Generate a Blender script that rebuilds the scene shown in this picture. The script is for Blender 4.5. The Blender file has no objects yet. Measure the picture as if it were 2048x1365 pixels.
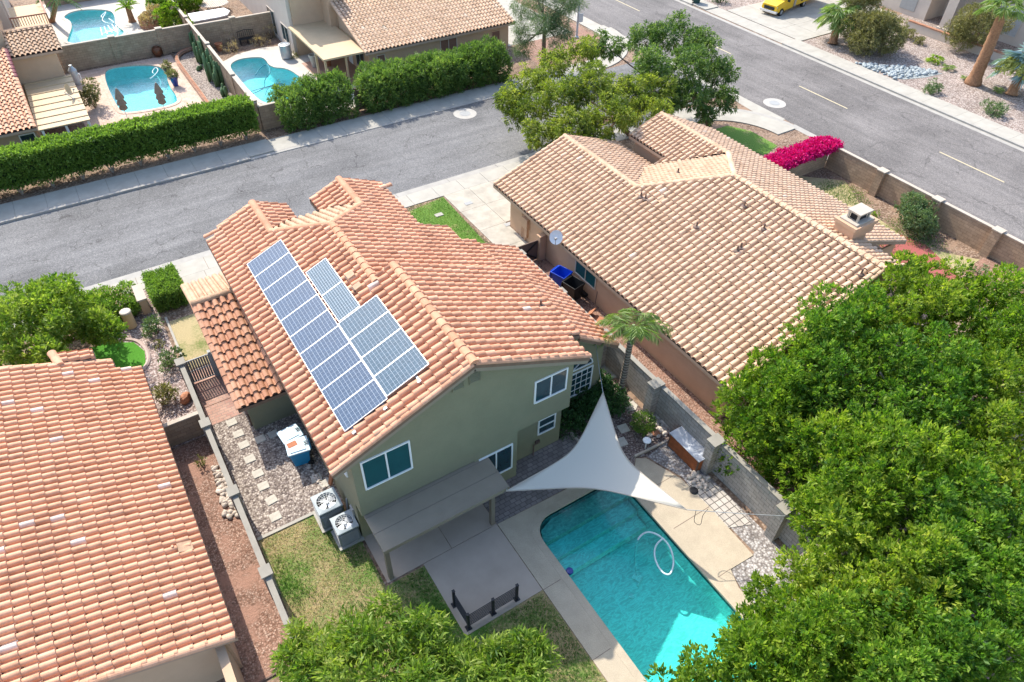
import bpy, bmesh, math, random
import numpy as np
from mathutils import Vector, Matrix, geometry
random.seed(11)
rng = np.random.default_rng(11)
C = bpy.context.scene.collection
PI = math.pi
rad = math.radians

# ------------------------------------------------------------------ camera
YAW, PITCH, ROLL, FPX, CAMH = 0.58184854, 0.76008383, 0.02460616, 1398.666, 26.0
_f = Vector((math.sin(YAW) * math.cos(PITCH), math.cos(YAW) * math.cos(PITCH), -math.sin(PITCH)))
_r = _f.cross(Vector((0, 0, 1))).normalized()
_u = _r.cross(_f)
CR = _r * math.cos(ROLL) + _u * math.sin(ROLL)
CU = -_r * math.sin(ROLL) + _u * math.cos(ROLL)
CAM = Vector((0, 0, CAMH))
cd = bpy.data.cameras.new("camera")
cam = bpy.data.objects.new("camera", cd)
C.objects.link(cam)
cam.matrix_world = Matrix(((CR.x, CU.x, -_f.x, 0), (CR.y, CU.y, -_f.y, 0), (CR.z, CU.z, -_f.z, CAMH), (0, 0, 0, 1)))
cd.sensor_width = 36
cd.lens = FPX / 2048 * 36
cd.clip_end = 2000
bpy.context.scene.camera = cam


def G(px, py, z=0.0):
    """surveyed photo point -> world point on the level z"""
    d = _f + CR * ((px - 1024) / FPX) - CU * ((py - 682.5) / FPX)
    return CAM + d * ((z - CAMH) / d.z)


def GX(px, py, x):
    d = _f + CR * ((px - 1024) / FPX) - CU * ((py - 682.5) / FPX)
    return CAM + d * (x / d.x)


def GY(px, py, y):
    d = _f + CR * ((px - 1024) / FPX) - CU * ((py - 682.5) / FPX)
    return CAM + d * (y / d.y)


# ------------------------------------------------------------------ materials
def lin(c):
    return tuple(c) + (1,) if len(c) == 3 else c


class NT:
    def __init__(s, name):
        s.m = bpy.data.materials.new(name)
        s.m.use_nodes = True
        s.t = s.m.node_tree
        s.b = s.t.nodes["Principled BSDF"]
        s.out = s.t.nodes["Material Output"]
        s.co = None

    def n(s, kind, **kw):
        x = s.t.nodes.new("ShaderNode" + kind)
        for k, v in kw.items():
            if k in x.inputs.keys() if isinstance(k, str) else False:
                x.inputs[k].default_value = v
            else:
                setattr(x, k, v)
        return x

    def l(s, a, b):
        s.t.links.new(a, b)

    def coord(s):
        if s.co is None:
            s.co = s.n("TexCoord").outputs["Object"]
        return s.co

    def noise(s, scale, detail=3, rough=.6, vec=None):
        x = s.n("TexNoise")
        x.inputs["Scale"].default_value = scale
        x.inputs["Detail"].default_value = detail
        x.inputs["Roughness"].default_value = rough
        s.l(vec or s.coord(), x.inputs["Vector"])
        return x.outputs["Fac"]

    def ramp(s, fac, stops, interp="LINEAR"):
        x = s.n("ValToRGB")
        x.color_ramp.interpolation = interp
        e = x.color_ramp.elements
        while len(e) < len(stops):
            e.new(0.5)
        for i, (p, c) in enumerate(stops):
            e[i].position = p
            e[i].color = lin(c)
        s.l(fac, x.inputs["Fac"])
        return x.outputs["Color"]

    def mix(s, fac, a, b, mode="MIX"):
        x = s.n("Mix", data_type="RGBA", blend_type=mode)
        for sock, v in ((x.inputs[0], fac), (x.inputs[6], a), (x.inputs[7], b)):
            if isinstance(v, (int, float)):
                sock.default_value = v
            elif isinstance(v, tuple):
                sock.default_value = lin(v)
            else:
                s.l(v, sock)
        return x.outputs[2]

    def math(s, op, a, b=0.0, c=None):
        x = s.n("Math", operation=op)
        for i, v in enumerate((a, b) if c is None else (a, b, c)):
            if isinstance(v, (int, float)):
                x.inputs[i].default_value = v
            else:
                s.l(v, x.inputs[i])
        return x.outputs[0]

    def bump(s, h, strength=.3, dist=.02):
        x = s.n("Bump")
        x.inputs["Strength"].default_value = strength
        x.inputs["Distance"].default_value = dist
        s.l(h, x.inputs["Height"])
        s.l(x.outputs["Normal"], s.b.inputs["Normal"])

    def base(s, v):
        if isinstance(v, tuple):
            s.b.inputs["Base Color"].default_value = lin(v)
        else:
            s.l(v, s.b.inputs["Base Color"])

    def attr(s, name="tint"):
        return s.n("Attribute", attribute_name=name).outputs["Fac"]

    def done(s, rough=.8, spec=.3, metal=0.0):
        s.b.inputs["Roughness"].default_value = rough
        s.b.inputs["Specular IOR Level"].default_value = spec
        s.b.inputs["Metallic"].default_value = metal
        return s.m


def mul(c, k):
    return tuple(min(1, x * k) for x in c)


def plain(name, c, var=.12, scale=3.0, rough=.7, spec=.3, metal=0.0, bump=0.0, bscale=80.0, fine=.0, fscale=120.0, bd=.01):
    t = NT(name)
    col = t.ramp(t.noise(scale, 4), [(.3, mul(c, 1 - var)), (.7, mul(c, 1 + var))])
    if fine:
        col = t.mix(t.noise(fscale, 2), t.mix(1.0, col, mul((1, 1, 1), 1 - fine), "MULTIPLY"), t.mix(1.0, col, (1 + fine,) * 3, "MULTIPLY"))
    t.base(col)
    if bump:
        t.bump(t.noise(bscale, 3), bump, bd)
    return t.done(rough, spec, metal)


def tile_mat(name, stops, speck=.15):
    t = NT(name)
    col = t.ramp(t.attr(), stops)
    st = t.ramp(t.noise(1.3, 5, .7), [(.33, (.76, .73, .70)), (.5, (.98, .98, .97)), (.66, (1.08, 1.07, 1.05))])
    col = t.mix(1.0, col, st, "MULTIPLY")
    fi = t.ramp(t.noise(28, 3), [(.3, (1 - speck,) * 3), (.7, (1 + speck,) * 3)])
    t.base(t.mix(1.0, col, fi, "MULTIPLY"))
    t.bump(t.noise(60, 2), .15, .01)
    return t.done(.75, .25)


def leaf_mat(name, dark, mid, light, trans=.3, rough=.5):
    t = NT(name)
    col = t.ramp(t.attr(), [(0, dark), (.5, mid), (1, light)])
    t.base(col)
    t.done(rough, .3)
    tr = t.n("BsdfTranslucent")
    t.l(t.mix(1.0, col, (1.25, 1.35, .55), "MULTIPLY"), tr.inputs["Color"])
    mx = t.n("MixShader")
    mx.inputs[0].default_value = trans
    t.l(t.b.outputs[0], mx.inputs[1])
    t.l(tr.outputs[0], mx.inputs[2])
    t.l(mx.outputs[0], t.out.inputs["Surface"])
    return t.m


def gravel_mat(name, cols, scale=13.0, bump=.8, soil=None):
    t = NT(name)
    v = t.n("TexVoronoi")
    v.inputs["Scale"].default_value = scale
    t.l(t.coord(), v.inputs["Vector"])
    sep = t.n("SeparateColor")
    t.l(v.outputs["Color"], sep.inputs[0])
    stops = [(i / (len(cols) - 1), c) for i, c in enumerate(cols)]
    col = t.ramp(sep.outputs[0], stops)
    edge = t.ramp(v.outputs["Distance"], [(.25, (1, 1, 1)), (.65, (.5, .47, .45))])
    col = t.mix(1.0, col, edge, "MULTIPLY")
    big = t.ramp(t.noise(.5, 4), [(.35, (.85, .84, .83)), (.65, (1.1, 1.09, 1.07))])
    col = t.mix(1.0, col, big, "MULTIPLY")
    if soil:
        col = t.mix(t.ramp(t.noise(.8, 5, .7), [(.48, (0, 0, 0)), (.62, (1, 1, 1))]), col, soil)
    t.base(col)
    t.bump(t.math("SUBTRACT", 1.0, v.outputs["Distance"]), bump, .03)
    return t.done(.85, .2)


def block_mat(name, c, mortar, bw=.4, bh=.2, var=.12, msize=.012):
    """course of blocks on an upright face, running along x or y"""
    t = NT(name)
    sx = t.n("SeparateXYZ")
    t.l(t.coord(), sx.inputs[0])
    cb = t.n("CombineXYZ")
    t.l(t.math("ADD", sx.outputs[0], sx.outputs[1]), cb.inputs[0])
    t.l(sx.outputs[2], cb.inputs[1])
    br = t.n("TexBrick")
    br.inputs["Scale"].default_value = 1.0
    br.inputs["Brick Width"].default_value = bw
    br.inputs["Row Height"].default_value = bh
    br.inputs["Mortar Size"].default_value = msize
    br.inputs["Mortar Smooth"].default_value = .3
    br.inputs["Color1"].default_value = lin(mul(c, 1 - var))
    br.inputs["Color2"].default_value = lin(mul(c, 1 + var))
    br.inputs["Mortar"].default_value = lin(mortar)
    t.l(cb.outputs[0], br.inputs["Vector"])
    st = t.ramp(t.noise(1.1, 5, .7), [(.3, (.82, .8, .78)), (.7, (1.1, 1.1, 1.1))])
    t.base(t.mix(1.0, br.outputs["Color"], st, "MULTIPLY"))
    t.bump(t.math("ADD", t.math("MULTIPLY", br.outputs["Fac"], -1.0), t.math("MULTIPLY", t.noise(50, 2), .5)), .5, .015)
    return t.done(.9, .15)


def paver_mat(name, c1, c2, mortar, bw=.3, bh=.2, msize=.015, off=.5):
    t = NT(name)
    br = t.n("TexBrick")
    br.offset = off
    br.inputs["Scale"].default_value = 1.0
    br.inputs["Brick Width"].default_value = bw
    br.inputs["Row Height"].default_value = bh
    br.inputs["Mortar Size"].default_value = msize
    br.inputs["Color1"].default_value = lin(c1)
    br.inputs["Color2"].default_value = lin(c2)
    br.inputs["Mortar"].default_value = lin(mortar)
    t.l(t.coord(), br.inputs["Vector"])
    st = t.ramp(t.noise(1.6, 5, .7), [(.3, (.8, .8, .8)), (.7, (1.12, 1.12, 1.12))])
    t.base(t.mix(1.0, br.outputs["Color"], st, "MULTIPLY"))
    t.bump(t.math("MULTIPLY", br.outputs["Fac"], -1.0), .5, .01)
    return t.done(.85, .2)


def asphalt_mat(name, c, crack=.45, cscale=.42, axis=1):
    t = NT(name)
    col = t.ramp(t.noise(.22, 4, .55), [(.3, mul(c, .88)), (.7, mul(c, 1.1))])
    agg = t.n("TexVoronoi")
    agg.inputs["Scale"].default_value = 22
    t.l(t.coord(), agg.inputs["Vector"])
    sp = t.n("SeparateColor")
    t.l(agg.outputs["Color"], sp.inputs[0])
    col = t.mix(1.0, col, t.ramp(sp.outputs[0], [(0, (.74, .74, .74)), (.7, (1.02, 1.02, 1.02)), (1, (1.45, 1.42, 1.38))]), "MULTIPLY")
    for sc, w, dk in ((cscale, .011, crack), (cscale * 2.3, .012, crack * .55)):
        wob = t.n("VectorMath", operation="MULTIPLY_ADD")
        nz = t.n("TexNoise")
        nz.inputs["Scale"].default_value = 1.7
        nz.inputs["Detail"].default_value = 4
        t.l(t.coord(), nz.inputs["Vector"])
        t.l(nz.outputs["Color"], wob.inputs[0])
        wob.inputs[1].default_value = (1.1, 1.1, 0)
        t.l(t.coord(), wob.inputs[2])
        v = t.n("TexVoronoi", feature="DISTANCE_TO_EDGE")
        v.inputs["Scale"].default_value = sc
        t.l(wob.outputs[0], v.inputs["Vector"])
        k = t.ramp(v.outputs["Distance"], [(w * .5, (1, 1, 1)), (w * 1.4, (0, 0, 0))])
        part = t.ramp(t.noise(.6, 2), [(.42, (.15, .15, .15)), (.6, (1, 1, 1))])
        k = t.mix(1.0, k, part, "MULTIPLY")
        bw_ = t.n("RGBToBW")
        t.l(k, bw_.inputs[0])
        col = t.mix(t.math("MULTIPLY", bw_.outputs[0], dk), col, (.03, .028, .026))
    # long streaks and polished lanes along the traffic, darker patches across
    mp = t.n("Mapping")
    mp.inputs["Scale"].default_value = (.035, 1.1, 1) if axis == 1 else (1.1, .035, 1)
    t.l(t.coord(), mp.inputs[0])
    col = t.mix(1.0, col, t.ramp(t.noise(1.4, 5, .65, mp.outputs[0]), [(.3, (.86, .86, .87)), (.5, (1, 1, 1)), (.72, (1.17, 1.16, 1.15))]), "MULTIPLY")
    col = t.mix(1.0, col, t.ramp(t.noise(.11, 3, .5), [(.42, (.9, .9, .9)), (.5, (1.03, 1.03, 1.03))]), "MULTIPLY")
    sx = t.n("SeparateXYZ")
    t.l(t.coord(), sx.inputs[0])
    ln = t.math("SINE", t.math("MULTIPLY", sx.outputs[axis], 3.1))
    col = t.mix(1.0, col, t.ramp(ln, [(0, (.965, .965, .965)), (1, (1.035, 1.035, 1.035))]), "MULTIPLY")
    t.base(col)
    t.bump(t.noise(70, 2), .3, .01)
    return t.done(.9, .2)


def grass_mat(name, g1, g2, dry, amount=.5, scale=.5, fine=90):
    t = NT(name)
    g = t.ramp(t.noise(fine, 2, .7), [(.3, g1), (.7, g2)])
    d = t.ramp(t.noise(fine * .8, 2, .7), [(.3, mul(dry, .7)), (.7, mul(dry, 1.25))])
    m = t.math("ADD", t.noise(scale, 5, .65), t.math("MULTIPLY", t.math("SUBTRACT", t.noise(9, 3), .5), .45))
    f = t.ramp(m, [(amount - .1, (0, 0, 0)), (amount + .1, (1, 1, 1))])
    t.base(t.mix(f, d, g))
    t.bump(t.noise(fine, 2), .8, .04)
    return t.done(.85, .15)


# ------------------------------------------------------------------ objects
ORG = {}


def tag(o, label=None, cat=None, group=None, kind=None):
    if label:
        o["label"] = label
    if cat:
        o["category"] = cat
    if group:
        o["group"] = group
    if kind:
        o["kind"] = kind
    return o


def thing(name, label, cat, loc, group=None, rotz=0.0):
    o = bpy.data.objects.new(name, None)
    o.empty_display_size = .3
    C.objects.link(o)
    o.location = loc
    o.rotation_euler = (0, 0, rotz)
    ORG[o.name] = (Vector(loc), rotz)
    return tag(o, label, cat, group)


def link(name, me, parent=None, loc=(0, 0, 0), org=None):
    o = bpy.data.objects.new(name, me)
    C.objects.link(o)
    if parent is not None:
        o.parent = parent
        ORG[o.name] = ORG[parent.name]
    else:
        o.location = loc
        ORG[o.name] = (Vector(loc), 0)
    return o


def copy_tree(o, parent=None):
    c = o.copy()
    C.objects.link(c)
    if parent is not None:
        c.parent = parent
    for ch in list(o.children):
        copy_tree(ch, c)
    return c


class MB:
    """collects faces in world coordinates (or local ones when the thing is built at the origin)"""

    def __init__(s):
        s.v, s.f, s.m, s.t = [], [], [], []

    def add(s, vs, fs, m=0, t=.5):
        o = len(s.v)
        s.v += [tuple(p) for p in vs]
        for f in fs:
            s.f.append([i + o for i in f])
            s.m.append(m)
            s.t.append(t)
        return s

    def face(s, pts, m=0, t=.5):
        return s.add(pts, [list(range(len(pts)))], m, t)

    def box(s, x0, y0, z0, x1, y1, z1, m=0, t=.5):
        vs = [(x, y, z) for z in (z0, z1) for y in (y0, y1) for x in (x0, x1)]
        return s.add(vs, [(0, 2, 3, 1), (4, 5, 7, 6), (0, 1, 5, 4), (2, 6, 7, 3), (0, 4, 6, 2), (1, 3, 7, 5)], m, t)

    def obox(s, c, size, rz=0.0, m=0, t=.5, rx=0.0, ry=0.0, taper=1.0):
        R = Matrix.Rotation(rz, 3, 'Z') @ Matrix.Rotation(ry, 3, 'Y') @ Matrix.Rotation(rx, 3, 'X')
        vs = []
        for z in (-.5, .5):
            k = 1 if z > 0 else taper
            for y in (-.5, .5):
                for x in (-.5, .5):
                    vs.append(Vector(c) + R @ Vector((x * size[0] * k, y * size[1] * k, z * size[2])))
        return s.add(vs, [(0, 2, 3, 1), (4, 5, 7, 6), (0, 1, 5, 4), (2, 6, 7, 3), (0, 4, 6, 2), (1, 3, 7, 5)], m, t)

    def beam(s, a, b, w, h, m=0, t=.5):
        a, b = Vector(a), Vector(b)
        d = (b - a).normalized()
        side = d.cross(Vector((0, 0, 1)))
        if side.length < 1e-4:
            side = Vector((1, 0, 0))
        side.normalize()
        up = side.cross(d)
        vs = [p + side * (sx * w / 2) + up * (sz * h / 2) for p in (a, b) for sz in (-1, 1) for sx in (-1, 1)]
        return s.add(vs, [(0, 2, 3, 1), (4, 5, 7, 6), (0, 1, 5, 4), (2, 6, 7, 3), (0, 4, 6, 2), (1, 3, 7, 5)], m, t)

    def tube(s, pts, r, n=8, m=0, t=.5, caps=True):
        pts = [Vector(p) for p in pts]
        rs = list(r) if isinstance(r, (list, tuple)) else [r] * len(pts)
        if len(rs) != len(pts):
            rs = [rs[0] + (rs[-1] - rs[0]) * i / (len(pts) - 1) for i in range(len(pts))]
        rings = []
        ref = None
        for i, p in enumerate(pts):
            d = (pts[min(i + 1, len(pts) - 1)] - pts[max(i - 1, 0)]).normalized()
            if ref is None:
                ref = d.orthogonal().normalized()
            ref = (ref - d * ref.dot(d)).normalized()
            b = d.cross(ref)
            rings.append([p + (ref * math.cos(2 * PI * k / n) + b * math.sin(2 * PI * k / n)) * rs[i] for k in range(n)])
        vs = [p for rg in rings for p in rg]
        fs = [(i * n + k, i * n + (k + 1) % n, (i + 1) * n + (k + 1) % n, (i + 1) * n + k) for i in range(len(pts) - 1) for k in range(n)]
        if caps:
            fs += [tuple(reversed(range(n))), tuple((len(pts) - 1) * n + k for k in range(n))]
        return s.add(vs, fs, m, t)

    def lathe(s, prof, c=(0, 0, 0), n=20, m=0, t=.5):
        vs = [(c[0] + r * math.cos(2 * PI * k / n), c[1] + r * math.sin(2 * PI * k / n), c[2] + z) for r, z in prof for k in range(n)]
        fs = [(i * n + k, i * n + (k + 1) % n, (i + 1) * n + (k + 1) % n, (i + 1) * n + k) for i in range(len(prof) - 1) for k in range(n)]
        if prof[0][0] > .001:
            fs.append(tuple(reversed(range(n))))
        if prof[-1][0] > .001:
            fs.append(tuple((len(prof) - 1) * n + k for k in range(n)))
        return s.add(vs, fs, m, t)

    def prism(s, poly, z0, z1, m=0, t=.5, bottom=True):
        n = len(poly)
        if sum(poly[i][0] * poly[(i + 1) % n][1] - poly[(i + 1) % n][0] * poly[i][1] for i in range(n)) < 0:
            poly = list(reversed(poly))
        vs = [(p[0], p[1], z0) for p in poly] + [(p[0], p[1], z1) for p in poly]
        fs = [tuple(range(n, 2 * n))] + [(i, (i + 1) % n, n + (i + 1) % n, n + i) for i in range(n)]
        if bottom:
            fs.append(tuple(reversed(range(n))))
        return s.add(vs, fs, m, t)

    def sheet(s, outer, z=0.0, holes=(), m=0):
        loops = [[Vector((p[0], p[1], 0)) for p in lp] for lp in [outer] + list(holes)]
        flat = [p for lp in loops for p in lp]
        for a, b, c in geometry.tessellate_polygon(loops):
            A, B, D = flat[a], flat[b], flat[c]
            if (B - A).cross(D - A).z < 0:
                B, D = D, B
            s.face([(A.x, A.y, z), (B.x, B.y, z), (D.x, D.y, z)], m)
        return s

    def build(s, name, mats, parent=None, smooth=False, loc=None, label=None, bevel=0.0, world=True):
        """parent: part of that thing; otherwise a thing of its own standing at loc"""
        if not isinstance(mats, (list, tuple)):
            mats = [mats]
        off = Vector((0, 0, 0))
        if parent is not None and world:
            off = ORG[parent.name][0]
        elif loc is not None:
            off = Vector(loc)
        me = bpy.data.meshes.new(name)
        me.from_pydata([(x - off.x, y - off.y, z - off.z) for x, y, z in s.v], [], s.f)
        for mt in mats:
            me.materials.append(mt)
        me.polygons.foreach_set("material_index", s.m)
        a = me.attributes.new("tint", "FLOAT", "FACE")
        a.data.foreach_set("value", s.t)
        if smooth:
            me.polygons.foreach_set("use_smooth", [True] * len(s.f))
        me.update()
        o = link(name, me, parent, loc or (0, 0, 0))
        if label:
            o["label"] = label
        if bevel:
            b = o.modifiers.new("bevel", "BEVEL")
            b.width = bevel
            b.segments = 2
            b.limit_method = 'ANGLE'
        return o


def S(name, mb, mat, loc=(0, 0, 0), **k):
    return tag(mb.build(name, mat, loc=loc, **k), kind="structure")


def circle(cx, cy, r, n=32, ry=None):
    return [(cx + r * math.cos(2 * PI * k / n), cy + (ry or r) * math.sin(2 * PI * k / n)) for k in range(n)]


def smooth_loop(pts, it=3):
    """Chaikin corner cutting of a closed 2-D loop"""
    for _ in range(it):
        q = []
        for i, p in enumerate(pts):
            r = pts[(i + 1) % len(pts)]
            q += [(.75 * p[0] + .25 * r[0], .75 * p[1] + .25 * r[1]), (.25 * p[0] + .75 * r[0], .25 * p[1] + .75 * r[1])]
        pts = q
    return pts


def spline(pts, n=8):
    """Catmull-Rom through 3-D points"""
    P = [Vector(p) for p in pts]
    P = [P[0] * 2 - P[1]] + P + [P[-1] * 2 - P[-2]]
    out = []
    for i in range(1, len(P) - 2):
        for k in range(n):
            t = k / n
            a, b, c, d = P[i - 1], P[i], P[i + 1], P[i + 2]
            out.append(.5 * ((2 * b) + (c - a) * t + (2 * a - 5 * b + 4 * c - d) * t * t + (3 * b - a - 3 * c + d) * t ** 3))
    out.append(P[-2])
    return out


# ------------------------------------------------------------------ leaves
def leaf_mesh(name, P, D, L, W, tint, mat, parent=None, loc=None, droop=0.0, bend=.25):
    """P bases, D tip directions (n,3), each leaf a pointed blade of two quads folded on its midrib"""
    n = len(P)
    D = D / np.maximum(np.linalg.norm(D, axis=1, keepdims=True), 1e-6)
    R = rng.normal(size=(n, 3))
    Sd = np.cross(D, R)
    Sd /= np.maximum(np.linalg.norm(Sd, axis=1, keepdims=True), 1e-6)
    N = np.cross(Sd, D)
    L = np.broadcast_to(L, (n,)).reshape(-1, 1)
    W = np.broadcast_to(W, (n,)).reshape(-1, 1)
    tip = P + D * L
    tip[:, 2] -= droop * L[:, 0]
    mid = P + D * L * .45 + N * L * bend * .3
    V = np.empty((n, 4, 3))
    V[:, 0] = P
    V[:, 1] = mid + Sd * W * .5
    V[:, 2] = tip
    V[:, 3] = mid - Sd * W * .5
    off = Vector((0, 0, 0))
    if parent is not None:
        off = ORG[parent.name][0]
    elif loc is not None:
        off = Vector(loc)
    V = V.reshape(-1, 3) - np.array(off)
    me = bpy.data.meshes.new(name)
    me.vertices.add(4 * n)
    me.vertices.foreach_set("co", V.ravel())
    me.loops.add(4 * n)
    me.loops.foreach_set("vertex_index", np.arange(4 * n, dtype=np.int32))
    me.polygons.add(n)
    me.polygons.foreach_set("loop_start", np.arange(0, 4 * n, 4, dtype=np.int32))
    a = me.attributes.new("tint", "FLOAT", "FACE")
    a.data.foreach_set("value", np.clip(tint, 0, 1).astype(np.float32))
    me.materials.append(mat)
    me.update()
    me.validate()
    return link(name, me, parent, loc or (0, 0, 0))


def unit(n):
    d = rng.normal(size=(n, 3))
    return d / np.linalg.norm(d, axis=1, keepdims=True)


def tufts(C_, D_, T_, per, L, W, spread=.9, jit=.06):
    """leaf rosettes: each tuft centre C_ with outward D_ grows `per` leaves"""
    k = len(C_)
    P = np.repeat(C_, per, axis=0) + rng.normal(size=(k * per, 3)) * jit
    D = np.repeat(D_, per, axis=0) + rng.normal(size=(k * per, 3)) * spread
    T = np.repeat(T_, per) + rng.normal(size=k * per) * .13
    LL = L * rng.uniform(.65, 1.25, k * per)
    return P, D, LL, LL * (W / L), T


def crown(name, blobs, mat, parent=None, loc=None, dens=9.0, per=12, L=.16, W=.07, spread=.8, up=.35, fill=.35, zmin=None, jit=.07, droop=0.0, lean=(0, 0, 0), keep=None, tv=.13):
    """blobs: (x,y,z,rx,ry,rz). Tufts sit on and just inside each lobe's skin; tint varies lobe by lobe"""
    Cs, Ds, Ts = [], [], []
    for b in blobs:
        c = np.array(b[:3])
        r = np.array(b[3:6])
        area = 4 * PI * ((r[0] * r[1]) ** 1.6 / 3 + (r[0] * r[2]) ** 1.6 / 3 + (r[1] * r[2]) ** 1.6 / 3) ** (1 / 1.6)
        n = max(6, int(area * dens))
        d = unit(n)
        rr = np.where(rng.random(n) < fill, rng.uniform(.45, .9, n), rng.uniform(.88, 1.1, n))
        lump = 1 + .12 * np.sin(d[:, 0] * 5 + c[0]) * np.sin(d[:, 1] * 5 + c[1]) * np.sin(d[:, 2] * 4 + 1)
        p = c + d * r * (rr * lump)[:, None]
        o = d / r
        o /= np.linalg.norm(o, axis=1, keepdims=True)
        o[:, 2] += up
        Cs.append(p)
        Ds.append(o + np.array(lean))
        Ts.append(.46 + rng.normal() * .1 + rng.normal(size=n) * tv)
    Cs, Ds, Ts = np.concatenate(Cs), np.concatenate(Ds), np.concatenate(Ts)
    ok = np.ones(len(Cs), bool)
    if zmin is not None:
        ok &= Cs[:, 2] > zmin
    # drop tufts buried deep inside other lobes
    inside = np.zeros(len(Cs), int)
    for b in blobs:
        q = ((Cs - np.array(b[:3])) / np.array(b[3:6]))
        inside += (np.sum(q * q, axis=1) < .5)
    ok &= inside < 2
    if keep is not None:
        ok &= keep(Cs)
    P, D, LL, WW, T = tufts(Cs[ok], Ds[ok], Ts[ok], per, L, W, spread, jit)
    return leaf_mesh(name, P, D, LL, WW, T, mat, parent, loc, droop)


def lobes(c, r, n, size, flat=.8, seed=None, top=-.3):
    """n lobe centres over the ellipsoid c,r plus a core lobe"""
    g = random.Random(seed if seed is not None else int(c[0] * 100 + c[1] * 7))
    out = [(c[0], c[1], c[2], r[0] * .72, r[1] * .72, r[2] * .72)]
    k = 0
    while k < n:
        z = g.uniform(top, 1)
        a = g.uniform(0, 2 * PI)
        q = math.sqrt(max(0, 1 - z * z))
        s = size * g.uniform(.7, 1.3)
        f = g.uniform(.72, .95)
        out.append((c[0] + r[0] * q * math.cos(a) * f, c[1] + r[1] * q * math.sin(a) * f, c[2] + r[2] * z * f, s, s, s * flat))
        k += 1
    return out


def limbs(name, base, top, r0, mat, parent, ends, r1=.04):
    """tapered trunk from base to top, a limb to every end point"""
    mb = MB()
    b, t = Vector(base), Vector(top)
    side = Vector((random.uniform(-.1, .1), random.uniform(-.1, .1), 0))
    mb.tube(spline([b, b.lerp(t, .5) + side, t], 4), [r0 * (1.15 - .5 * i / 8) for i in range(9)], 9)
    for e in ends:
        e = Vector(e)
        st = b.lerp(t, random.uniform(.65, 1))
        m = st.lerp(e, .5) + Vector((0, 0, -.12 * (e - st).length * .6))
        pts = spline([st, m, e], 4)
        mb.tube(pts, [r0 * .5 * (1 - i / 8) + r1 * i / 8 for i in range(9)], 6)
    return mb.build(name, mat, parent, smooth=True)


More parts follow.
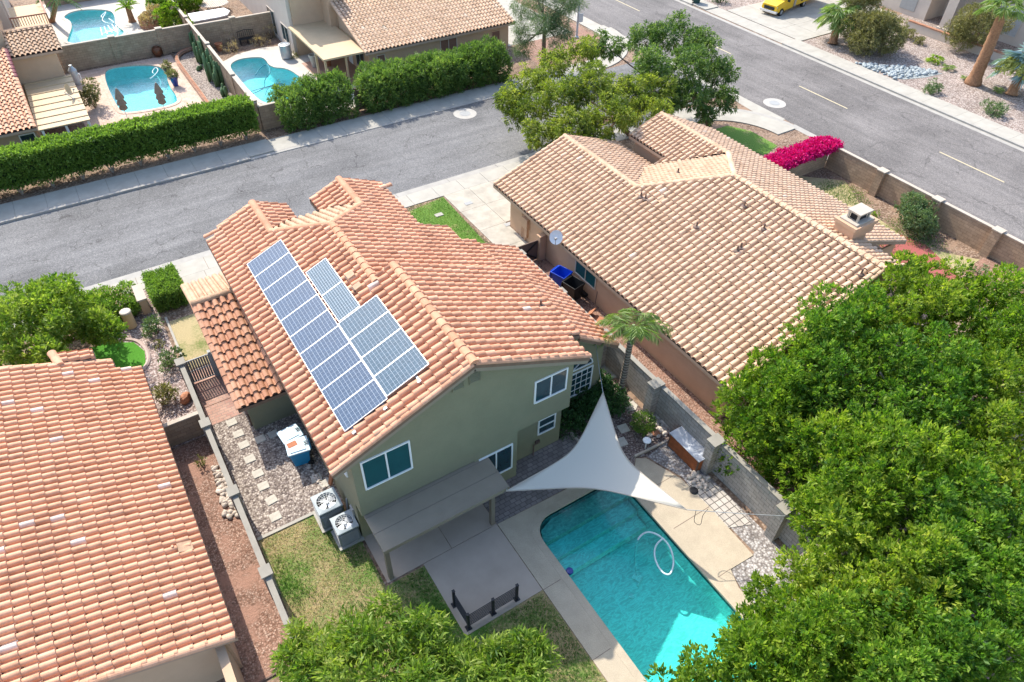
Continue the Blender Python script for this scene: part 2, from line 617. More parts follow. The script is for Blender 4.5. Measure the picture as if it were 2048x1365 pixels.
# ------------------------------------------------------------------ roofs
def tiles(parent, pieces, zf, up, mat, under, w=.30, l=.46, name="roof_slope", org=(0, 0), h=.115, skirt=.2, whites=.004, seed=3, tint0=.45, label=None):
    """pieces: convex plan polygons of one slope; z = zf[0]*x+zf[1]*y+zf[2]; up = plan direction climbing the slope"""
    rs = np.random.default_rng(seed)
    zz = lambda x, y: zf[0] * x + zf[1] * y + zf[2]
    ux, uy = up
    ex, ey = uy, -ux
    g = math.hypot(zf[0], zf[1])
    lh = l / math.sqrt(1 + g * g)
    prof = [(0, -.25), (.04, .30), (.17, .82), (.38, 1.0), (.59, .82), (.72, .30), (.76, -.25), (1.0, -.25)]
    NP = len(prof)
    bm = bmesh.new()
    lay = bm.faces.layers.float.new("tint")
    for poly in pieces:
        n = len(poly)
        if sum(poly[i][0] * poly[(i + 1) % n][1] - poly[(i + 1) % n][0] * poly[i][1] for i in range(n)) < 0:
            poly = list(reversed(poly))
        ss = [(x - org[0]) * ex + (y - org[1]) * ey for x, y in poly]
        tt = [(x - org[0]) * ux + (y - org[1]) * uy for x, y in poly]
        b2 = bmesh.new()
        l2 = b2.faces.layers.float.new("tint")
        for i in range(math.floor(min(ss) / w) - 1, math.ceil(max(ss) / w) + 1):
            for j in range(math.floor(min(tt) / lh) - 1, math.ceil(max(tt) / lh) + 1):
                s0, t0 = i * w, j * lh
                # quick reject
                cx, cy = org[0] + ex * (s0 + w / 2) + ux * (t0 + lh / 2), org[1] + ey * (s0 + w / 2) + uy * (t0 + lh / 2)
                bad = False
                for k in range(n):
                    ax, ay = poly[k]
                    bx, by = poly[(k + 1) % n]
                    q = ((bx - ax) * (cy - ay) - (by - ay) * (cx - ax)) / max(1e-6, math.hypot(bx - ax, by - ay))
                    if q < -.5 * math.hypot(w, lh):
                        bad = True
                        break
                if bad:
                    continue
                rnd = random.Random((i * 7919 + j * 104729 + seed * 31) & 0xffffffff)
                tint = min(.93, max(0.02, tint0 + rnd.gauss(0, .085)))
                if rnd.random() < whites:
                    tint = 1.0
                dt = rnd.uniform(-.012, .012)
                dz = rnd.uniform(-.004, .008)
                lo, hi = [], []
                for (a, hh) in prof:
                    s_ = s0 + a * w
                    for (lst, t_, z_) in ((lo, t0 + dt - .025, .078), (hi, t0 + lh + .01, .008)):
                        x, y = org[0] + ex * s_ + ux * t_, org[1] + ey * s_ + uy * t_
                        lst.append(b2.verts.new((x, y, zz(x, y) + hh * h + z_ + dz)))
                base = []
                for a in (1.0, 0.0):
                    s_ = s0 + a * w
                    x, y = org[0] + ex * s_ + ux * (t0 + dt - .02), org[1] + ey * s_ + uy * (t0 + dt - .02)
                    base.append(b2.verts.new((x, y, zz(x, y) - .03)))
                for k in range(NP - 1):
                    f = b2.faces.new((lo[k], lo[k + 1], hi[k + 1], hi[k]))
                    f[l2] = tint
                    f.smooth = 0 < k < 5
        for k in range(n):
            ax, ay = poly[k]
            bx, by = poly[(k + 1) % n]
            nx, ny = (by - ay), -(bx - ax)
            ln = math.hypot(nx, ny)
            geom = list(b2.verts) + list(b2.edges) + list(b2.faces)
            bmesh.ops.bisect_plane(b2, geom=geom, dist=1e-4, plane_co=(ax, ay, 0), plane_no=(nx / ln, ny / ln, 0), clear_outer=True)
        me = bpy.data.meshes.new("tmp")
        b2.to_mesh(me)
        b2.free()
        bm.from_mesh(me)
        bpy.data.meshes.remove(me)
    nt = len(bm.faces)
    off = ORG[parent.name][0]
    for v in bm.verts:
        v.co -= off
    # underlay and eave board
    for poly in pieces:
        n = len(poly)
        if sum(poly[i][0] * poly[(i + 1) % n][1] - poly[(i + 1) % n][0] * poly[i][1] for i in range(n)) < 0:
            poly = list(reversed(poly))
        tp = [bm.verts.new(Vector((x, y, zz(x, y) - .012)) - off) for x, y in poly]
        bt = [bm.verts.new(Vector((x, y, zz(x, y) - skirt)) - off) for x, y in poly]
        f = bm.faces.new(tp)
        f[lay] = .2
        f.material_index = 2
        f = bm.faces.new(bt[::-1])
        f.material_index = 1
        for k in range(n):
            f = bm.faces.new((tp[k], bt[k], bt[(k + 1) % n], tp[(k + 1) % n]))
            f.material_index = 1
    me = bpy.data.meshes.new(name)
    bm.normal_update()
    bm.to_mesh(me)
    bm.free()
    me.materials.append(mat)
    me.materials.append(under)
    me.materials.append(M_felt)
    o = link(name, me, parent)
    if label:
        o["label"] = label
    return o


def caps(parent, a, b, mat, r=.17, l=.45, name="ridge_cap", lift=.05, tint0=.5, start=None, label=None):
    """row of overlapping half-round tiles laid from a up to b"""
    a, b = Vector(a), Vector(b)
    a.z += lift
    b.z += lift
    d = (b - a)
    n = max(1, round(d.length / l))
    d.normalize()
    side = d.cross(Vector((0, 0, 1))).normalized()
    up = side.cross(d)
    mb = MB()
    st = (b - a) / n
    for i in range(n):
        p, q = a + st * i - d * .04, a + st * (i + 1) + d * .02
        t = min(.95, max(.05, tint0 + random.gauss(0, .07)))
        vs = []
        for pt, k, z in ((p, 1.0, .018), (q, .90, 0.0)):
            for j in range(9):
                an = PI * j / 8 + 0
                vs.append(pt + side * (math.cos(an) * r * k) + up * (math.sin(an) * r * k * .85 + z - .04))
        mb.add(vs, [(j, j + 1, 9 + j + 1, 9 + j) for j in range(8)], 0, t)
        mb.add(vs[:9], [tuple(reversed(range(9)))], 0, t)
        if i == n - 1:
            mb.add(vs[9:], [tuple(range(9))], 0, t)
    return mb.build(name, mat, parent, smooth=False, label=label)


def window(parent, o, right, up, w, h, frame, glass, panes=2, fw=.07, horiz=False, grid=None, name="window", label=None, depth=.05):
    """window standing on a wall: o lower left corner seen from outside; right/up unit vectors"""
    o, R, U = Vector(o), Vector(right).normalized(), Vector(up).normalized()
    N = R.cross(U)
    mb = MB()

    def bar(x0, y0, x1, y1, d0=.0, d1=None):
        d1 = depth if d1 is None else d1
        vs = [o + R * x + U * y + N * d for d in (d0, d1) for y in (y0, y1) for x in (x0, x1)]
        mb.add(vs, [(0, 2, 3, 1), (4, 5, 7, 6), (0, 1, 5, 4), (2, 6, 7, 3), (0, 4, 6, 2), (1, 3, 7, 5)])
    bar(0, 0, fw, h)
    bar(w - fw, 0, w, h)
    bar(fw, 0, w - fw, fw, 0, depth + .015)
    bar(fw, h - fw, w - fw, h)
    if panes == 2:
        if horiz:
            bar(fw, h / 2 - fw * .4, w - fw, h / 2 + fw * .4)
        else:
            bar(w / 2 - fw * .45, fw, w / 2 + fw * .45, h - fw)
    if grid:
        for i in range(1, grid[0]):
            bar(w * i / grid[0] - .014, fw, w * i / grid[0] + .014, h - fw, .0, depth - .012)
        for j in range(1, grid[1]):
            bar(fw, h * j / grid[1] - .014, w - fw, h * j / grid[1] + .014, .0, depth - .014)
    wo = mb.build(name, frame, parent)
    if label:
        wo["label"] = label
    g = MB()
    vs = [o + R * x + U * y + N * .018 for x, y in ((fw * .5, fw * .5), (w - fw * .5, fw * .5), (w - fw * .5, h - fw * .5), (fw * .5, h - fw * .5))]
    g.face(vs)
    g.build("pane", glass, wo)
    return wo

SUN, SKY, EXPO = 2.6, .15, 1.45
# ------------------------------------------------------------------ palette
M_ground = gravel_mat("dry_soil", [(.20, .13, .09), (.30, .21, .15), (.38, .29, .22)], 9, .5, soil=(.27, .18, .12))
M_redgravel = gravel_mat("red_gravel", [(.24, .13, .09), (.36, .22, .16), (.46, .33, .26)], 15, .7, soil=(.30, .17, .12))
M_pinkgravel = gravel_mat("pink_gravel", [(.22, .16, .14), (.40, .30, .27), (.52, .42, .38), (.60, .54, .50)], 11)
M_greygravel = gravel_mat("grey_gravel", [(.14, .11, .10), (.30, .25, .22), (.42, .36, .31), (.55, .49, .43)], 12)
M_palegravel = gravel_mat("pale_gravel", [(.30, .235, .20), (.42, .35, .31), (.50, .44, .40)], 8.5)
M_whitegravel = gravel_mat("white_gravel", [(.24, .22, .21), (.40, .375, .355), (.52, .50, .48)], 10)
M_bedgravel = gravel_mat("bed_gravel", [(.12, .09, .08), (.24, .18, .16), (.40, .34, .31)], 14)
M_asphalt = asphalt_mat("grey_asphalt", (.158, .155, .152), .5)
M_asphalt2 = asphalt_mat("warm_asphalt", (.165, .152, .143), .42, .27, axis=0)
M_conc = plain("concrete", (.36, .335, .285), .10, 1.1, .85, .2, bump=.2, bscale=40, fine=.08, fscale=45)
M_conc2 = plain("stained_concrete", (.37, .335, .275), .18, 1.4, .85, .2, bump=.2, bscale=40, fine=.1, fscale=35)
M_gutter = plain("gutter_concrete", (.33, .31, .275), .1, 1.5, .85, .2, bump=.2, bscale=40, fine=.1)
M_deck = plain("tan_pool_deck", (.42, .35, .255), .10, 1.2, .85, .2, bump=.5, bscale=26, fine=.22, fscale=24, bd=.02)
M_patio = plain("grey_patio", (.385, .315, .25), .07, 1.0, .8, .25, bump=.15, bscale=50, fine=.05)
M_whitedeck = plain("white_deck", (.47, .43, .37), .08, 1.0, .8, .25, bump=.1, fine=.05)
M_grass = grass_mat("lawn_grass", (.06, .15, .022), (.15, .26, .05), (.38, .29, .15), .5, .30)
M_grassL = grass_mat("front_lawn", (.07, .16, .02), (.16, .27, .05), (.36, .30, .14), .36, .6)
M_turf = grass_mat("turf", (.05, .20, .015), (.10, .30, .03), (.10, .30, .03), .2, .5)
M_drygrass = grass_mat("dry_grass", (.14, .18, .05), (.24, .26, .09), (.46, .37, .20), .60, .5)
M_pavers = paver_mat("grey_pavers", (.20, .165, .15), (.27, .23, .21), (.13, .11, .10), .28, .2)
M_redpavers = paver_mat("red_pavers", (.40, .22, .17), (.46, .29, .22), (.30, .22, .18), .34, .17)
M_whitepavers = paver_mat("white_pavers", (.43, .385, .33), (.49, .44, .385), (.13, .115, .1), .30, .30, .02, .0)
M_travertine = paver_mat("tan_pavers", (.50, .36, .27), (.56, .42, .33), (.38, .28, .22), .45, .3, .012)
M_flag = paver_mat("large_tan_pavers", (.36, .25, .18), (.42, .30, .22), (.26, .18, .13), .6, .6, .012)

TS = [(0, (.40, .18, .10)), (.25, (.50, .24, .14)), (.5, (.58, .305, .185)), (.75, (.64, .38, .25)), (.95, (.66, .44, .31)), (1, (.66, .52, .42))]
M_tile = tile_mat("terracotta_tile", TS)
M_tileR = tile_mat("pale_tile", [(0, (.46, .29, .17)), (.25, (.53, .35, .225)), (.5, (.57, .39, .262)), (.75, (.61, .435, .305)), (1, (.62, .49, .37))])
M_tileL = tile_mat("orange_tile", [(0, (.50, .23, .13)), (.25, (.57, .285, .165)), (.5, (.62, .335, .205)), (.75, (.66, .39, .25)), (.95, (.68, .45, .32)), (1, (.70, .54, .45))], .1)
M_tileP = tile_mat("dimmed_tile", [(0, (.30, .18, .105)), (.3, (.37, .235, .145)), (.6, (.43, .285, .185)), (1, (.47, .34, .24))])  # tile tone darkened to offset full sun on the street-facing slopes
M_under = plain("roof_board", (.20, .13, .09), .15, 2, .85)
M_felt = plain("roof_felt", (.05, .035, .028), .2, 3, .95)
M_underW = plain("roof_board_tan", (.38, .27, .19), .1, 2, .85)
M_wall = plain("sage_stucco", (.235, .225, .145), .05, 1.2, .9, .15, bump=.6, bscale=34, fine=.1, fscale=30, bd=.02)
M_wallR = plain("peach_stucco", (.52, .335, .215), .05, 1.2, .9, .15, bump=.5, bscale=40, fine=.06, fscale=40, bd=.02)
M_wallC = plain("tan_stucco", (.50, .35, .23), .05, 1.2, .9, .15, bump=.4, bscale=40, fine=.06, fscale=40)
M_wallF = plain("cream_stucco", (.52, .45, .38), .05, 1.0, .9, .15, bump=.4, bscale=30, fine=.05)
M_block = block_mat("tan_block", (.40, .285, .19), (.26, .18, .12))
M_blockG = block_mat("grey_block", (.36, .335, .30), (.20, .185, .165), .42, .21, .09, .014)
M_blockB = block_mat("brown_block", (.34, .25, .17), (.24, .17, .12))
M_cap = plain("block_cap", (.42, .36, .29), .08, 2, .9, fine=.1, fscale=40)
M_capG = plain("grey_cap", (.26, .24, .20), .1, 2, .9, fine=.1, fscale=40)
M_white = plain("white_vinyl", (.78, .78, .76), .03, 3, .45)
M_glass = plain("window_glass", (.015, .045, .055), .25, 1.5, .06, .6)
M_screen = plain("solar_screen", (.008, .075, .085), .1, 2, .5, .3)
M_dark = plain("dark_void", (.015, .015, .016), .1, 2, .6)
M_shutter = plain("brown_screen", (.20, .11, .08), .08, 2, .7)
M_black = plain("black_metal", (.012, .014, .018), .1, 5, .45, .4)
M_alu = plain("aluminium", (.62, .63, .64), .05, 3, .35, .5, .6)
M_steel = plain("galvanised", (.42, .44, .45), .1, 6, .5, .4, .3)
M_grey = plain("grey_paint", (.30, .30, .29), .06, 4, .6)
M_brown = plain("brown_paint", (.13, .085, .065), .1, 4, .7)
M_taupe = plain("taupe_paint", (.27, .225, .165), .05, 2, .75, fine=.08, fscale=60, bump=.2)
M_taupeD = plain("taupe_post", (.20, .17, .13), .05, 2, .75)
M_tanP = plain("tan_paint", (.50, .37, .22), .05, 2, .7)
M_wood = plain("red_wood", (.33, .10, .035), .2, 5, .6, bump=.2)
M_trunk = plain("bark", (.17, .11, .075), .3, 6, .9, bump=.8, bscale=25, bd=.03)
M_trunkG = plain("grey_bark", (.28, .235, .19), .3, 5, .9, bump=.8, bscale=18, bd=.03)
M_palmT = plain("palm_bark", (.30, .16, .085), .3, 7, .9, bump=.9, bscale=20, bd=.05)
M_stone = plain("river_stone", (.48, .41, .34), .25, 3, .8, bump=.2)
M_pad = plain("stepping_pad", (.43, .395, .33), .12, 4, .85, bump=.3, fine=.15, fscale=30)
M_terra = plain("terracotta_pot", (.40, .17, .09), .12, 5, .7)
M_bluepot = plain("blue_glaze", (.02, .04, .22), .15, 5, .25, .5)
M_blueP = plain("blue_plastic", (.015, .22, .42), .06, 3, .45)
M_bluelid = plain("pale_blue_lid", (.50, .62, .66), .06, 3, .5)
M_tealP = plain("teal_plastic", (.05, .18, .22), .08, 3, .5)
M_royal = plain("royal_blue_plastic", (.01, .07, .50), .06, 3, .45)
M_blackP = plain("black_plastic", (.018, .018, .018), .1, 3, .45)
M_greenP = plain("green_plastic", (.02, .06, .05), .1, 3, .5)
M_brick = paver_mat("red_brick", (.34, .15, .09), (.42, .20, .12), (.40, .33, .27), .2, .08)
M_brickW = block_mat("red_brick_wall", (.36, .17, .10), (.42, .35, .28), .2, .08, .2, .01)
M_sail = NT("sail_cloth")
_n = M_sail.n("TexWave")
_n.inputs["Scale"].default_value = 9
M_sail.l(M_sail.coord(), _n.inputs["Vector"])
M_sail.base(M_sail.ramp(_n.outputs["Fac"], [(0, (.52, .485, .40)), (1, (.565, .53, .445))]))
M_sail = M_sail.done(.9, .1)
M_umb = plain("umbrella_cloth", (.26, .20, .14), .12, 5, .9)
M_mag = leaf_mat("magenta_flowers", (.42, .002, .11), (.62, .004, .20), (.74, .03, .32), .3)
M_leafF = leaf_mat("ficus_leaf", (.04, .115, .012), (.16, .27, .024), (.38, .46, .06), .5)
M_leafF2 = leaf_mat("ficus_leaf_yellowish", (.05, .12, .012), (.20, .295, .028), (.43, .47, .07), .5)
M_leafF3 = leaf_mat("ficus_leaf_deep", (.03, .10, .014), (.12, .24, .026), (.32, .43, .06), .48)
M_leafY = leaf_mat("yellow_leaf", (.05, .13, .015), (.20, .30, .04), (.40, .44, .12), .48)
M_leafH = leaf_mat("hedge_leaf", (.05, .12, .02), (.16, .265, .05), (.29, .40, .10), .48)
M_leafO = leaf_mat("oleander_leaf", (.04, .09, .025), (.13, .22, .055), (.27, .36, .10), .45)
M_leafM = leaf_mat("mesquite_leaf", (.05, .085, .015), (.19, .25, .035), (.40, .42, .08), .48)
M_leafM2 = leaf_mat("dark_mesquite_leaf", (.03, .075, .02), (.11, .19, .045), (.24, .32, .09), .42)
M_leafG = leaf_mat("grey_green_leaf", (.05, .10, .04), (.13, .20, .08), (.24, .30, .14), .25)
M_leafP = leaf_mat("palm_leaf", (.05, .10, .025), (.17, .26, .07), (.36, .40, .18), .4)
M_leafB = leaf_mat("blue_palm_leaf", (.12, .22, .22), (.28, .40, .40), (.45, .55, .55), .2)
M_leafQ = leaf_mat("lime_flower", (.30, .34, .06), (.45, .46, .12), (.55, .55, .22), .25)
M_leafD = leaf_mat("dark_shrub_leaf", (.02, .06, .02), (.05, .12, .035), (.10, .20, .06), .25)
M_leafS = leaf_mat("straw", (.30, .20, .10), (.46, .34, .19), (.60, .50, .33), .25)
M_leafT = leaf_mat("tan_leaf", (.10, .10, .04), (.22, .21, .08), (.36, .32, .14), .25)
M_cactus = plain("cactus_skin", (.10, .17, .07), .2, 6, .7, bump=.3)
M_yellow = plain("yellow_paint", (.78, .46, .01), .03, 2, .35, .5)
M_yline = plain("faded_yellow_line", (.46, .39, .25), .12, 6, .8)
M_silver = plain("chrome", (.7, .7, .7), .03, 3, .25, .5, .8)
M_tyre = plain("rubber", (.015, .015, .015), .1, 5, .8)


def pool_plaster(name, c):
    t = NT(name)
    t.base(t.ramp(t.noise(40, 3), [(.3, mul(c, .9)), (.7, mul(c, 1.08))]))
    return t.done(.7, .2)


def water_mat(name, c, caustic=.18, scale=2.2):
    """clear water: absorbs red, mirrors the sky at grazing angles, bands of gathered light are painted into its tint"""
    t = NT(name)
    mp = t.n("Mapping")
    mp.inputs["Rotation"].default_value = (0, 0, .5)
    mp.inputs["Scale"].default_value = (1.0, 2.6, 1)
    t.l(t.coord(), mp.inputs[0])
    nz = t.n("TexNoise")
    nz.inputs["Scale"].default_value = scale
    nz.inputs["Detail"].default_value = 3
    nz.inputs["Distortion"].default_value = 1.2
    t.l(mp.outputs[0], nz.inputs["Vector"])
    k = t.ramp(t.math("ABSOLUTE", t.math("SUBTRACT", nz.outputs["Fac"], .5)), [(0, (1 + caustic,) * 3), (.035, (1, 1, 1)), (.16, (1 - caustic,) * 3)])  # light gathered by waves, painted as bands in the transparent tint
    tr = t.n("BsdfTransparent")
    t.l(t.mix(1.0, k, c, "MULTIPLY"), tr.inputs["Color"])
    gl = t.n("BsdfGlossy")
    gl.inputs["Roughness"].default_value = .08
    bp = t.n("Bump")
    bp.inputs["Strength"].default_value = .25
    bp.inputs["Distance"].default_value = .05
    t.l(nz.outputs["Fac"], bp.inputs["Height"])
    t.l(bp.outputs["Normal"], gl.inputs["Normal"])
    fr = t.n("Fresnel")
    fr.inputs["IOR"].default_value = 1.33
    mx = t.n("MixShader")
    t.l(fr.outputs[0], mx.inputs[0])
    t.l(tr.outputs[0], mx.inputs[1])
    t.l(gl.outputs[0], mx.inputs[2])
    t.l(mx.outputs[0], t.out.inputs["Surface"])
    return t.m


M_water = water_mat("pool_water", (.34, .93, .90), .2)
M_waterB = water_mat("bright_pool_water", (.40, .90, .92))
M_plaster = pool_plaster("pool_plaster", (.52, .74, .70))
M_plasterB = pool_plaster("pale_pool_plaster", (.55, .72, .74))

# ------------------------------------------------------------------ ground and streets
PX0, PX1, PY0, PY1 = 9.65, 14.35, 1.6, 12.95


def px_loop(pts, z=0.0):
    return [(G(x, y, z).x, G(x, y, z).y) for x, y in pts]


def rrect(x0, y0, x1, y1, r, n=6):
    out = []
    for cx, cy, a0 in ((x1 - r, y1 - r, 0), (x0 + r, y1 - r, 90), (x0 + r, y0 + r, 180), (x1 - r, y0 + r, 270)):
        out += [(cx + r * math.cos(rad(a0 + 90 * k / n)), cy + r * math.sin(rad(a0 + 90 * k / n))) for k in range(n + 1)]
    return out


def grow(loop, d):
    n = len(loop)
    a = sum(loop[i][0] * loop[(i + 1) % n][1] - loop[(i + 1) % n][0] * loop[i][1] for i in range(n))
    sg = 1 if a > 0 else -1
    out = []
    for i in range(n):
        p, q = loop[i - 1], loop[(i + 1) % n]
        tx, ty = q[0] - p[0], q[1] - p[1]
        ln = math.hypot(tx, ty) or 1
        out.append((loop[i][0] + sg * ty / ln * d, loop[i][1] - sg * tx / ln * d))
    return out


pool_main = rrect(PX0, PY0, PX1, PY1, 1.0)
pool_A = smooth_loop(px_loop([(204, 150), (222, 134), (312, 129), (333, 144), (338, 172), (357, 196), (352, 211), (256, 228), (236, 222)]), 3)
pool_C = smooth_loop(px_loop([(456, 133), (475, 119), (508, 115), (530, 116), (541, 136), (575, 137), (600, 154), (625, 178), (588, 205), (532, 212), (500, 185), (478, 158)]), 3)
pool_T = smooth_loop(px_loop([(124, 36), (142, 24), (176, 19), (222, 21), (231, 34), (231, 52), (257, 68), (205, 84), (132, 90), (137, 72), (144, 56), (141, 42)]), 3)

g = MB()
g.sheet([(-400, -300), (500, -300), (500, 600), (-400, 600)], 0, [grow(pool_main, .12), grow(pool_A, .12), grow(pool_C, .12), grow(pool_T, .12)])
S("ground", g, M_ground)


def flat(name, poly, mat, z=.004, holes=()):
    return S(name, MB().sheet(poly, z, holes), mat)


def slab(name, poly, mat, z, holes=(), z0=-.02):
    mb = MB().sheet(poly, z, holes)
    for lp in [poly] + list(holes):
        n = len(lp)
        for i in range(n):
            a, b = lp[i], lp[(i + 1) % n]
            mb.face([(a[0], a[1], z), (b[0], b[1], z), (b[0], b[1], z0), (a[0], a[1], z0)])
    return S(name, mb, mat)


def R4(x0, y0, x1, y1):
    return [(x0, y0), (x1, y0), (x1, y1), (x0, y1)]


def slabs(name, cells, mat, z=.03, gap=.02):
    """poured panels with open joints"""
    mb = MB()
    for x0, y0, x1, y1 in cells:
        mb.box(x0 + gap / 2, y0 + gap / 2, -.05, x1 - gap / 2, y1 - gap / 2, z + random.uniform(-.002, .002))
    return S(name, mb, mat)


flat("side_street", R4(-120, 39.4, 48.3, 48.95), M_asphalt, .005)
flat("main_street", R4(48.3, -90, 60.3, 220), M_asphalt2, .006)
# near side walk: gutter strip and panels
slabs("near_gutter", [(x, 38.88, x + 4, 39.42) for x in range(-40, 40, 4)], M_gutter, .022)
slabs("near_sidewalk", [(x, 37.5, x + 1.95, 38.88) for x in [-40 + 1.95 * k for k in range(41)]], M_conc, .04)
# far side walk of the side street with its kerb
mb = MB()
for k in range(47):
    x = -48 + 1.9 * k
    hi = .14 if x < 10 else .05
    mb.box(x, 49.28, -.05, x + 1.885, 51.3, hi)
S("far_sidewalk", mb, M_conc)
mb = MB()
for k in range(23):
    x = -48 + 3.8 * k
    hi = .15 if x < 9 else .055
    mb.box(x, 48.95, -.05, x + 3.79, 49.27, hi)
S("far_kerb", mb, M_gutter, bevel=.02)
# main street far side: gutter, kerb, walk
flat("far_gutter", R4(60.25, -90, 60.72, 220), M_gutter, .012)
mb = MB()
for k in range(40):
    y = -20 + 2.6 * k
    if 43.5 < y < 56:
        continue
    mb.box(60.72, y, -.05, 60.9, y + 2.59, .15)
S("main_kerb", mb, M_gutter)
mb = MB()
for k in range(70):
    y = -20 + 1.55 * k
    mb.box(60.9, y, -.05, 62.85, y + 1.535, .14 if not 44 < y < 55 else .05)
S("main_sidewalk", mb, M_conc)
# near side of the main street
mb = MB()
for k in range(22):
    y = -20 + 2.2 * k
    if y < 29:
        mb.box(45.75, y, -.05, 47.7, y + 2.185, .1)
S("corner_sidewalk", mb, M_conc)
flat("near_main_gutter", R4(47.7, -90, 48.35, 32.5), M_gutter, .014)


def arc(cx, cy, r, a0, a1, n=12):
    return [(cx + r * math.cos(rad(a0 + (a1 - a0) * k / n)), cy + r * math.sin(rad(a0 + (a1 - a0) * k / n))) for k in range(n + 1)]


slab("corner_walk", arc(40.7, 31.9, 7.0, 0, 90) + arc(40.7, 31.9, 5.0, 90, 0), M_conc, .08)
slab("corner_gutter", arc(40.7, 31.9, 7.55, 0, 90) + arc(40.7, 31.9, 7.02, 90, 0), M_gutter, .02)
flat("valley_gutter", [(46.9, 33.5), (48.4, 33.5), (48.5, 58), (46.4, 58), (47.4, 50), (47.4, 39)], M_conc, .012)
slab("north_corner_walk", arc(40.7, 57, 8.0, -90, 0) + arc(40.7, 57, 5.8, 0, -90), M_conc, .07)
slab("north_walk", R4(46.5, 57, 48.1, 120), M_conc, .09)
for i, y in enumerate((45.8, 32.2, 18.4, 4.8, 59.4)):
    m = MB()
    m.box(54.46, y, 0, 54.6, y + 5.2, .012)
    tag(m.build("lane_dash", M_yline, loc=(54.53, y, 0)), ["faded yellow lane dash behind the mesquite crown, beside the yellow truck", "faded yellow lane dash nearest the manhole on the main street", "faded yellow lane dash opposite the long tan block wall", "lane dash beyond the right edge", "far lane dash near the top edge"][i], "lane marking", "yellow lane dashes of the main street")
# driveways and paved patches
cells = []
xs, ys = [18.75, 20.7, 23.4, 26.1, 28.8], [28.4, 30.3, 32.6, 35.1, 37.5]
for i in range(4):
    for j in range(4):
        if i > 0 and j < 2:
            continue
        cells.append((xs[i], ys[j], xs[i + 1], ys[j + 1]))
slabs("neighbour_driveway", cells, M_conc2, .045)
slabs("main_driveway", [(2.6, 33.0, 5.2, 35.2), (5.2, 33.0, 8, 35.2), (2.6, 35.2, 5.2, 37.5), (5.2, 35.2, 8, 37.5), (1.3, 35.3, 2.6, 37.5)], M_conc, .045)
flat("front_lawn", px_loop([(760, 449), (886, 394.5), (972, 487), (1012, 525), (930, 560), (850, 500)]), M_grassL, .012)
slabs("truck_driveway", [(63 + 3.1 * i, 44.6 + 3.4 * j, 66.1 + 3.1 * i, 48 + 3.4 * j) for i in range(5) for j in range(3)], M_conc, .06)
flat("desert_yard", R4(62.85, -20, 90, 44.5), M_palegravel, .006)
flat("far_desert_yard", R4(62.85, 54.9, 90, 120), M_palegravel, .006)
flat("dark_stone_bed", px_loop([(1700, 130), (1740, 134), (1830, 140), (1885, 148), (1850, 156), (1805, 160), (1775, 152), (1800, 145), (1745, 141)]), plain("dark_pebbles", (.26, .28, .27), .5, 9, .8, bump=.6, bscale=12), .03)
flat("corner_lawn", px_loop([(1455, 252), (1500, 262), (1555, 292), (1530, 312), (1470, 290), (1420, 262)]), M_grassL, .014)
flat("side_lawn", px_loop([(1590, 352), (1690, 362), (1720, 410), (1800, 470), (1860, 500), (1960, 520), (1900, 560), (1800, 520), (1640, 400)]), M_drygrass, .014)
flat("red_gravel_bed", px_loop([(1905, 560), (1968, 515), (2048, 550), (2060, 580), (1985, 590), (1915, 590)]), M_redgravel, .02)
flat("side_path", px_loop([(1800, 470), (1850, 490), (1915, 550), (1900, 575), (1800, 540), (1740, 500)]), plain("red_slab", (.30, .085, .07), .06, 1.5, .7, fine=.05), .03)
# main house plot
flat("side_gravel", R4(-.3, 18.25, 3.6, 26.0), M_greygravel, .008)
slabs("gate_pavers", [(-.3, 25.3, 1.2, 26.6)], M_redpavers, .02)
slabs("gate_inner_pavers", [(-.3, 26.62, 1.25, 29.5)], M_redpavers, .02)
flat("gate_lawn", R4(-.3, 29.6, 1.3, 33.9), M_drygrass, .012)
flat("pink_gravel_yard", R4(-3.4, 24.9, -.55, 37.5), M_pinkgravel, .008)
flat("kerb_lawn", [(-3.0, 30.5), (-2.0, 31.2), (-1.85, 32.2), (-2.2, 33.2), (-3.4, 33.9), (-9, 34), (-9, 30)], M_turf, .016)
S("lawn_edging", MB().tube(spline([(-2.95, 30.3, .02), (-1.95, 31.1, .02), (-1.75, 32.2, .02), (-2.15, 33.35, .02), (-3.4, 34.1, .02)], 6), .11, 6), plain("pink_concrete", (.45, .34, .29), .1, 3))
S("path_edging", MB().box(-.36, 29.7, 0, -.24, 34.3, .09), M_conc)
flat("back_lawn", [(-.3, -20), (-.3, 18.2), (3.3, 18.2), (3.3, 13.6), (8.46, 13.6), (8.46, -20)], M_grass, .008)
S("gravel_edging", MB().box(-.3, 18.17, 0, 2.5, 18.31, .06), M_conc)
flat("left_side_yard", R4(-2.7, 12.7, -.55, 24.8), M_redgravel, .007)
slabs("left_path", [(-2.6 + .75 * i, 9.3 + .75 * j, -1.85 + .75 * i, 10.05 + .75 * j) for i in range(2) for j in range(4)], M_flag, .025)
S("path_board", MB().box(-2.1, 12.62, 0, -1.05, 12.68, .06), M_brown)
slabs("left_patio", [(-12 + 3.2 * i, 6.5 + 3 * j, -8.8 + 3.2 * i, 9.5 + 3 * j) for i in range(3) for j in range(2)], M_patio, .03)
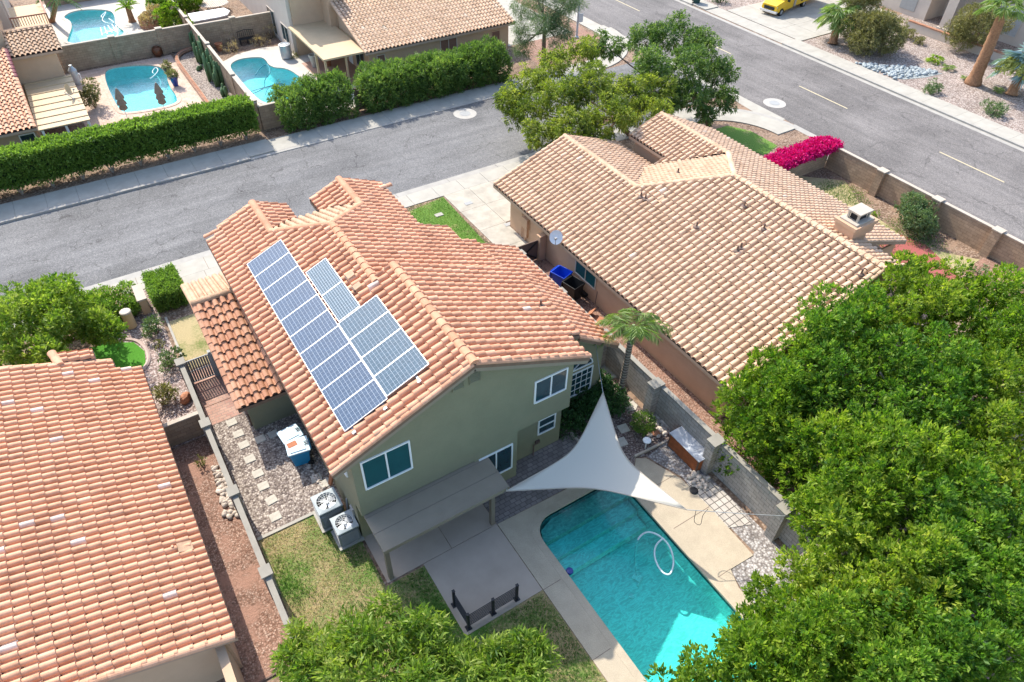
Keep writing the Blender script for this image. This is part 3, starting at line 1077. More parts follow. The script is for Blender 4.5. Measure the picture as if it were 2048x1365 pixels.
# patio, deck and beds
slabs("covered_patio", [(3.42, 13.68, 6.3, 16.3), (6.3, 13.68, 8.46, 16.3)], M_patio, .03)
slabs("outer_patio", [(4.98, 10.22, 8.46, 13.68)], M_patio, .03)
hole = grow(pool_main, .0)
for nm, poly in (("left_deck", [(8.46, -6, ), (9.66, -6), (9.66, 13.9), (8.46, 13.9)]),):
    pass
deck_in = grow(pool_main, .28)
slab("pool_deck", [(8.48, -4), (15.1, -4), (15.1, 6.2), (15.4, 6.95), (16.65, 6.9), (16.75, 9.5), (16.7, 11.3), (16.1, 13.0), (15.7, 13.25), (15.0, 12.6), (14.2, 13.5), (8.48, 13.66)], M_deck, .035, [deck_in])
S("deck_joint", MB().box(8.48, 7.0, .03, 9.3, 7.02, .037).box(8.48, 3.4, .03, 9.3, 3.42, .037).box(8.48, 10.2, .03, 9.3, 10.22, .037).box(14.7, 9.55, .03, 16.75, 9.575, .037).box(14.7, 11.6, .03, 16.6, 11.62, .037).box(14.7, 6.95, .03, 15.4, 6.97, .037).box(14.7, 4.3, .03, 15.1, 4.32, .037), M_brown)
flat("paver_walk", [(8.48, 13.68), (14.2, 13.55), (14.0, 16.0), (8.48, 16.3)], M_pavers, .02)
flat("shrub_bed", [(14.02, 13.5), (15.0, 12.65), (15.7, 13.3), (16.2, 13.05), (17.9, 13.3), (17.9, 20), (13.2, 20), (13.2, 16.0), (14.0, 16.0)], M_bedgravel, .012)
S("bed_edging", MB().beam((14.05, 13.45, .05), (14.0, 16.0, .05), .1, .16).beam((15.7, 13.35, .05), (17.6, 13.25, .05), .1, .14).beam((13.9, 18.2, .05), (17.9, 17.9, .05), .1, .14), M_cap)
flat("pebble_bed", [(16.2, 13.05), (16.8, 11.4), (16.8, 6.95), (15.4, 6.95), (15.15, 6.1), (15.15, -4), (17.9, -4), (17.9, 13.3)], M_whitegravel, .011)
flat("paver_grid", [(16.62, 8.4), (17.72, 7.95), (17.9, 9.9), (17.5, 11.0), (16.75, 11.0), (16.68, 9.5)], M_whitepavers, .03)
flat("side_dirt", R4(18.2, -4, 21.6, 28.3), M_redgravel, .007)
flat("back_grass_strip", [(18.25, -4), (19.6, -4), (19.4, 11), (18.25, 11.2)], M_grassL, .012)
# plots across the side street
flat("hedge_soil", R4(-60, 51.3, 44, 56), M_ground, .003)
flat("paved_yard", R4(-.4, 55.0, 8.6, 71.8), M_travertine, .009, [grow(pool_A, .2)])
flat("cactus_bed", R4(8.9, 55.0, 11, 71.8), M_greygravel, .010)
flat("pool_yard", [(11.3, 53), (18.4, 53), (22.5, 55), (22.5, 68), (16.3, 69.3), (14, 69.0), (11.3, 67.2)], M_whitedeck, .010, [grow(pool_C, .2)])
flat("top_yard", R4(.3, 74.8, 10.9, 92), M_whitedeck, .010, [grow(pool_T, .2)])
flat("covered_porch", R4(18.3, 57.5, 24, 64), plain("terracotta_floor", (.36, .22, .16), .08, 1.5, .7), .02)
flat("north_lot", R4(37, 52, 46, 90), M_redgravel, .006)
flat("white_yard", R4(36.9, 58, 44.5, 120), M_conc, .012)


def pool(name, loop, label, water, plaster, loc, depth=1.5, coping=M_deck, cw=.28, wl=-.1):
    t = thing(name, label, "pool", loc)
    n = len(loop)
    mb = MB()
    fl = grow(loop, -.25)
    for i in range(n):
        a, b, c, d = loop[i], loop[(i + 1) % n], fl[(i + 1) % n], fl[i]
        mb.face([(b[0], b[1], .0), (a[0], a[1], .0), (a[0], a[1], -depth * .75), (b[0], b[1], -depth * .75)])
        mb.face([(b[0], b[1], -depth * .75), (a[0], a[1], -depth * .75), (d[0], d[1], -depth), (c[0], c[1], -depth)])
    mb.sheet(fl, -depth)
    mb.build("basin", plaster, t)
    MB().sheet(grow(loop, .01), wl).build("water", water, t)
    out = grow(loop, cw)
    mb = MB()
    inn = grow(loop, -.03)
    for i in range(n):
        j = (i + 1) % n
        mb.face([(inn[i][0], inn[i][1], .05), (inn[j][0], inn[j][1], .05), (out[j][0], out[j][1], .045), (out[i][0], out[i][1], .045)])
        mb.face([(inn[j][0], inn[j][1], .05), (inn[i][0], inn[i][1], .05), (inn[i][0], inn[i][1], -.05), (inn[j][0], inn[j][1], -.05)])
        mb.face([(out[i][0], out[i][1], .045), (out[j][0], out[j][1], .045), (out[j][0], out[j][1], -.02), (out[i][0], out[i][1], -.02)])
    mb.build("coping", coping, t)
    return t


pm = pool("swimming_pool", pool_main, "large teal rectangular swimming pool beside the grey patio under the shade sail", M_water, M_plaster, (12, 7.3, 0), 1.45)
M_band = plain("shaded_tile_band", (.02, .07, .075), .3, 8, .4)  # waterline tiles, the shade on them put into the dark colour
mb = MB()
inn = grow(pool_main, -.012)
for i in range(len(inn)):
    a, b = inn[i], inn[(i + 1) % len(inn)]
    mb.face([(b[0], b[1], -.03), (a[0], a[1], -.03), (a[0], a[1], -.24), (b[0], b[1], -.24)])
mb.build("tile_band", M_band, pm)
M_step = plain("step_plaster", (.52, .50, .46), .25, 6, .7, fine=.35, fscale=30)
MB().prism([(9.75, 12.0), (10.0, 12.6), (10.7, 12.85), (13.4, 12.85), (14.2, 12.5), (14.28, 12.0)], -1.4, -.3).build("step", M_step, pm)
MB().prism([(9.72, 11.3), (14.3, 11.3), (14.3, 11.995), (9.72, 11.995)], -1.4, -.62).build("step", pool_plaster("step_p2", (.42, .62, .6)), pm)
MB().prism([(9.72, 10.65), (14.3, 10.65), (14.3, 11.295), (9.72, 11.295)], -1.4, -.95).build("step", M_plaster, pm)
m = MB()
q = G(1263, 1190, -1.3)
m.lathe([(0, .0), (.11, .0), (.11, .04), (0, .05)], (q.x, q.y, -1.44), 16)
m.build("main_drain", M_white, pm)
pool("swimming_pool", pool_A, "turquoise oval swimming pool with two closed umbrellas at its near end", M_waterB, M_plasterB, (4.5, 65, 0), 1.5, M_travertine, .3)
pool("swimming_pool", pool_C, "bright turquoise kidney shaped pool between the tan block wall and the tan house", M_waterB, M_plasterB, (15, 62, 0), 1.4, M_whitedeck, .3)
pool("swimming_pool", pool_T, "curved turquoise pool in the farthest back yard, behind the block wall", M_waterB, M_plasterB, (4.2, 82, 0), 1.4, M_whitedeck, .3)
# ------------------------------------------------------------------ main house
TW, TL = .36, .48
MH = thing("two_storey_house", "two storey sage green house with terracotta tile roof and rooftop solar panels", "house", (3.4, 16.04, 0))


def prism_y(mb, prof, y0, y1, m=0):
    """profile of (x,z) pushed along y"""
    n = len(prof)
    vs = [(x, y0, z) for x, z in prof] + [(x, y1, z) for x, z in prof]
    mb.add(vs, [tuple(range(n)), tuple(range(2 * n - 1, n - 1, -1))] + [(i, n + i, n + (i + 1) % n, (i + 1) % n) for i in range(n)], m)
    return mb


def prism_x(mb, prof, x0, x1, m=0):
    n = len(prof)
    vs = [(x0, y, z) for y, z in prof] + [(x1, y, z) for y, z in prof]
    mb.add(vs, [tuple(range(n)), tuple(range(2 * n - 1, n - 1, -1))] + [(i, (i + 1) % n, n + (i + 1) % n, n + i) for i in range(n)], m)
    return mb


mb = MB()
mb.prism([(3.42, 16.04), (8.4, 16.04), (8.4, 15.36), (10.5, 15.36), (10.5, 16.0), (13.28, 16.0), (13.28, 17.24), (13.28, 30.4), (3.42, 30.4)], 0, 3.16)
mb.box(3.42, 15.37, 2.52, 8.4, 16.04, 3.16)
mb.build("lower_wall", M_wall, MH)
mb = MB()
prism_y(mb, [(3.42, 3.165), (13.12, 3.165), (13.12, 6.05), (8.38, 8.3), (3.42, 6.2)], 15.32, 21.6)
prism_y(mb, [(3.42, 3.165), (13.12, 3.165), (13.12, 5.5), (7.5, 7.95), (3.42, 6.22)], 21.6, 26.2)
mb.box(3.42, 26.2, 3.165, 11.5, 29.2, 6.1)
prism_y(mb, [(3.6, 0), (6.6, 0), (6.6, 6.3), (5.25, 7.0), (3.6, 6.28)], 29.2, 31.0)
prism_y(mb, [(8.4, 0), (11.6, 0), (11.6, 6.1), (9.72, 7.0), (8.4, 6.3)], 29.2, 31.0)
mb.build("upper_wall", M_wall, MH)
mb = MB()
prism_y(mb, [(13.285, 0), (16.42, 0), (16.42, 3.95), (14.3, 5.3), (13.285, 5.6)], 17.22, 21.7)
prism_y(mb, [(13.285, 0), (16.42, 0), (16.42, 3.95), (14.3, 4.95), (13.285, 5.3)], 21.7, 24.9)
mb.box(11.5, 24.9, 0, 13.2, 26.3, 5.2)
mb.build("side_wall", M_wall, MH)
kw = dict(w=TW, l=TL)
tiles(MH, [[(2.68, 15.05), (3.4, 15.05), (3.4, 30.9), (2.68, 30.9)], [(3.4, 15.05), (5.28, 15.05), (5.28, 31.35), (3.4, 31.35)],
           [(5.28, 15.05), (7.5, 15.05), (7.5, 26.3), (5.28, 28.45)], [(7.5, 15.05), (8.38, 15.05), (8.38, 21.73), (7.5, 21.73)]],
      (.42, 0, 4.974), (1, 0), M_tile, M_under, org=(2.68, 15.05), **kw)
tiles(MH, [[(8.38, 15.05), (13.7, 15.05), (13.7, 21.73), (8.38, 21.73)], [(13.7, 16.5), (14.3, 16.5), (14.3, 21.73), (13.7, 21.73)]],
      (-.45, 0, 12.271), (-1, 0), M_tile, M_under, org=(14.3, 15.05), seed=5, **kw)
tiles(MH, [[(7.5, 21.73), (14.3, 21.73), (14.3, 25.3), (7.5, 25.3)], [(7.5, 25.3), (13.5, 25.3), (13.5, 26.3), (7.5, 26.3)],
           [(7.5, 26.3), (11.95, 26.3), (11.95, 28.45), (9.72, 28.45)], [(11.95, 26.3), (13.5, 26.3), (13.5, 26.65), (11.95, 26.65)],
           [(9.72, 28.45), (11.95, 28.45), (11.95, 31.3), (9.72, 31.3)]],
      (-.42, 0, 11.28), (-1, 0), M_tile, M_under, org=(14.3, 15.05), seed=6, **kw)
tiles(MH, [[(14.3, 16.5), (16.65, 16.5), (16.65, 21.73), (14.3, 21.73)]], (-.69, 0, 15.57), (-1, 0), M_tile, M_under, org=(16.65, 15.05), seed=7, **kw)
tiles(MH, [[(14.3, 21.73), (16.65, 21.73), (16.65, 25.2), (14.3, 25.2)]], (-.46, 0, 11.74), (-1, 0), M_tile, M_under, org=(16.65, 15.05), seed=8, **kw)
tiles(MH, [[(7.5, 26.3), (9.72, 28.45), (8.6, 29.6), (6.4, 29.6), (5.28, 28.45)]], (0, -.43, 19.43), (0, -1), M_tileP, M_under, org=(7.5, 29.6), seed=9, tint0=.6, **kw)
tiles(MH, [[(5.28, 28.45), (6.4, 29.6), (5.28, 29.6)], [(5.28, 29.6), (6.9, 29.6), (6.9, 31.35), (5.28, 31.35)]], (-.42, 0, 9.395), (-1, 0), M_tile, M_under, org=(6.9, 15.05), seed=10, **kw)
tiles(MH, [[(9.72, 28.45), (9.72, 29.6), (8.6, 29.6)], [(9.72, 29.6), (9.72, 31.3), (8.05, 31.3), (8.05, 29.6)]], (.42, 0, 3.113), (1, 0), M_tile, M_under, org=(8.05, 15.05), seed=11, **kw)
for a, b in (((8.38, 15.1, 8.5), (8.38, 21.75, 8.5)), ((7.5, 21.5, 8.12), (7.5, 26.3, 8.12)), ((5.28, 31.3, 7.19), (5.28, 28.45, 7.19)), ((9.72, 31.25, 7.2), (9.72, 28.45, 7.2)),
             ((5.28, 28.45, 7.19), (7.5, 26.3, 8.12)), ((9.72, 28.45, 7.2), (7.5, 26.3, 8.12))):
    caps(MH, a, b, M_tile, .19, .45, tint0=.3)
caps(MH, (12.25, 30.75, 6.32), (11.5, 30.4, 6.55), M_tile, .15, .4)
for a, b in (((2.7, 15.12, 6.12), (8.3, 15.12, 8.47)), ((13.7, 15.12, 6.12), (8.45, 15.12, 8.47)), ((16.6, 16.56, 4.15), (14.3, 16.56, 5.7)), ((5.75, 31.3, 7.0), (5.3, 31.3, 7.18)),
             ((3.45, 31.3, 6.43), (5.2, 31.3, 7.16)), ((8.1, 31.25, 6.52), (9.65, 31.25, 7.16)), ((7.55, 21.72, 8.16), (8.38, 21.72, 8.5)), ((2.75, 31.35, 6.1), (3.45, 31.0, 6.5)), ((11.95, 31.25, 6.25), (9.8, 31.25, 7.16))):
    caps(MH, a, b, M_tile, .125, .42, "rake_cap", .03)
mb = MB()
mb.face([(7.5, 21.74, 7.9), (14.3, 21.74, 5.2), (14.3, 21.74, 5.9), (8.38, 21.74, 8.45), (7.5, 21.74, 8.1)])
mb.build("step_flashing", M_tile, MH)
mb = MB()
for x0, z0, x1, z1 in ((2.72, 5.98, 8.38, 8.36), (13.65, 5.98, 8.38, 8.36)):
    mb.beam((x0, 15.09, z0 - .12), (x1, 15.09, z1 - .12), .05, .22)
mb.build("barge_board", M_taupe, MH)
window(MH, (3.75, 15.32, 4.1), (1, 0, 0), (0, 0, 1), 1.95, 1.66, M_white, M_screen)
window(MH, (11.2, 15.32, 4.48), (1, 0, 0), (0, 0, 1), 1.62, 1.3, M_white, M_glass)
window(MH, (8.6, 15.36, .82), (1, 0, 0), (0, 0, 1), 1.66, 1.68, M_white, M_glass)
window(MH, (12.0, 16.0, 1.2), (1, 0, 0), (0, 0, 1), .96, 1.02, M_white, M_glass, horiz=True)
window(MH, (14.62, 17.22, 1.02), (1, 0, 0), (0, 0, 1), 1.3, 1.6, M_white, M_glass, panes=1, grid=(4, 4))
# quarter-round light above it
mb = MB()
gl = MB()
o = Vector((14.62, 17.2, 2.86))
pts = [(0, 0), (1.2, 0), (1.2, .1)] + [(1.2 - 1.2 * math.sin(rad(a)) * 1.0, .1 + .62 * (1 - math.cos(rad(a)))) for a in (15, 30, 45, 60, 75, 90)]
pts = [(0, 0), (1.2, 0), (1.15, .22), (1.0, .42), (.75, .58), (.4, .68), (0, .7)]
gl.face([o + Vector((x, -.01, z)) for x, z in pts])
for i in range(len(pts)):
    a, b = pts[i], pts[(i + 1) % len(pts)]
    mb.beam(o + Vector((a[0], -.02, a[1])), o + Vector((b[0], -.02, b[1])), .07, .06)
mb.beam(o + Vector((.0, -.02, .0)), o + Vector((.75, -.02, .58)), .05, .03)
aw = mb.build("arched_window", M_white, MH)
gl.build("pane", M_glass, aw)
window(MH, (3.42, 17.4, 4.2), (0, -1, 0), (0, 0, 1), 1.3, 1.5, M_white, M_glass)
# gable louvres
for x in (7.55, 8.25):
    mb = MB()
    for k in range(5):
        mb.obox((x + .25, 15.3, 7.35 + k * .1), (.5, .05, .05), rx=.5)
    mb.box(x, 15.28, 7.27, x + .04, 15.33, 7.83)
    mb.box(x + .46, 15.28, 7.27, x + .5, 15.33, 7.83)
    mb.build("gable_vent", M_wall, MH)
mb = MB()
q = GY(1069, 900, 15.95)
mb.tube([(11.95, 15.93, .75), (11.95, 15.86, .8), (11.75, 15.86, .8), (11.75, 15.86, .05)], .03, 8)
mb.obox((12.0, 15.93, .78), (.22, .1, .16))
mb.build("water_pipe", M_brown, MH)


def vent(parent, x, y, z, kind=0, mat=None):
    mb = MB()
    if kind == 0:      # pipe with its flashing
        mb.tube([(x, y, z - .1), (x, y, z + .38)], .05, 10)
        mb.lathe([(.2, 0), (.16, .06), (.06, .1)], (x, y, z + .03), 12)
        return mb.build("vent_pipe", mat or M_brown, parent)
    if kind == 1:      # hooded roof vent tile
        prism_x(mb, [(y - .2, z), (y - .18, z + .2), (y, z + .3), (y + .18, z + .2), (y + .2, z)], x - .25, x + .2)
        mb.box(x - .26, y - .14, z + .02, x - .255, y + .14, z + .17, 1)
        return mb.build("roof_vent", [mat or M_white, M_dark], parent)


# hooded vents: two beside the panels, one on the right slope, one pipe
for px, py in ((701, 549), (715, 571)):
    q = G(px, py, 8.05)
    prism = MB()
    prism.obox((q.x, q.y, 7.98), (.34, .3, .14), ry=-.39, t=.5)
    prism.obox((q.x - .19, q.y, 7.9), (.05, .24, .12), ry=-.39, m=1)
    prism.build("roof_vent", [M_tileP, M_brown], MH)
q = G(968, 675, 7.55)
mb = MB()
mb.obox((10.25, q.y, 7.55), (.5, .42, .22), ry=.42)
mb.obox((10.02, q.y - .25, 7.66), (.3, .1, .2), ry=.42, m=1)
mb.obox((10.45, q.y - .2, 7.4), (.12, .12, .3), m=1)
mb.build("roof_vent", [M_white, M_brown], MH)
vent(MH, 13.75, 18.7, 6.08)
# side wing with its own gable roof
mb = MB()
prism_x(mb, [(24.0, 0), (32.3, 0), (32.3, 2.75), (28.93, 4.15), (24.0, 2.1)], 1.4, 3.41)
mb.build("wing_wall", M_wall, MH)
tiles(MH, [[(1.0, 23.55), (3.36, 23.55), (3.36, 28.93), (1.0, 28.93)]], (0, .42, -7.79), (0, 1), M_tile, M_under, org=(1.12, 23.55), seed=12, tint0=.42, **kw)
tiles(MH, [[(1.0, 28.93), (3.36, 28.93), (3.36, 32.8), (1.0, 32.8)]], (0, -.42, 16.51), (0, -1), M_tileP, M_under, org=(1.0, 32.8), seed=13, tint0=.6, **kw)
caps(MH, (1.0, 28.93, 4.36), (3.3, 28.93, 4.36), M_tileP, .19)
caps(MH, (1.07, 23.6, 2.12), (1.07, 28.9, 4.34), M_tile, .15, .45, "rake_cap", .04)
caps(MH, (1.07, 32.75, 2.76), (1.07, 28.95, 4.34), M_tileP, .15, .45, "rake_cap", .04)
mb = MB()
mb.box(1.33, 24.3, 0, 1.395, 24.5, .9)
mb.obox((1.38, 24.7, .6), (.12, .14, .3))
mb.build("meter_pipe", M_brown, MH)

# ------------------------------------------------------------------ solar panels
def cell_mat(name, c, nx, ny, lx, ly, lw, alt=False):
    t = NT(name)
    sx = t.n("SeparateXYZ")
    t.l(t.coord(), sx.inputs[0])

    def line(sock, n, ln, w):
        f = t.math("FRACT", t.math("MULTIPLY", sock, n / ln))
        d = t.math("ABSOLUTE", t.math("SUBTRACT", f, .5))
        return t.math("GREATER_THAN", d, .5 - w * n / ln / 2)
    k1 = line(sx.outputs[0], nx, lx, lw)
    k2 = line(sx.outputs[1], ny, ly, lw * .9)
    k3 = line(sx.outputs[1], ny * 3, ly, lw * .25)
    col = t.ramp(t.noise(5, 3), [(.3, mul(c, .85)), (.7, mul(c, 1.15))])
    col = t.mix(t.math("MULTIPLY", k3, .35), col, (.45, .52, .6))
    col = t.mix(k1, col, (.42, .48, .54))
    col = t.mix(t.math("MULTIPLY", k2, .0 if alt else .55), col, (.42, .5, .58))
    t.base(col)
    return t.done(.12, .5)


PANELS = []
slope_a = math.atan(.42)
cw, ch = 1.80, 1.095
ordl = ["topmost", "second from the top", "third from the top", "fourth from the top", "fifth from the top", "sixth from the top", "seventh from the top", "third from the bottom", "second from the bottom", "lowest"]


def panel(cx, cy, lx, ly, nx, ny, label, mat):
    z = .42 * (cx - 2.68) + 6.1 + .2
    t = thing("solar_panel", label, "solar panel", (cx, cy, z), "solar panels on the left roof slope")
    t.rotation_euler = (0, -slope_a, 0)
    fw = .022
    mb = MB()
    for x0, y0, x1, y1 in ((-lx / 2, -ly / 2, lx / 2, -ly / 2 + fw), (-lx / 2, ly / 2 - fw, lx / 2, ly / 2), (-lx / 2, -ly / 2 + fw, -lx / 2 + fw, ly / 2 - fw), (lx / 2 - fw, -ly / 2 + fw, lx / 2, ly / 2 - fw)):
        mb.box(x0, y0, -.03, x1, y1, .015)
    mb.build("frame", M_alu, t, world=False)
    m2 = MB()
    m2.box(-lx / 2 + fw * .5, -ly / 2 + fw * .5, -.02, lx / 2 - fw * .5, ly / 2 - fw * .5, .008)
    m2.build("cell_sheet", mat, t, world=False)
    return t


PL_ = 1.80
M_cellL = cell_mat("cells_blue", (.04, .07, .115), 12, 6, 1.86, 1.12, .007)
M_cellM = cell_mat("cells_dark", (.035, .075, .10), 10, 12, 1.06, 1.83, .011)
M_cellR = cell_mat("cells_teal", (.038, .078, .11), 12, 6, 1.86, 1.12, .007)
for k in range(10):
    panel(4.535, 27.32 - 1.123 * (k + .5), 1.87, 1.112, 12, 6, f"blue solar panel, {ordl[k]} of the ten in the long left column", M_cellL)
for k in range(2):
    panel(5.955, 24.4 - 1.835 * (k + .5), 1.05, 1.82, 10, 12, ["upper of the two dark lengthwise solar panels with close white lines", "lower of the two dark lengthwise solar panels with close white lines"][k], M_cellM)
for k in range(4):
    panel(6.28, 20.68 - 1.123 * (k + .5), 1.87, 1.112, 12, 6, ["teal blue solar panel at the upper end of the right block of four", "teal blue solar panel second from the top of the right block", "teal blue solar panel second from the bottom of the right block", "teal blue solar panel at the lower end of the right block of four"][k], M_cellR)
for i, (x, y) in enumerate(((3.95, 15.98), (5.2, 15.98), (6.6, 16.02))):
    z = .42 * (x - 2.68) + 6.1 + .1
    mb = MB()
    mb.obox((x, y, z), (.08, .3, .05), ry=-slope_a)
    mb.obox((x, y - .1, z - .03), (.14, .1, .12), ry=-slope_a, m=0)
    tag(mb.build("mounting_rail", M_alu, loc=(x, y, z)), ["metal mounting rail end below the lowest left panel", "metal mounting rail end below the seam of the two panel columns", "metal mounting rail end below the lowest right panel"][i], "bracket", "panel mounting rails")

# ------------------------------------------------------------------ patio cover
PC = thing("patio_cover", "flat taupe patio cover on two posts behind the green house", "patio cover", (3.6, 13.75, 0))
mb = MB()
prism_x(mb, [(13.68, 2.26), (16.03, 2.36), (16.03, 2.46), (13.68, 2.38)], 3.5, 9.02)
mb.build("roof_panel", M_taupe, PC)
mb = MB()
for k in (1, 2):
    y = 13.7 + k * .78
    mb.obox((6.26, y, 2.385 + .034 * k * .78), (5.5, .02, .012))
mb.build("seam", M_taupeD, PC)
MB().box(3.5, 13.62, 2.2, 9.02, 13.675, 2.4).build("fascia", M_taupe, PC)
MB().box(3.55, 13.72, 0, 3.73, 13.9, 2.27).build("post", M_taupeD, PC)
MB().box(8.22, 13.72, 0, 8.40, 13.9, 2.27).build("post", M_taupeD, PC)
MB().box(3.6, 13.76, 2.08, 8.95, 13.86, 2.26).build("beam", M_taupeD, PC)

# ------------------------------------------------------------------ right neighbour
RN = thing("single_storey_house", "peach single storey house with a wide pale tile roof and a chimney", "house", (20.75, 12.9, 0))
mb = MB()
mb.prism([(20.75, 12.95), (31.2, 12.95), (31.2, 15.5), (36.0, 15.5), (36.0, 30), (33.2, 32.3), (30.85, 32.3), (30.85, 29.2), (29.8, 29.2), (29.8, 32.1), (20.75, 32.1)], 0, 2.5)
prism_y(mb, [(20.75, 2.5), (31.2, 2.5), (31.2, 5.05), (29.58, 5.6), (20.75, 2.55)], 12.95, 13.1)
mb.box(30.85, 29.2, 2.5, 33, 32.3, 3.45)
prism_y(mb, [(20.75, 2.5), (29.8, 2.5), (25.7, 4.25)], 31.9, 32.1)
mb.box(31.2, 15.5, 2.5, 35.9, 15.6, 3.3)
mb.build("wall", M_wallR, RN)
kr = dict(w=TW, l=TL, whites=.004)
tiles(RN, [[(20.3, 12.66), (25.7, 12.66), (25.7, 33.5), (20.3, 33.5)], [(25.7, 12.66), (29.58, 12.66), (29.58, 22.61), (25.7, 26.16)]], (.36, 0, -4.808), (1, 0), M_tileR, M_underW, org=(20.3, 12.66), seed=21, **kr)
tiles(RN, [[(29.58, 15.2), (36.3, 15.2), (36.3, 22.61), (29.58, 22.61)], [(29.58, 12.66), (31.5, 12.66), (31.5, 15.2), (29.58, 15.2)],
           [(29.58, 22.61), (36.3, 22.61), (36.3, 26.2), (33.1, 26.2)], [(33.1, 26.2), (36.3, 26.2), (36.3, 30.6), (33.1, 32.6)]], (-.36, 0, 16.49), (-1, 0), M_tileR, M_underW, org=(36.3, 12.66), seed=22, w=.33, l=.46)
tiles(RN, [[(25.7, 26.16), (28.8, 29.0), (25.7, 29.0)], [(25.7, 29.0), (30.2, 29.0), (30.2, 33.5), (25.7, 33.5)]], (-.36, 0, 13.69), (-1, 0), M_tileR, M_underW, org=(30.2, 12.66), seed=23, w=.33, l=.46)
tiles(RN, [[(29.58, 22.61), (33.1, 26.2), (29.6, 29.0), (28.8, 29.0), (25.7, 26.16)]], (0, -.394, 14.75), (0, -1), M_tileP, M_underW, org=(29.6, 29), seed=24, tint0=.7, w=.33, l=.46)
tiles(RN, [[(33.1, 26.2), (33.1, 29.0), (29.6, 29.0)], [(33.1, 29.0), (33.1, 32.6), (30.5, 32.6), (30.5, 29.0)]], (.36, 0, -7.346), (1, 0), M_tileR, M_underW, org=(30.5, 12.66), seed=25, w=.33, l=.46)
for a, b in (((29.58, 12.7, 5.84), (29.58, 22.6, 5.84)), ((25.7, 33.45, 4.44), (25.7, 26.16, 4.44)), ((25.7, 26.16, 4.44), (29.58, 22.61, 5.84)), ((33.1, 26.2, 4.57), (29.58, 22.61, 5.84)), ((33.1, 32.5, 4.57), (33.1, 26.2, 4.57))):
    caps(RN, a, b, M_tileR, .18, .42, tint0=.35)
for a, b in (((20.4, 12.72, 2.54), (29.5, 12.72, 5.8)), ((31.45, 12.72, 5.17), (29.65, 12.72, 5.8)), ((36.2, 15.28, 3.47), (31.6, 15.28, 5.1)), ((20.4, 33.45, 2.54), (25.6, 33.45, 4.4)), ((30.55, 32.55, 3.65), (33, 32.55, 4.52))):
    caps(RN, a, b, M_tileR, .12, .42, "rake_cap", .03, tint0=.35)
for px, py in ((1281, 398), (1290, 402), (1392, 458), (1473, 506), (1480, 500), (1526, 462), (1487, 417), (1720, 553)):
    q = G(px, py, 4.2)
    for _ in range(6):
        q = G(px, py, .36 * q.x - 4.808)
    vent(RN, q.x, q.y, q.z + .06)
q = G(1355, 350, 5.2)
for _ in range(6):
    q = G(1355, 350, 14.75 - .394 * q.y)
vent(RN, q.x, q.y, q.z + .05)
for px, py in ((1278, 392), (1322, 403), (1385, 455), (1468, 508), (1533, 462)):
    q = G(px, py, 4.2)
    for _ in range(6):
        q = G(px, py, .36 * q.x - 4.808)
    mb = MB()
    mb.obox((q.x, q.y, q.z + .09), (.42, .34, .06), ry=-.345)
    mb.build("flashing", M_tileP, RN)
# chimney
CH = mb = MB()
cx, cy = 31.1, 15.75
mb.obox((cx, cy, 4.9), (1.35, .85, 1.6))
mb.obox((cx, cy, 5.95), (1.65, 1.15, .5))
mb.obox((cx, cy, 6.3), (1.8, 1.3, .2))
mb.build("chimney", M_wallR, RN)
mb = MB()
mb.obox((cx, cy, 6.44), (1.45, 1.0, .08), m=0)
for sx in (-1, 1):
    for sy in (-1, 1):
        mb.obox((cx + sx * .42, cy + sy * .28, 6.68), (.1, .1, .4), m=0)
mb.obox((cx, cy, 6.92), (1.05, .78, .08), m=0)
mb.obox((cx, cy, 6.66), (.7, .45, .36), m=1)
mb.build("chimney_cap", [M_cap, M_dark], RN)
window(RN, (20.75, 25.05, .95), (0, -1, 0), (0, 0, 1), 1.95, 1.25, M_wallF, M_screen)
mb = MB()
mb.box(20.55, 29.9, 1.0, 20.75, 30.45, 1.75)
mb.box(20.62, 30.0, .35, 20.75, 30.25, .9)
mb.tube([(20.66, 30.2, .1), (20.66, 30.2, 1.0)], .05, 8)
mb.tube([(20.66, 30.6, .1), (20.66, 30.6, 2.4)], .035, 8)
mb.build("meter_box", M_wallR, RN)

# ------------------------------------------------------------------ left neighbour
LN = thing("single_storey_house", "house with a broad bright orange tile roof in the lower left corner", "house", (-2.3, 13.5, 0))
mb = MB()
mb.box(-13, 13.5, 0, -2.35, 27.9, 2.45)
prism_y(mb, [(-13, 2.45), (-2.35, 2.45), (-2.35, 2.5), (-13, 6.7)], 13.5, 13.7)
prism_y(mb, [(-13, 2.45), (-3.0, 2.45), (-3.0, 2.75), (-13, 6.7)], 27.9, 28.1)
mb.build("wall", M_wallC, LN)
MB().box(-2.75, 11.9, 0, -2.45, 13.48, 2.3).build("side_post", M_wallC, LN)
tiles(LN, [[(-13.5, 13.25), (-3.0, 13.25), (-3.0, 28.75), (-13.5, 28.75)], [(-3.0, 13.25), (-2.0, 13.25), (-2.0, 28.1), (-3.0, 28.1)]], (-.4, 0, 1.7), (-1, 0), M_tileL, M_underW, w=.31, l=.45, org=(-2.0, 13.25), seed=31, whites=.016)
MB().face([(-13.5, 13.25, 7.1), (-13.5, 28.75, 7.1), (-24, 28.75, 2.9), (-24, 13.25, 2.9)]).build("far_slope", M_tileL, LN)
caps(LN, (-2.1, 13.32, 2.56), (-13.4, 13.32, 7.08), M_tileL, .15, .46, "rake_cap", .05)
caps(LN, (-3.1, 28.7, 2.95), (-13.4, 28.7, 7.08), M_tileL, .12, .46, "rake_cap", .03)
caps(LN, (-5.1, 29.5, 3.75), (-4.9, 28.55, 3.75), M_tileL, .19, .46)
tiles(LN, [[(-5.0, 28.75), (-3.6, 28.75), (-3.6, 29.4), (-5.0, 29.4)]], (-.3, 0, 2.25), (-1, 0), M_tileL, M_underW, w=.31, l=.45, org=(-2, 13.25), seed=33)
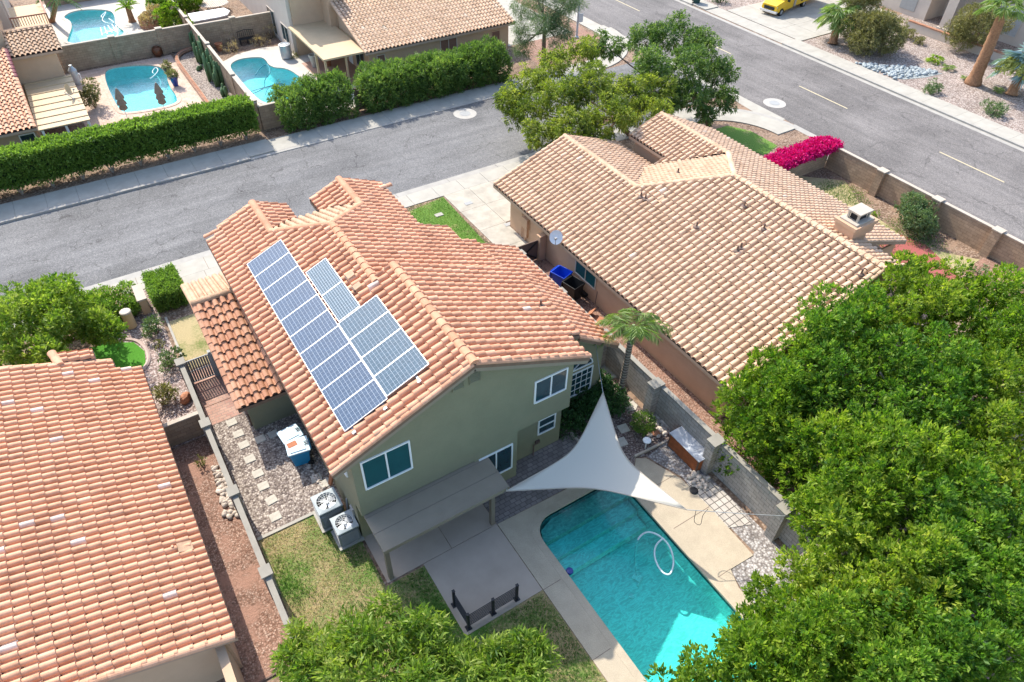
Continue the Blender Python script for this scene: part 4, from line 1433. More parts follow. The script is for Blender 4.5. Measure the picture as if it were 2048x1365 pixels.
q = G(367, 1090, 3.0)
mb = MB()
mb.obox((q.x, q.y, 1.7 - .4 * q.x + .1), (.5, .42, .1), ry=.38)
mb.tube([(q.x - .35, q.y + .1, 1.7 - .4 * q.x), (q.x - .35, q.y + .1, 1.7 - .4 * q.x + .35)], .05, 8, m=1)
mb.build("roof_vent", [M_tileP, M_tileL], LN)

# ------------------------------------------------------------------ houses across the side street
HC = thing("tan_house", "tan stucco house with a long tile roof across the street", "house", (22.3, 57.4, 0))
mb = MB()
mb.box(22.3, 57.4, 0, 36.4, 72, 2.55)
prism_x(mb, [(57.4, 2.55), (72, 2.55), (72, 7.0), (57.4, 2.6)], 22.3, 22.5)
mb.box(36.4, 58.2, 0, 37.0, 58.9, 2.9)
mb.box(36.4, 62.5, 0, 37.0, 63.2, 3.6)
mb.build("wall", M_wallC, HC)
mb = MB()
mb.box(18.75, 65.7, 0, 22.25, 90, 8.5)
mb.box(21.6, 63.9, 0, 22.9, 65.69, 6.2)
mb.build("upper_wall", M_wallC, HC)
MB().box(18.45, 65.9, 0, 18.74, 90, 9).build("rear_wall", M_wallF, HC)
tiles(HC, [[(21.85, 56.85), (36.9, 56.85), (36.9, 72), (21.85, 72)]], (0, .3, -14.455), (0, 1), M_tileR, M_underW, w=.36, l=.48, org=(21.85, 56.85), seed=41, tint0=.55, whites=.006)
caps(HC, (21.95, 56.9, 2.62), (21.95, 64.5, 4.9), M_tileR, .15, .45, "rake_cap", .04)
caps(HC, (21.95, 64.5, 4.9), (21.95, 71.9, 7.1), plain("maroon_tile", (.16, .035, .045), .15, 3, .7), .16, .45, "rake_cap", .04, label="maroon painted rake tiles")
window(HC, (29.2, 57.4, .9), (1, 0, 0), (0, 0, 1), 1.75, 1.3, M_wallF, M_shutter, label="double brown screened window")
window(HC, (23.0, 57.4, .6), (1, 0, 0), (0, 0, 1), .8, 1.45, M_wallF, M_shutter, panes=1)
window(HC, (34.6, 57.4, .5), (1, 0, 0), (0, 0, 1), .95, 1.5, M_wallC, M_shutter, panes=1)
window(HC, (18.45, 72.6, .3), (0, -1, 0), (0, 0, 1), 2.2, 2.3, M_wallF, M_glass)
window(HC, (18.45, 68.8, .6), (0, -1, 0), (0, 0, 1), 2.0, 1.6, M_wallF, M_glass)
window(HC, (22.3, 60.4, .4), (0, -1, 0), (0, 0, 1), 1.9, 1.6, M_grey, M_glass)
MB().box(22.26, 61.4, 0, 22.3, 62.3, 2.05).build("door", M_white, HC)
mb = MB()
prism_y(mb, [(18.2, 2.55), (22.0, 2.55), (22.0, 2.7), (18.2, 2.7)], 57.1, 65.68)
mb.build("patio_roof", M_tanP, HC)
MB().box(18.35, 59.6, 0, 18.52, 59.77, 2.55).build("post", M_tanP, HC)
MB().box(18.35, 57.4, 0, 18.52, 57.57, 2.55).build("post", M_tanP, HC)
MB().box(20.2, 57.4, 0, 20.35, 57.55, 2.55).build("post", M_tanP, HC)
tiles(HC, [[(18.1, 65.2), (22.4, 65.2), (22.4, 69), (18.1, 69)]], (0, .3, 7.3 - .3 * 65.2), (0, 1), M_tileR, M_underW, w=.36, l=.48, org=(18.1, 65.2), seed=42)

HA = thing("tan_house", "tan house with a tile roof and a ribbed patio roof in the upper left corner", "house", (-3.4, 56.5, 0))
mb = MB()
mb.box(-16, 56.6, 0, -3.4, 64.6, 2.5)
mb.box(-16, 64.9, 0, -.3, 72, 4.3)
mb.box(-16, 66.5, 4.3, -3.2, 74, 6.8)
prism_x(mb, [(56.6, 2.45), (64.6, 2.45), (64.6, 4.85)], -3.65, -3.42)
mb.build("wall", M_wallC, HA)
tiles(HA, [[(-14, 56.0), (-3.25, 56.0), (-3.25, 64.8), (-14, 64.8)]], (0, .28, 2.6 - .28 * 56), (0, 1), M_tileL, M_underW, w=.36, l=.48, org=(-3.25, 56), seed=43, tint0=.6)
caps(HA, (-3.35, 56.05, 2.62), (-3.35, 61.5, 4.15), M_tileL, .14, .45, "rake_cap", .04)
caps(HA, (-3.35, 61.5, 4.15), (-3.35, 64.7, 5.05), bpy.data.materials["maroon_tile"], .16, .45, "rake_cap", .05, label="maroon painted rake tiles")
tiles(HA, [[(-3.3, 64.5), (.25, 64.5), (.25, 67.6), (-3.3, 67.6)]], (0, .28, 4.5 - .28 * 64.5), (0, 1), M_tileP, M_underW, w=.36, l=.48, org=(-3.3, 64.5), seed=44, tint0=.6)
caps(HA, (-3.2, 67.55, 5.38), (.2, 67.55, 5.38), M_tileP, .16, .4)
mb = MB()
mb.box(-3.25, 55.9, 2.36, .12, 64.88, 2.44)
for k in range(8):
    mb.box(-3.25, 56.6 + 1.12 * k, 2.44, .12, 56.66 + 1.12 * k, 2.5)
mb.build("patio_roof", M_tanP, HA)
for x, y in ((-.05, 56.1), (-3.0, 56.1), (-.05, 60.3), (-1.5, 56.1)):
    MB().box(x - .08, y - .08, 0, x + .08, y + .08, 2.36).build("post", M_white, HA)
q = GY(150, 297, 56.6)
window(HA, (-4.55, 56.6, .9), (1, 0, 0), (0, 0, 1), 1.0, 1.2, M_white, M_glass, panes=1)

HB = thing("balcony_house", "pinkish stucco house with a wooden railed balcony at the top left edge", "house", (-3, 75, 0))
MB().box(-16, 77.2, 0, -2.6, 95, 9).box(-3.4, 74.8, 0, -2.7, 75.5, 9).build("wall", M_wallF, HB)
mb = MB()
mb.box(-2.6, 75.4, 2.85, .2, 82, 3.0)
mb.build("balcony_floor", M_tanP, HB)
mb = MB()
for k in range(15):
    mb.box(-2.6 + .2 * k, 75.42, 3.0, -2.54 + .2 * k, 75.47, 3.95)
mb.box(-2.65, 75.38, 3.95, .25, 75.5, 4.05)
for k in range(30):
    mb.box(.14, 75.5 + .22 * k, 3.0, .19, 75.55 + .22 * k, 3.95)
mb.box(.1, 75.5, 3.95, .24, 82, 4.05)
mb.build("railing", plain("redwood_rail", (.30, .14, .09), .15, 5), HB)
MB().box(.05, 75.4, 0, .2, 75.55, 2.85).build("post", M_brown, HB)
MB().box(.0, 81.2, 0, .2, 81.4, 2.85).build("post", M_brown, HB)

# ------------------------------------------------------------------ house at the top right
HF = thing("cream_house", "cream stucco house with a square porch column at the top right", "house", (79, 38, 0))
mb = MB()
mb.box(81.0, 10, 0, 95, 37.5, 6)
mb.box(79.4, 42.0, 0, 95, 60, 6)
mb.box(82.5, 37.5, 0, 95, 42, 6)
mb.build("wall", M_wallF, HF)
mb = MB()
mb.box(78.2, 38.6, 0, 79.5, 39.6, 6.2)
mb.box(78.05, 38.45, 0, 79.65, 39.75, .35)
mb.build("porch_column", M_wallF, HF)
window(HF, (81.0, 36.6, .7), (0, -1, 0), (0, 0, 1), 3.4, 2.6, M_wallF, M_steel, panes=2)
window(HF, (81.0, 30.5, 1.0), (0, -1, 0), (0, 0, 1), 2.4, 1.6, M_wallF, M_glass)
MB().box(79.34, 43.4, .5, 79.4, 45.2, 2.1).build("vent_grille", M_grey, HF)
MB().box(79, 10, 6, 95, 60, 6.2).build("roof", M_tileR, HF)
# ------------------------------------------------------------------ walls and fences
def wall(name, label, x0, y0, x1, y1, h, mat, capm, pil=(), pw=.5, proud=.16, loc=None, caph=.06, cat="wall", ph=.12, side=0):
    t = thing(name, label, cat, loc or (x0, y0, 0))
    MB().box(x0, y0, -.05, x1, y1, h).build("wall_face", mat, t)
    MB().box(x0 - .03, y0 - .03, h, x1 + .03, y1 + .03, h + caph).build("wall_cap", capm, t)
    along_y = (y1 - y0) > (x1 - x0)
    for p in pil:
        if along_y:
            a, b = (x0 - (proud if side <= 0 else 0), x1 + (proud if side >= 0 else 0))
            m_ = MB().box(a, p - pw / 2, -.05, b, p + pw / 2, h + ph)
            c_ = MB().box(a - .04, p - pw / 2 - .04, h + ph, b + .04, p + pw / 2 + .04, h + ph + .07)
        else:
            a, b = (y0 - (proud if side <= 0 else 0), y1 + (proud if side >= 0 else 0))
            m_ = MB().box(p - pw / 2, a, -.05, p + pw / 2, b, h + ph)
            c_ = MB().box(p - pw / 2 - .04, a - .04, h + ph, p + pw / 2 + .04, b + .04, h + ph + .07)
        o = m_.build("pilaster", mat, t)
        c_.build("pilaster_cap", capm, o)
    return t


ly = [G(px, py, 1.5).y for px, py in ((358, 728), (409, 850), (460, 988), (523, 1150))]
wall("block_wall", "long narrow block wall between the orange roofed house and the sage house yard", -.53, -8, -.37, ly[0], 1.45, M_blockG, M_capG, ly + [7.2], .42, .1)
wall("block_wall", "short tan block wall joining the orange roofed house to the long narrow wall", -2.35, 25.0, -.56, 25.16, 1.35, M_blockB, M_cap, (), .4, .1)
wall("block_wall", "grey block wall with shaded buttresses beside the pool and the wooden cabinet", 18.17, -6, 18.35, 27.35, 1.95, M_blockG, M_capG, (3.2, 7.15, 11.1, 15.05, 19.0, 22.9, 26.9), .45, .42, side=-1)
wall("block_wall", "tan block wall along the main street, with pilasters", 44.85, -8, 45.05, 26.6, 1.75, M_block, M_cap, (22.3, 18.1, 14.0, 10), .55, .32, side=-1)
wall("block_wall", "tan block wall under the magenta bougainvillea", 36.2, 26.62, 44.84, 26.8, 1.7, M_block, M_cap)
wall("block_wall", "tan block wall behind the oval pool, with a copper ball at its foot", -.3, 72.2, 11.0, 72.4, 2.15, M_blockB, M_cap, (4.3, 8.3), .5, .1)
wall("block_wall", "tan block wall between the oval pool yard and the kidney pool, beside the cacti", 11.02, 53.1, 11.22, 90, 2.2, M_blockB, M_cap, (74, 66.5, 59, 53.4), .42, .06)
wall("block_wall", "tan block wall behind the dry bushes and the metal bench", 11.25, 71.6, 18.4, 71.8, 2.2, M_blockB, M_cap, (14.8,), .5, .08)
wall("block_wall", "short tan block wall at the street corner of the kidney pool yard, between two hedges", 11.25, 53.0, 13.6, 53.2, 1.9, M_blockB, M_cap)
wall("block_wall", "tan wall behind the farthest curved pool at the top edge", .5, 91.0, 10.9, 91.2, 2.0, M_blockB, M_cap)
wall("garden_wall", "low cream wall with a brick coping before the cream house", 75.6, 30.5, 75.9, 41.5, .75, M_wallF, M_brickW, loc=(75.7, 36, 0), caph=.12)
# curved raised border of the cactus bed
mb = MB()
pts = spline([(8.75, 56.5, .18), (8.75, 62, .18), (8.7, 68, .18), (8.85, 70.2, .18), (9.5, 71.3, .18), (10.6, 71.9, .18)], 6)
mb.tube(pts, .2, 6)
tag(mb.build("raised_border", M_brickW, loc=(8.75, 60, 0)), "curved brick border of the cactus bed beside the tan paved yard", "border")
# metal slatted side gate
t = thing("side_gate", "grey metal gate of upright slats beside the tiled wing", "gate", (.2, 28.5, 0))
mb = MB()
for x in (-.34, .78):
    mb.box(x, 28.47, .05, x + .06, 28.53, 1.55)
for z in (.1, .8, 1.5):
    mb.box(-.28, 28.475, z, .78, 28.525, z + .05)
mb.build("gate_frame", M_grey, t)
mb = MB()
for k in range(9):
    mb.box(-.27 + .117 * k, 28.49, .15, -.18 + .117 * k, 28.51, 1.5)
mb.build("slat_panel", plain("slat_grey", (.20, .18, .165), .1, 4, .6), t)
MB().box(.84, 28.4, 0, .98, 28.6, 1.7).box(.98, 28.42, 0, 1.39, 28.58, 1.5).build("gate_post", M_grey, t)
# brown wooden gate by the neighbour
t = thing("side_gate", "brown wooden gate with a crossed brace beside the peach house", "gate", (19.6, 28.2, 0))
mb = MB()
mb.box(18.4, 28.2, .05, 20.25, 28.26, 1.45)
mb.build("gate_leaf", M_brown, t)
mb = MB()
mb.beam((18.5, 28.17, 1.35), (20.15, 28.17, .2), .04, .08).beam((18.5, 28.17, .2), (20.15, 28.17, 1.35), .04, .08)
mb.build("brace", M_dark, t)
MB().box(20.25, 28.0, 0, 20.72, 28.4, 1.75).build("gate_post", M_wallR, t)

# ------------------------------------------------------------------ black folding fence on the outer patio
fp = [G(909, 1211), G(937, 1257), G(986, 1227), G(1033, 1199)]
t = thing("folding_fence", "black metal folding fence of horizontal bars on the grey patio", "fence", tuple(fp[1]))
for p in fp:
    o = MB().box(p.x - .045, p.y - .045, .03, p.x + .045, p.y + .045, 1.12).build("post", M_black, t)
    MB().box(p.x - .11, p.y - .11, .03, p.x + .11, p.y + .11, .06).build("foot_plate", M_black, o)
    MB().obox((p.x, p.y, 1.14), (.11, .11, .03)).build("post_cap", M_black, o)
for a, b in zip(fp, fp[1:]):
    mb = MB()
    for k in range(8):
        z = .2 + .118 * k
        mb.beam((a.x, a.y, z), (b.x, b.y, z), .025, .03)
    mb.build("bar_panel", M_black, t)

# ------------------------------------------------------------------ shade sail
A_, B_, C_ = G(1012, 983, 2.5), G(1206, 786, 3.3), G(1374, 1020, 2.35)
t = thing("shade_sail", "large triangular beige shade sail over the end of the teal pool", "shade sail", (12, 12, 2.4))
n = 22
cen = (A_ + B_ + C_) / 3
mb = MB()
idx = {}
for i in range(n + 1):
    for j in range(n + 1 - i):
        a, b = i / n, j / n
        c = 1 - a - b
        p = A_ * a + B_ * b + C_ * c
        # edges curve inwards, the cloth sags a little in the middle
        w = a * b + b * c + c * a
        pull = 0
        for e, q in ((a, (b, c)), (b, (a, c)), (c, (a, b))):
            pull += (1 - e) ** 6 * q[0] * q[1] * 4
        d = cen - p
        p = p + d * min(.9, .37 * pull)
        p.z -= .55 * w * 3 * .5 + .03 * math.sin(6 * a + 4 * b)
        idx[i, j] = len(mb.v)
        mb.v.append(tuple(p))
for i in range(n):
    for j in range(n - i):
        mb.f.append([idx[i, j], idx[i + 1, j], idx[i, j + 1]])
        if j < n - i - 1:
            mb.f.append([idx[i + 1, j], idx[i + 1, j + 1], idx[i, j + 1]])
mb.m = [0] * len(mb.f)
mb.t = [.5] * len(mb.f)
sv = list(mb.v)
so = mb.build("sail_cloth", M_sail, t, smooth=True)
so.modifiers.new("thick", "SOLIDIFY").thickness = .012
mb = MB()
for key in (lambda i, j: i == 0, lambda i, j: j == 0, lambda i, j: i + j == n):
    mb.tube([sv[idx[k]] for k in sorted((k for k in idx if key(*k)), key=lambda k: (k[0], k[1]))], .022, 5)
mb.build("hem", M_cap, t)
for p, q in ((A_, Vector((9.0, 13.72, 2.3))), (B_, Vector((15.9, 17.2, 3.9))), (C_, Vector((18.2, 6.6, 2.0)))):
    MB().tube([p, p.lerp(q, .5) - Vector((0, 0, .03)), q], .014, 5).build("guy_rope", M_steel, t)
mb = MB()
p = C_.lerp(Vector((18.2, 6.6, 2.0)), .08)
mb.tube(spline([p, p + Vector((-.1, -.15, -.5)), p + Vector((.15, -.3, -.75)), p + Vector((.35, -.15, -.45)), p + Vector((.45, -.2, -.02))], 5), .012, 5)
mb.build("rope_end", M_black, t)

# ------------------------------------------------------------------ air conditioners
def ac(x, y, z0, w, h, label, round_=False):
    t = thing("air_conditioner", label, "air conditioner", (x, y, 0), "air conditioners in the yards")
    if round_:
        mb = MB().lathe([(w * .5, .08), (w * .5, h)], (x, y, 0), 28)
        mb.build("cabinet", M_steel, t)
        mb = MB()
        for k in range(36):
            a = 2 * PI * k / 36
            mb.obox((x + math.cos(a) * (w * .5 + .015), y + math.sin(a) * (w * .5 + .015), h * .55), (.03, .03, h * .8), rz=a)
        mb.build("grille", M_alu, t)
        MB().lathe([(w * .54, h), (w * .54, h + .07), (w * .4, h + .1), (w * .38, h + .05)], (x, y, 0), 28).build("top_ring", M_alu, t)
    else:
        MB().obox((x, y, .05), (w + .2, w + .2, .1)).build("pad", M_conc, t)
        MB().obox((x, y, .1 + (h - .34) / 2), (w, w, h - .34)).build("cabinet", plain("slate_grey", (.15, .175, .18), .08, 4, .6) if "slate_grey" not in bpy.data.materials else bpy.data.materials["slate_grey"], t, bevel=.05)
        mb = MB()
        for s in (-1, 1):
            for k in range(14):
                z = .2 + (h - .35) * k / 13
                mb.obox((x, y + s * (w / 2 + .005), z), (w * .86, .02, .018))
                mb.obox((x + s * (w / 2 + .005), y, z), (.02, w * .86, .018))
        mb.build("louvre", M_grey, t)
        # pale lid with a round mouth
        mb = MB()
        N = 32
        outer = [(max(-.5, min(.5, .72 * math.cos(2 * PI * k / N))) * (w + .04), max(-.5, min(.5, .72 * math.sin(2 * PI * k / N))) * (w + .04)) for k in range(N)]
        inner = [(.42 * w * math.cos(2 * PI * k / N), .42 * w * math.sin(2 * PI * k / N)) for k in range(N)]
        for k in range(N):
            a, b, c, d = outer[k], outer[(k + 1) % N], inner[(k + 1) % N], inner[k]
            mb.face([(x + a[0], y + a[1], h + .03), (x + b[0], y + b[1], h + .03), (x + c[0], y + c[1], h + .05), (x + d[0], y + d[1], h + .05)])
            mb.face([(x + b[0], y + b[1], h + .03), (x + a[0], y + a[1], h + .03), (x + a[0], y + a[1], h - .06), (x + b[0], y + b[1], h - .06)])
            mb.face([(x + d[0], y + d[1], h + .05), (x + c[0], y + c[1], h + .05), (x + c[0], y + c[1], h - .2), (x + d[0], y + d[1], h - .2)])
        mb.build("lid", plain("lid_grey", (.27, .31, .32), .05, 4, .5) if "lid_grey" not in bpy.data.materials else bpy.data.materials["lid_grey"], t)
        MB().lathe([(0, h - .19), (w * .43, h - .19)], (x, y, 0), 24).build("fan_well", M_dark, t)
    ht = h + (.1 if round_ else .02)
    mb = MB()
    for k in range(4):
        a = 2 * PI * k / 4 + .5
        c, s = math.cos(a), math.sin(a)
        pts = []
        for r, wd, dz in ((.06, .05, 0), (.2, .14, .03), (.36, .17, .05)):
            for sg in (-1, 1):
                pts.append((x + c * r * w - s * sg * wd * w, y + s * r * w + c * sg * wd * w, h - .1 + sg * dz))
        mb.add(pts, [(0, 1, 3, 2), (2, 3, 5, 4)])
    mb.build("fan_blade", M_alu, t)
    MB().lathe([(.09 * w, h - .12), (.09 * w, h - .02), (0, h - .01)], (x, y, 0), 12).build("fan_hub", M_steel, t)
    mb = MB()
    for k in range(16):
        a = 2 * PI * k / 16
        mb.tube([(x + math.cos(a) * .1 * w, y + math.sin(a) * .1 * w, ht + .03), (x + math.cos(a) * .42 * w, y + math.sin(a) * .42 * w, ht + .02)], .006, 4)
    for r in (.14, .24, .34, .42):
        mb.tube([(x + math.cos(2 * PI * k / 24) * r * w, y + math.sin(2 * PI * k / 24) * r * w, ht + .025) for k in range(25)], .006, 4)
    mb.build("guard", M_steel, t)
    return t


a1 = G(653, 1003, 1.2)
a2 = G(688, 1044, 1.1)
ac1 = ac(a1.x, a1.y, 0, .98, 1.2, "taller grey air conditioner with a yellow sticker, beside the sage wall")
mb = MB()
mb.box(a1.x + .495, a1.y + -.42, .82, a1.x + .502, a1.y - .12, 1.1)
mb.build("yellow_label", M_yellow, ac1)
MB().box(a1.x + .495, a1.y - .42, .5, a1.x + .502, a1.y - .12, .78).build("white_label", M_white, ac1)
ac(a2.x, a2.y, 0, .86, 1.05, "lower grey air conditioner next to the patio cover corner")
p = G(572, 117)
ac(p.x + .1, p.y, 0, .95, 1.2, "round grey air conditioner at the wall of the tan house by the kidney pool", True)
mb = MB()
mb.tube([(3.4, 17.3, 1.3), (3.3, 17.2, .6), (3.1, 17.1, .4)], .04, 6)
mb.box(3.34, 16.5, .9, 3.41, 16.8, 1.5)
mb.build("service_box", M_grey, MH)

# ------------------------------------------------------------------ wheeled bins
def bin_(x, y, rz, label, body, lid, h=1.15, w=.72, open_=False, scale=1.0, lidcol=None):
    t = thing("wheeled_bin", label, "trash bin", (x, y, 0), "wheeled trash bins", rz)
    w *= scale
    h *= scale
    mb = MB()
    d = w * 1.1
    lo, hi = .74, 1.0
    vs = []
    for z, k in ((.06, lo), (h * .86, hi * .96), (h * .88, hi * 1.04), (h * .95, hi * 1.04)):
        for sx, sy in ((-1, -1), (1, -1), (1, 1), (-1, 1)):
            vs.append((sx * w / 2 * k, sy * d / 2 * k, z))
    fs = [(i * 4 + k, i * 4 + (k + 1) % 4, (i + 1) * 4 + (k + 1) % 4, (i + 1) * 4 + k) for i in range(3) for k in range(4)] + [(3, 2, 1, 0)]
    if open_:
        o = len(vs)
        for z, k in ((h * .95, hi * .96), (h * .35, lo * .9)):
            for sx, sy in ((-1, -1), (1, -1), (1, 1), (-1, 1)):
                vs.append((sx * w / 2 * k, sy * d / 2 * k, z))
        fs += [(12 + k, 12 + (k + 1) % 4, o + (k + 1) % 4, o + k) for k in range(4)]
        fs += [(o + k, o + (k + 1) % 4, o + 4 + (k + 1) % 4, o + 4 + k) for k in range(4)] + [(o + 4, o + 5, o + 6, o + 7)]
    mb.add(vs, fs)
    mb.build("body", body, t, world=False, bevel=.02)
    mb = MB()
    if open_:
        mb.obox((0, d / 2 + .1, h * .62), (w * 1.02, .07, h * .62), rx=.16)
    else:
        mb.obox((0, 0, h * .985), (w * 1.1, d * 1.12, .07))
        mb.obox((0, -.02, h * 1.03), (w * .86, d * .8, .05))
        for k in (-1, 0, 1):
            mb.obox((w * .12 * k, d * .42, h * 1.05), (.03, .2, .03), m=1)
    mb.build("lid", [lid, M_dark], t, world=False, bevel=.02)
    for s in (-1, 1):
        MB().tube([(s * w * .42, d * .42, .13), (s * w * .5, d * .42, .13)], .13, 14).build("wheel", M_tyre, t, world=False)
    MB().tube([(-w * .4, d * .6, h * .93), (w * .4, d * .6, h * .93)], .022, 8).build("handle", body, t, world=False)
    return t


p = G(595, 893, 1.05)
b = bin_(p.x, p.y, -PI / 2 - .15, "bright blue wheeled bin with a pale lid under the solar roof eave", M_blueP, M_bluelid, 1.08, .8)
MB().obox((-.12, -.2, 1.14), (.3, .42, .006), rz=.2).build("brown_sticker", M_wood, b, world=False)
p = G(580, 868, 1.0)
bin_(p.x, p.y, -PI / 2 + .1, "dull teal wheeled bin behind the bright blue one", M_tealP, M_bluelid, 1.0, .76)
p = G(1124, 545, 1.05)
bin_(p.x, p.y, .3, "open royal blue wheeled bin in the narrow alley beside the peach house", M_royal, M_royal, 1.15, .85, True)
p = G(1139, 560, 1.1)
bin_(p.x + .05, p.y - .35, .2, "open black wheeled bin in front of the royal blue one in the alley", M_blackP, M_blackP, 1.2, .85, True)
p = G(1392, 8)
bin_(p.x, p.y, .8, "dark green wheeled bin at the kerb, top edge of the picture", M_greenP, M_greenP, 1.2, .8)

# ------------------------------------------------------------------ wooden cabinet
t = thing("storage_cabinet", "red wooden garden cabinet with a grey top against the block wall", "cabinet", (17.85, 12.1, 0))
mb = MB()
R_ = Matrix.Rotation(0, 3, 'Z')
x0, x1, y0, y1 = 17.45, 18.13, 11.2, 13.05
mb.box(x0, y0, .05, x1, y1, .9)
mb.build("body", M_wood, t)
mb = MB()
for k in range(9):
    z = .1 + .09 * k
    mb.box(x0 - .015, y0 + .04, z, x0 - .001, y1 - .04, z + .075)
    mb.box(x0 + .04, y0 - .015, z, x1 - .04, y0 - .001, z + .075)
mb.build("slat_cladding", M_wood, t)
mb = MB()
for yy in (y0, y1):
    mb.box(x0 - .02, yy - .03, 0, x0 + .04, yy + .03, .9)
mb.build("corner_post", M_brown, t)
MB().box(x0 - .06, y0 - .06, .902, x1 + .02, y1 + .06, .95).build("top", plain("grey_top", (.42, .44, .46), .15, 4, .5), t, bevel=.01)

# ------------------------------------------------------------------ stepping stones
pads = [(463.4, 846), (477, 868.6), (488, 890.5), (500, 919), (516, 948), (527, 973), (543, 1001), (551, 1034), (521, 879), (547, 869), (651, 968), (633, 957)]
nm = ["pale stepping stone nearest the side gate in the gravel yard", "second pale stepping stone from the side gate", "third pale stepping stone from the side gate", "fourth pale stepping stone from the side gate", "fifth pale stepping stone from the side gate", "sixth pale stepping stone from the side gate", "seventh pale stepping stone from the side gate", "last pale stepping stone before the dry lawn", "shaded stepping stone left of the wing wall corner", "shaded stepping stone under the wing wall", "sunlit stepping stone behind the taller air conditioner", "shaded stepping stone behind the air conditioners"]
for (px, py), lb in zip(pads, nm):
    q = G(px, py)
    mb = MB().obox((q.x, q.y, .02), (.46, .42, .05), rz=random.uniform(-.1, .1))
    tag(mb.build("stepping_stone", M_pad, loc=(q.x, q.y, 0), bevel=.02), lb, "stepping stone", "stepping stones in the gravel")
pads2 = [(1262, 813, 6), (1247, 858, 4), (1243, 885, 4), (1224, 751, 4), (1212, 738, 5)]
nm2 = ["hexagonal grey stepping stone between the round bushes", "square grey stepping stone beside the sail, upper one", "square grey stepping stone beside the sail, lower one", "pale square stepping stone behind the palm trunk", "pale stepping stone next to the house corner behind the palm"]
for (px, py, k), lb in zip(pads2, nm2):
    q = G(px, py)
    mb = MB()
    mb.prism([(q.x + .34 * math.cos(2 * PI * i / k + .6), q.y + .34 * math.sin(2 * PI * i / k + .6)) for i in range(k)], 0, .05)
    tag(mb.build("stepping_stone", M_pad, loc=(q.x, q.y, 0), bevel=.01), lb, "stepping stone", "stepping stones in the gravel")

# ------------------------------------------------------------------ river stones
def pebble(mb, x, y, r, z=0.0):
    a, b, c = r * random.uniform(.8, 1.3), r * random.uniform(.6, 1), r * random.uniform(.45, .8)
    th = random.uniform(0, PI)
    n, mseg = 7, 4
    vs, fs = [], []
    for i in range(mseg + 1):
        ph = PI * i / mseg
        for k in range(n):
            u = 2 * PI * k / n
            X, Y = a * math.sin(ph) * math.cos(u), b * math.sin(ph) * math.sin(u)
            vs.append((x + X * math.cos(th) - Y * math.sin(th), y + X * math.sin(th) + Y * math.cos(th), z + c * .7 + c * math.cos(ph)))
    fs = [(i * n + k, (i + 1) * n + k, (i + 1) * n + (k + 1) % n, i * n + (k + 1) % n) for i in range(mseg) for k in range(n)]
    mb.add(vs, fs, 0, random.random())


def stones(name, mat, pts, r, label):
    mb = MB()
    for x, y in pts:
        pebble(mb, x, y, r * random.uniform(.7, 1.3))
    return tag(mb.build(name, mat, smooth=True, loc=(pts[0][0], pts[0][1], 0)), label, "stones", kind="stuff")


def in_quad(pxs, n):
    out = []
    q = [G(*p) for p in pxs]
    for _ in range(n):
        a, b = random.random(), random.random()
        p = (q[0].lerp(q[1], a)).lerp(q[3].lerp(q[2], a), b)
        out.append((p.x, p.y))
    return out


stones("river_stones", M_stone, in_quad([(425, 930), (450, 950), (490, 1030), (450, 1040)], 130), .13, "pale river stones heaped along the left block wall")
stones("river_stones", M_stone, in_quad([(1285, 800), (1308, 815), (1352, 868), (1312, 875)], 110), .12, "pale river stones between the round bush and the block wall")
stones("river_stones", M_stone, in_quad([(1385, 930), (1418, 955), (1410, 985), (1375, 960)], 26), .14, "a few pale stones at the shaded end of the cabinet")
stones("desert_stones", plain("slate_stone", (.30, .33, .33), .35, 4, .8), in_quad([(1712, 128), (1830, 136), (1880, 147), (1790, 160)], 330), .17, "grey river stones laid as a dry stream in the desert yard")
stones("gravel_chips", M_stone, in_quad([(600, 900), (640, 960), (655, 985), (620, 950)], 22), .09, "small pale stones at the foot of the sage wall")

for i, (px, py, r, mt, lb) in enumerate(((373, 802, .35, M_terra, "reddish rock beside the left block wall"), (1311, 868, .22, M_terra, "pinkish boulder at the bed edging near the cabinet"), (1300, 872, .16, M_stone, "small pale boulder at the bed edging near the cabinet"))):
    mb = MB()
    q = G(px, py)
    pebble(mb, q.x, q.y, r)
    tag(mb.build("boulder", mt, loc=(q.x, q.y, 0)), lb, "rock")

# garden light, planters and pool things
q = G(1290, 898)
mb = MB()
mb.tube([(q.x, q.y, 0), (q.x, q.y, .62)], .025, 8)
mb.lathe([(.02, .6), (.2, .62), (.18, .66), (0, .72)], (q.x, q.y, 0), 18)
tag(mb.build("path_light", M_white, loc=(q.x, q.y, 0)), "small white mushroom path light at the bed edging", "garden light")
q = G(1387, 983)
tag(MB().lathe([(.17, 0), (.2, .07), (.15, .1), (.0, .1)], (q.x, q.y, 0), 16).build("drain_cap", M_dark, loc=(q.x, q.y, 0)), "round dark drain cap on the white gravel", "drain cap")
q = G(1305, 905)
q = G(1128, 1148, 0)
t = thing("chlorine_floater", "small dark blue floater at the left rim of the teal pool", "floater", (PX0 + .2, q.y, -.1))
MB().lathe([(0, -.15), (.1, -.13), (.14, -.03), (.16, .04), (.14, .1), (0, .12)], (PX0 + .2, q.y, -.1), 16).build("floater_body", M_bluepot, t)


def hose(name, pts, label, mat, r=.035, group="pool cleaner hoses", seg=8, cleaner=None, cm=None):
    sp = spline(pts, seg)
    t = thing(name, label, "pool hose", tuple(sp[0]), group)
    MB().tube(sp, r, 7).build("hose", mat, t, smooth=True)
    if cleaner:
        c = Vector(cleaner)
        mb = MB().obox(c, (.3, .38, .14), rz=.4).obox(c + Vector((.1, .12, .06)), (.12, .12, .12)).obox(c + Vector((-.05, -.22, -.02)), (.36, .05, .1), rz=.4)
        mb.build("cleaner_head", cm or M_white, t)
    return t


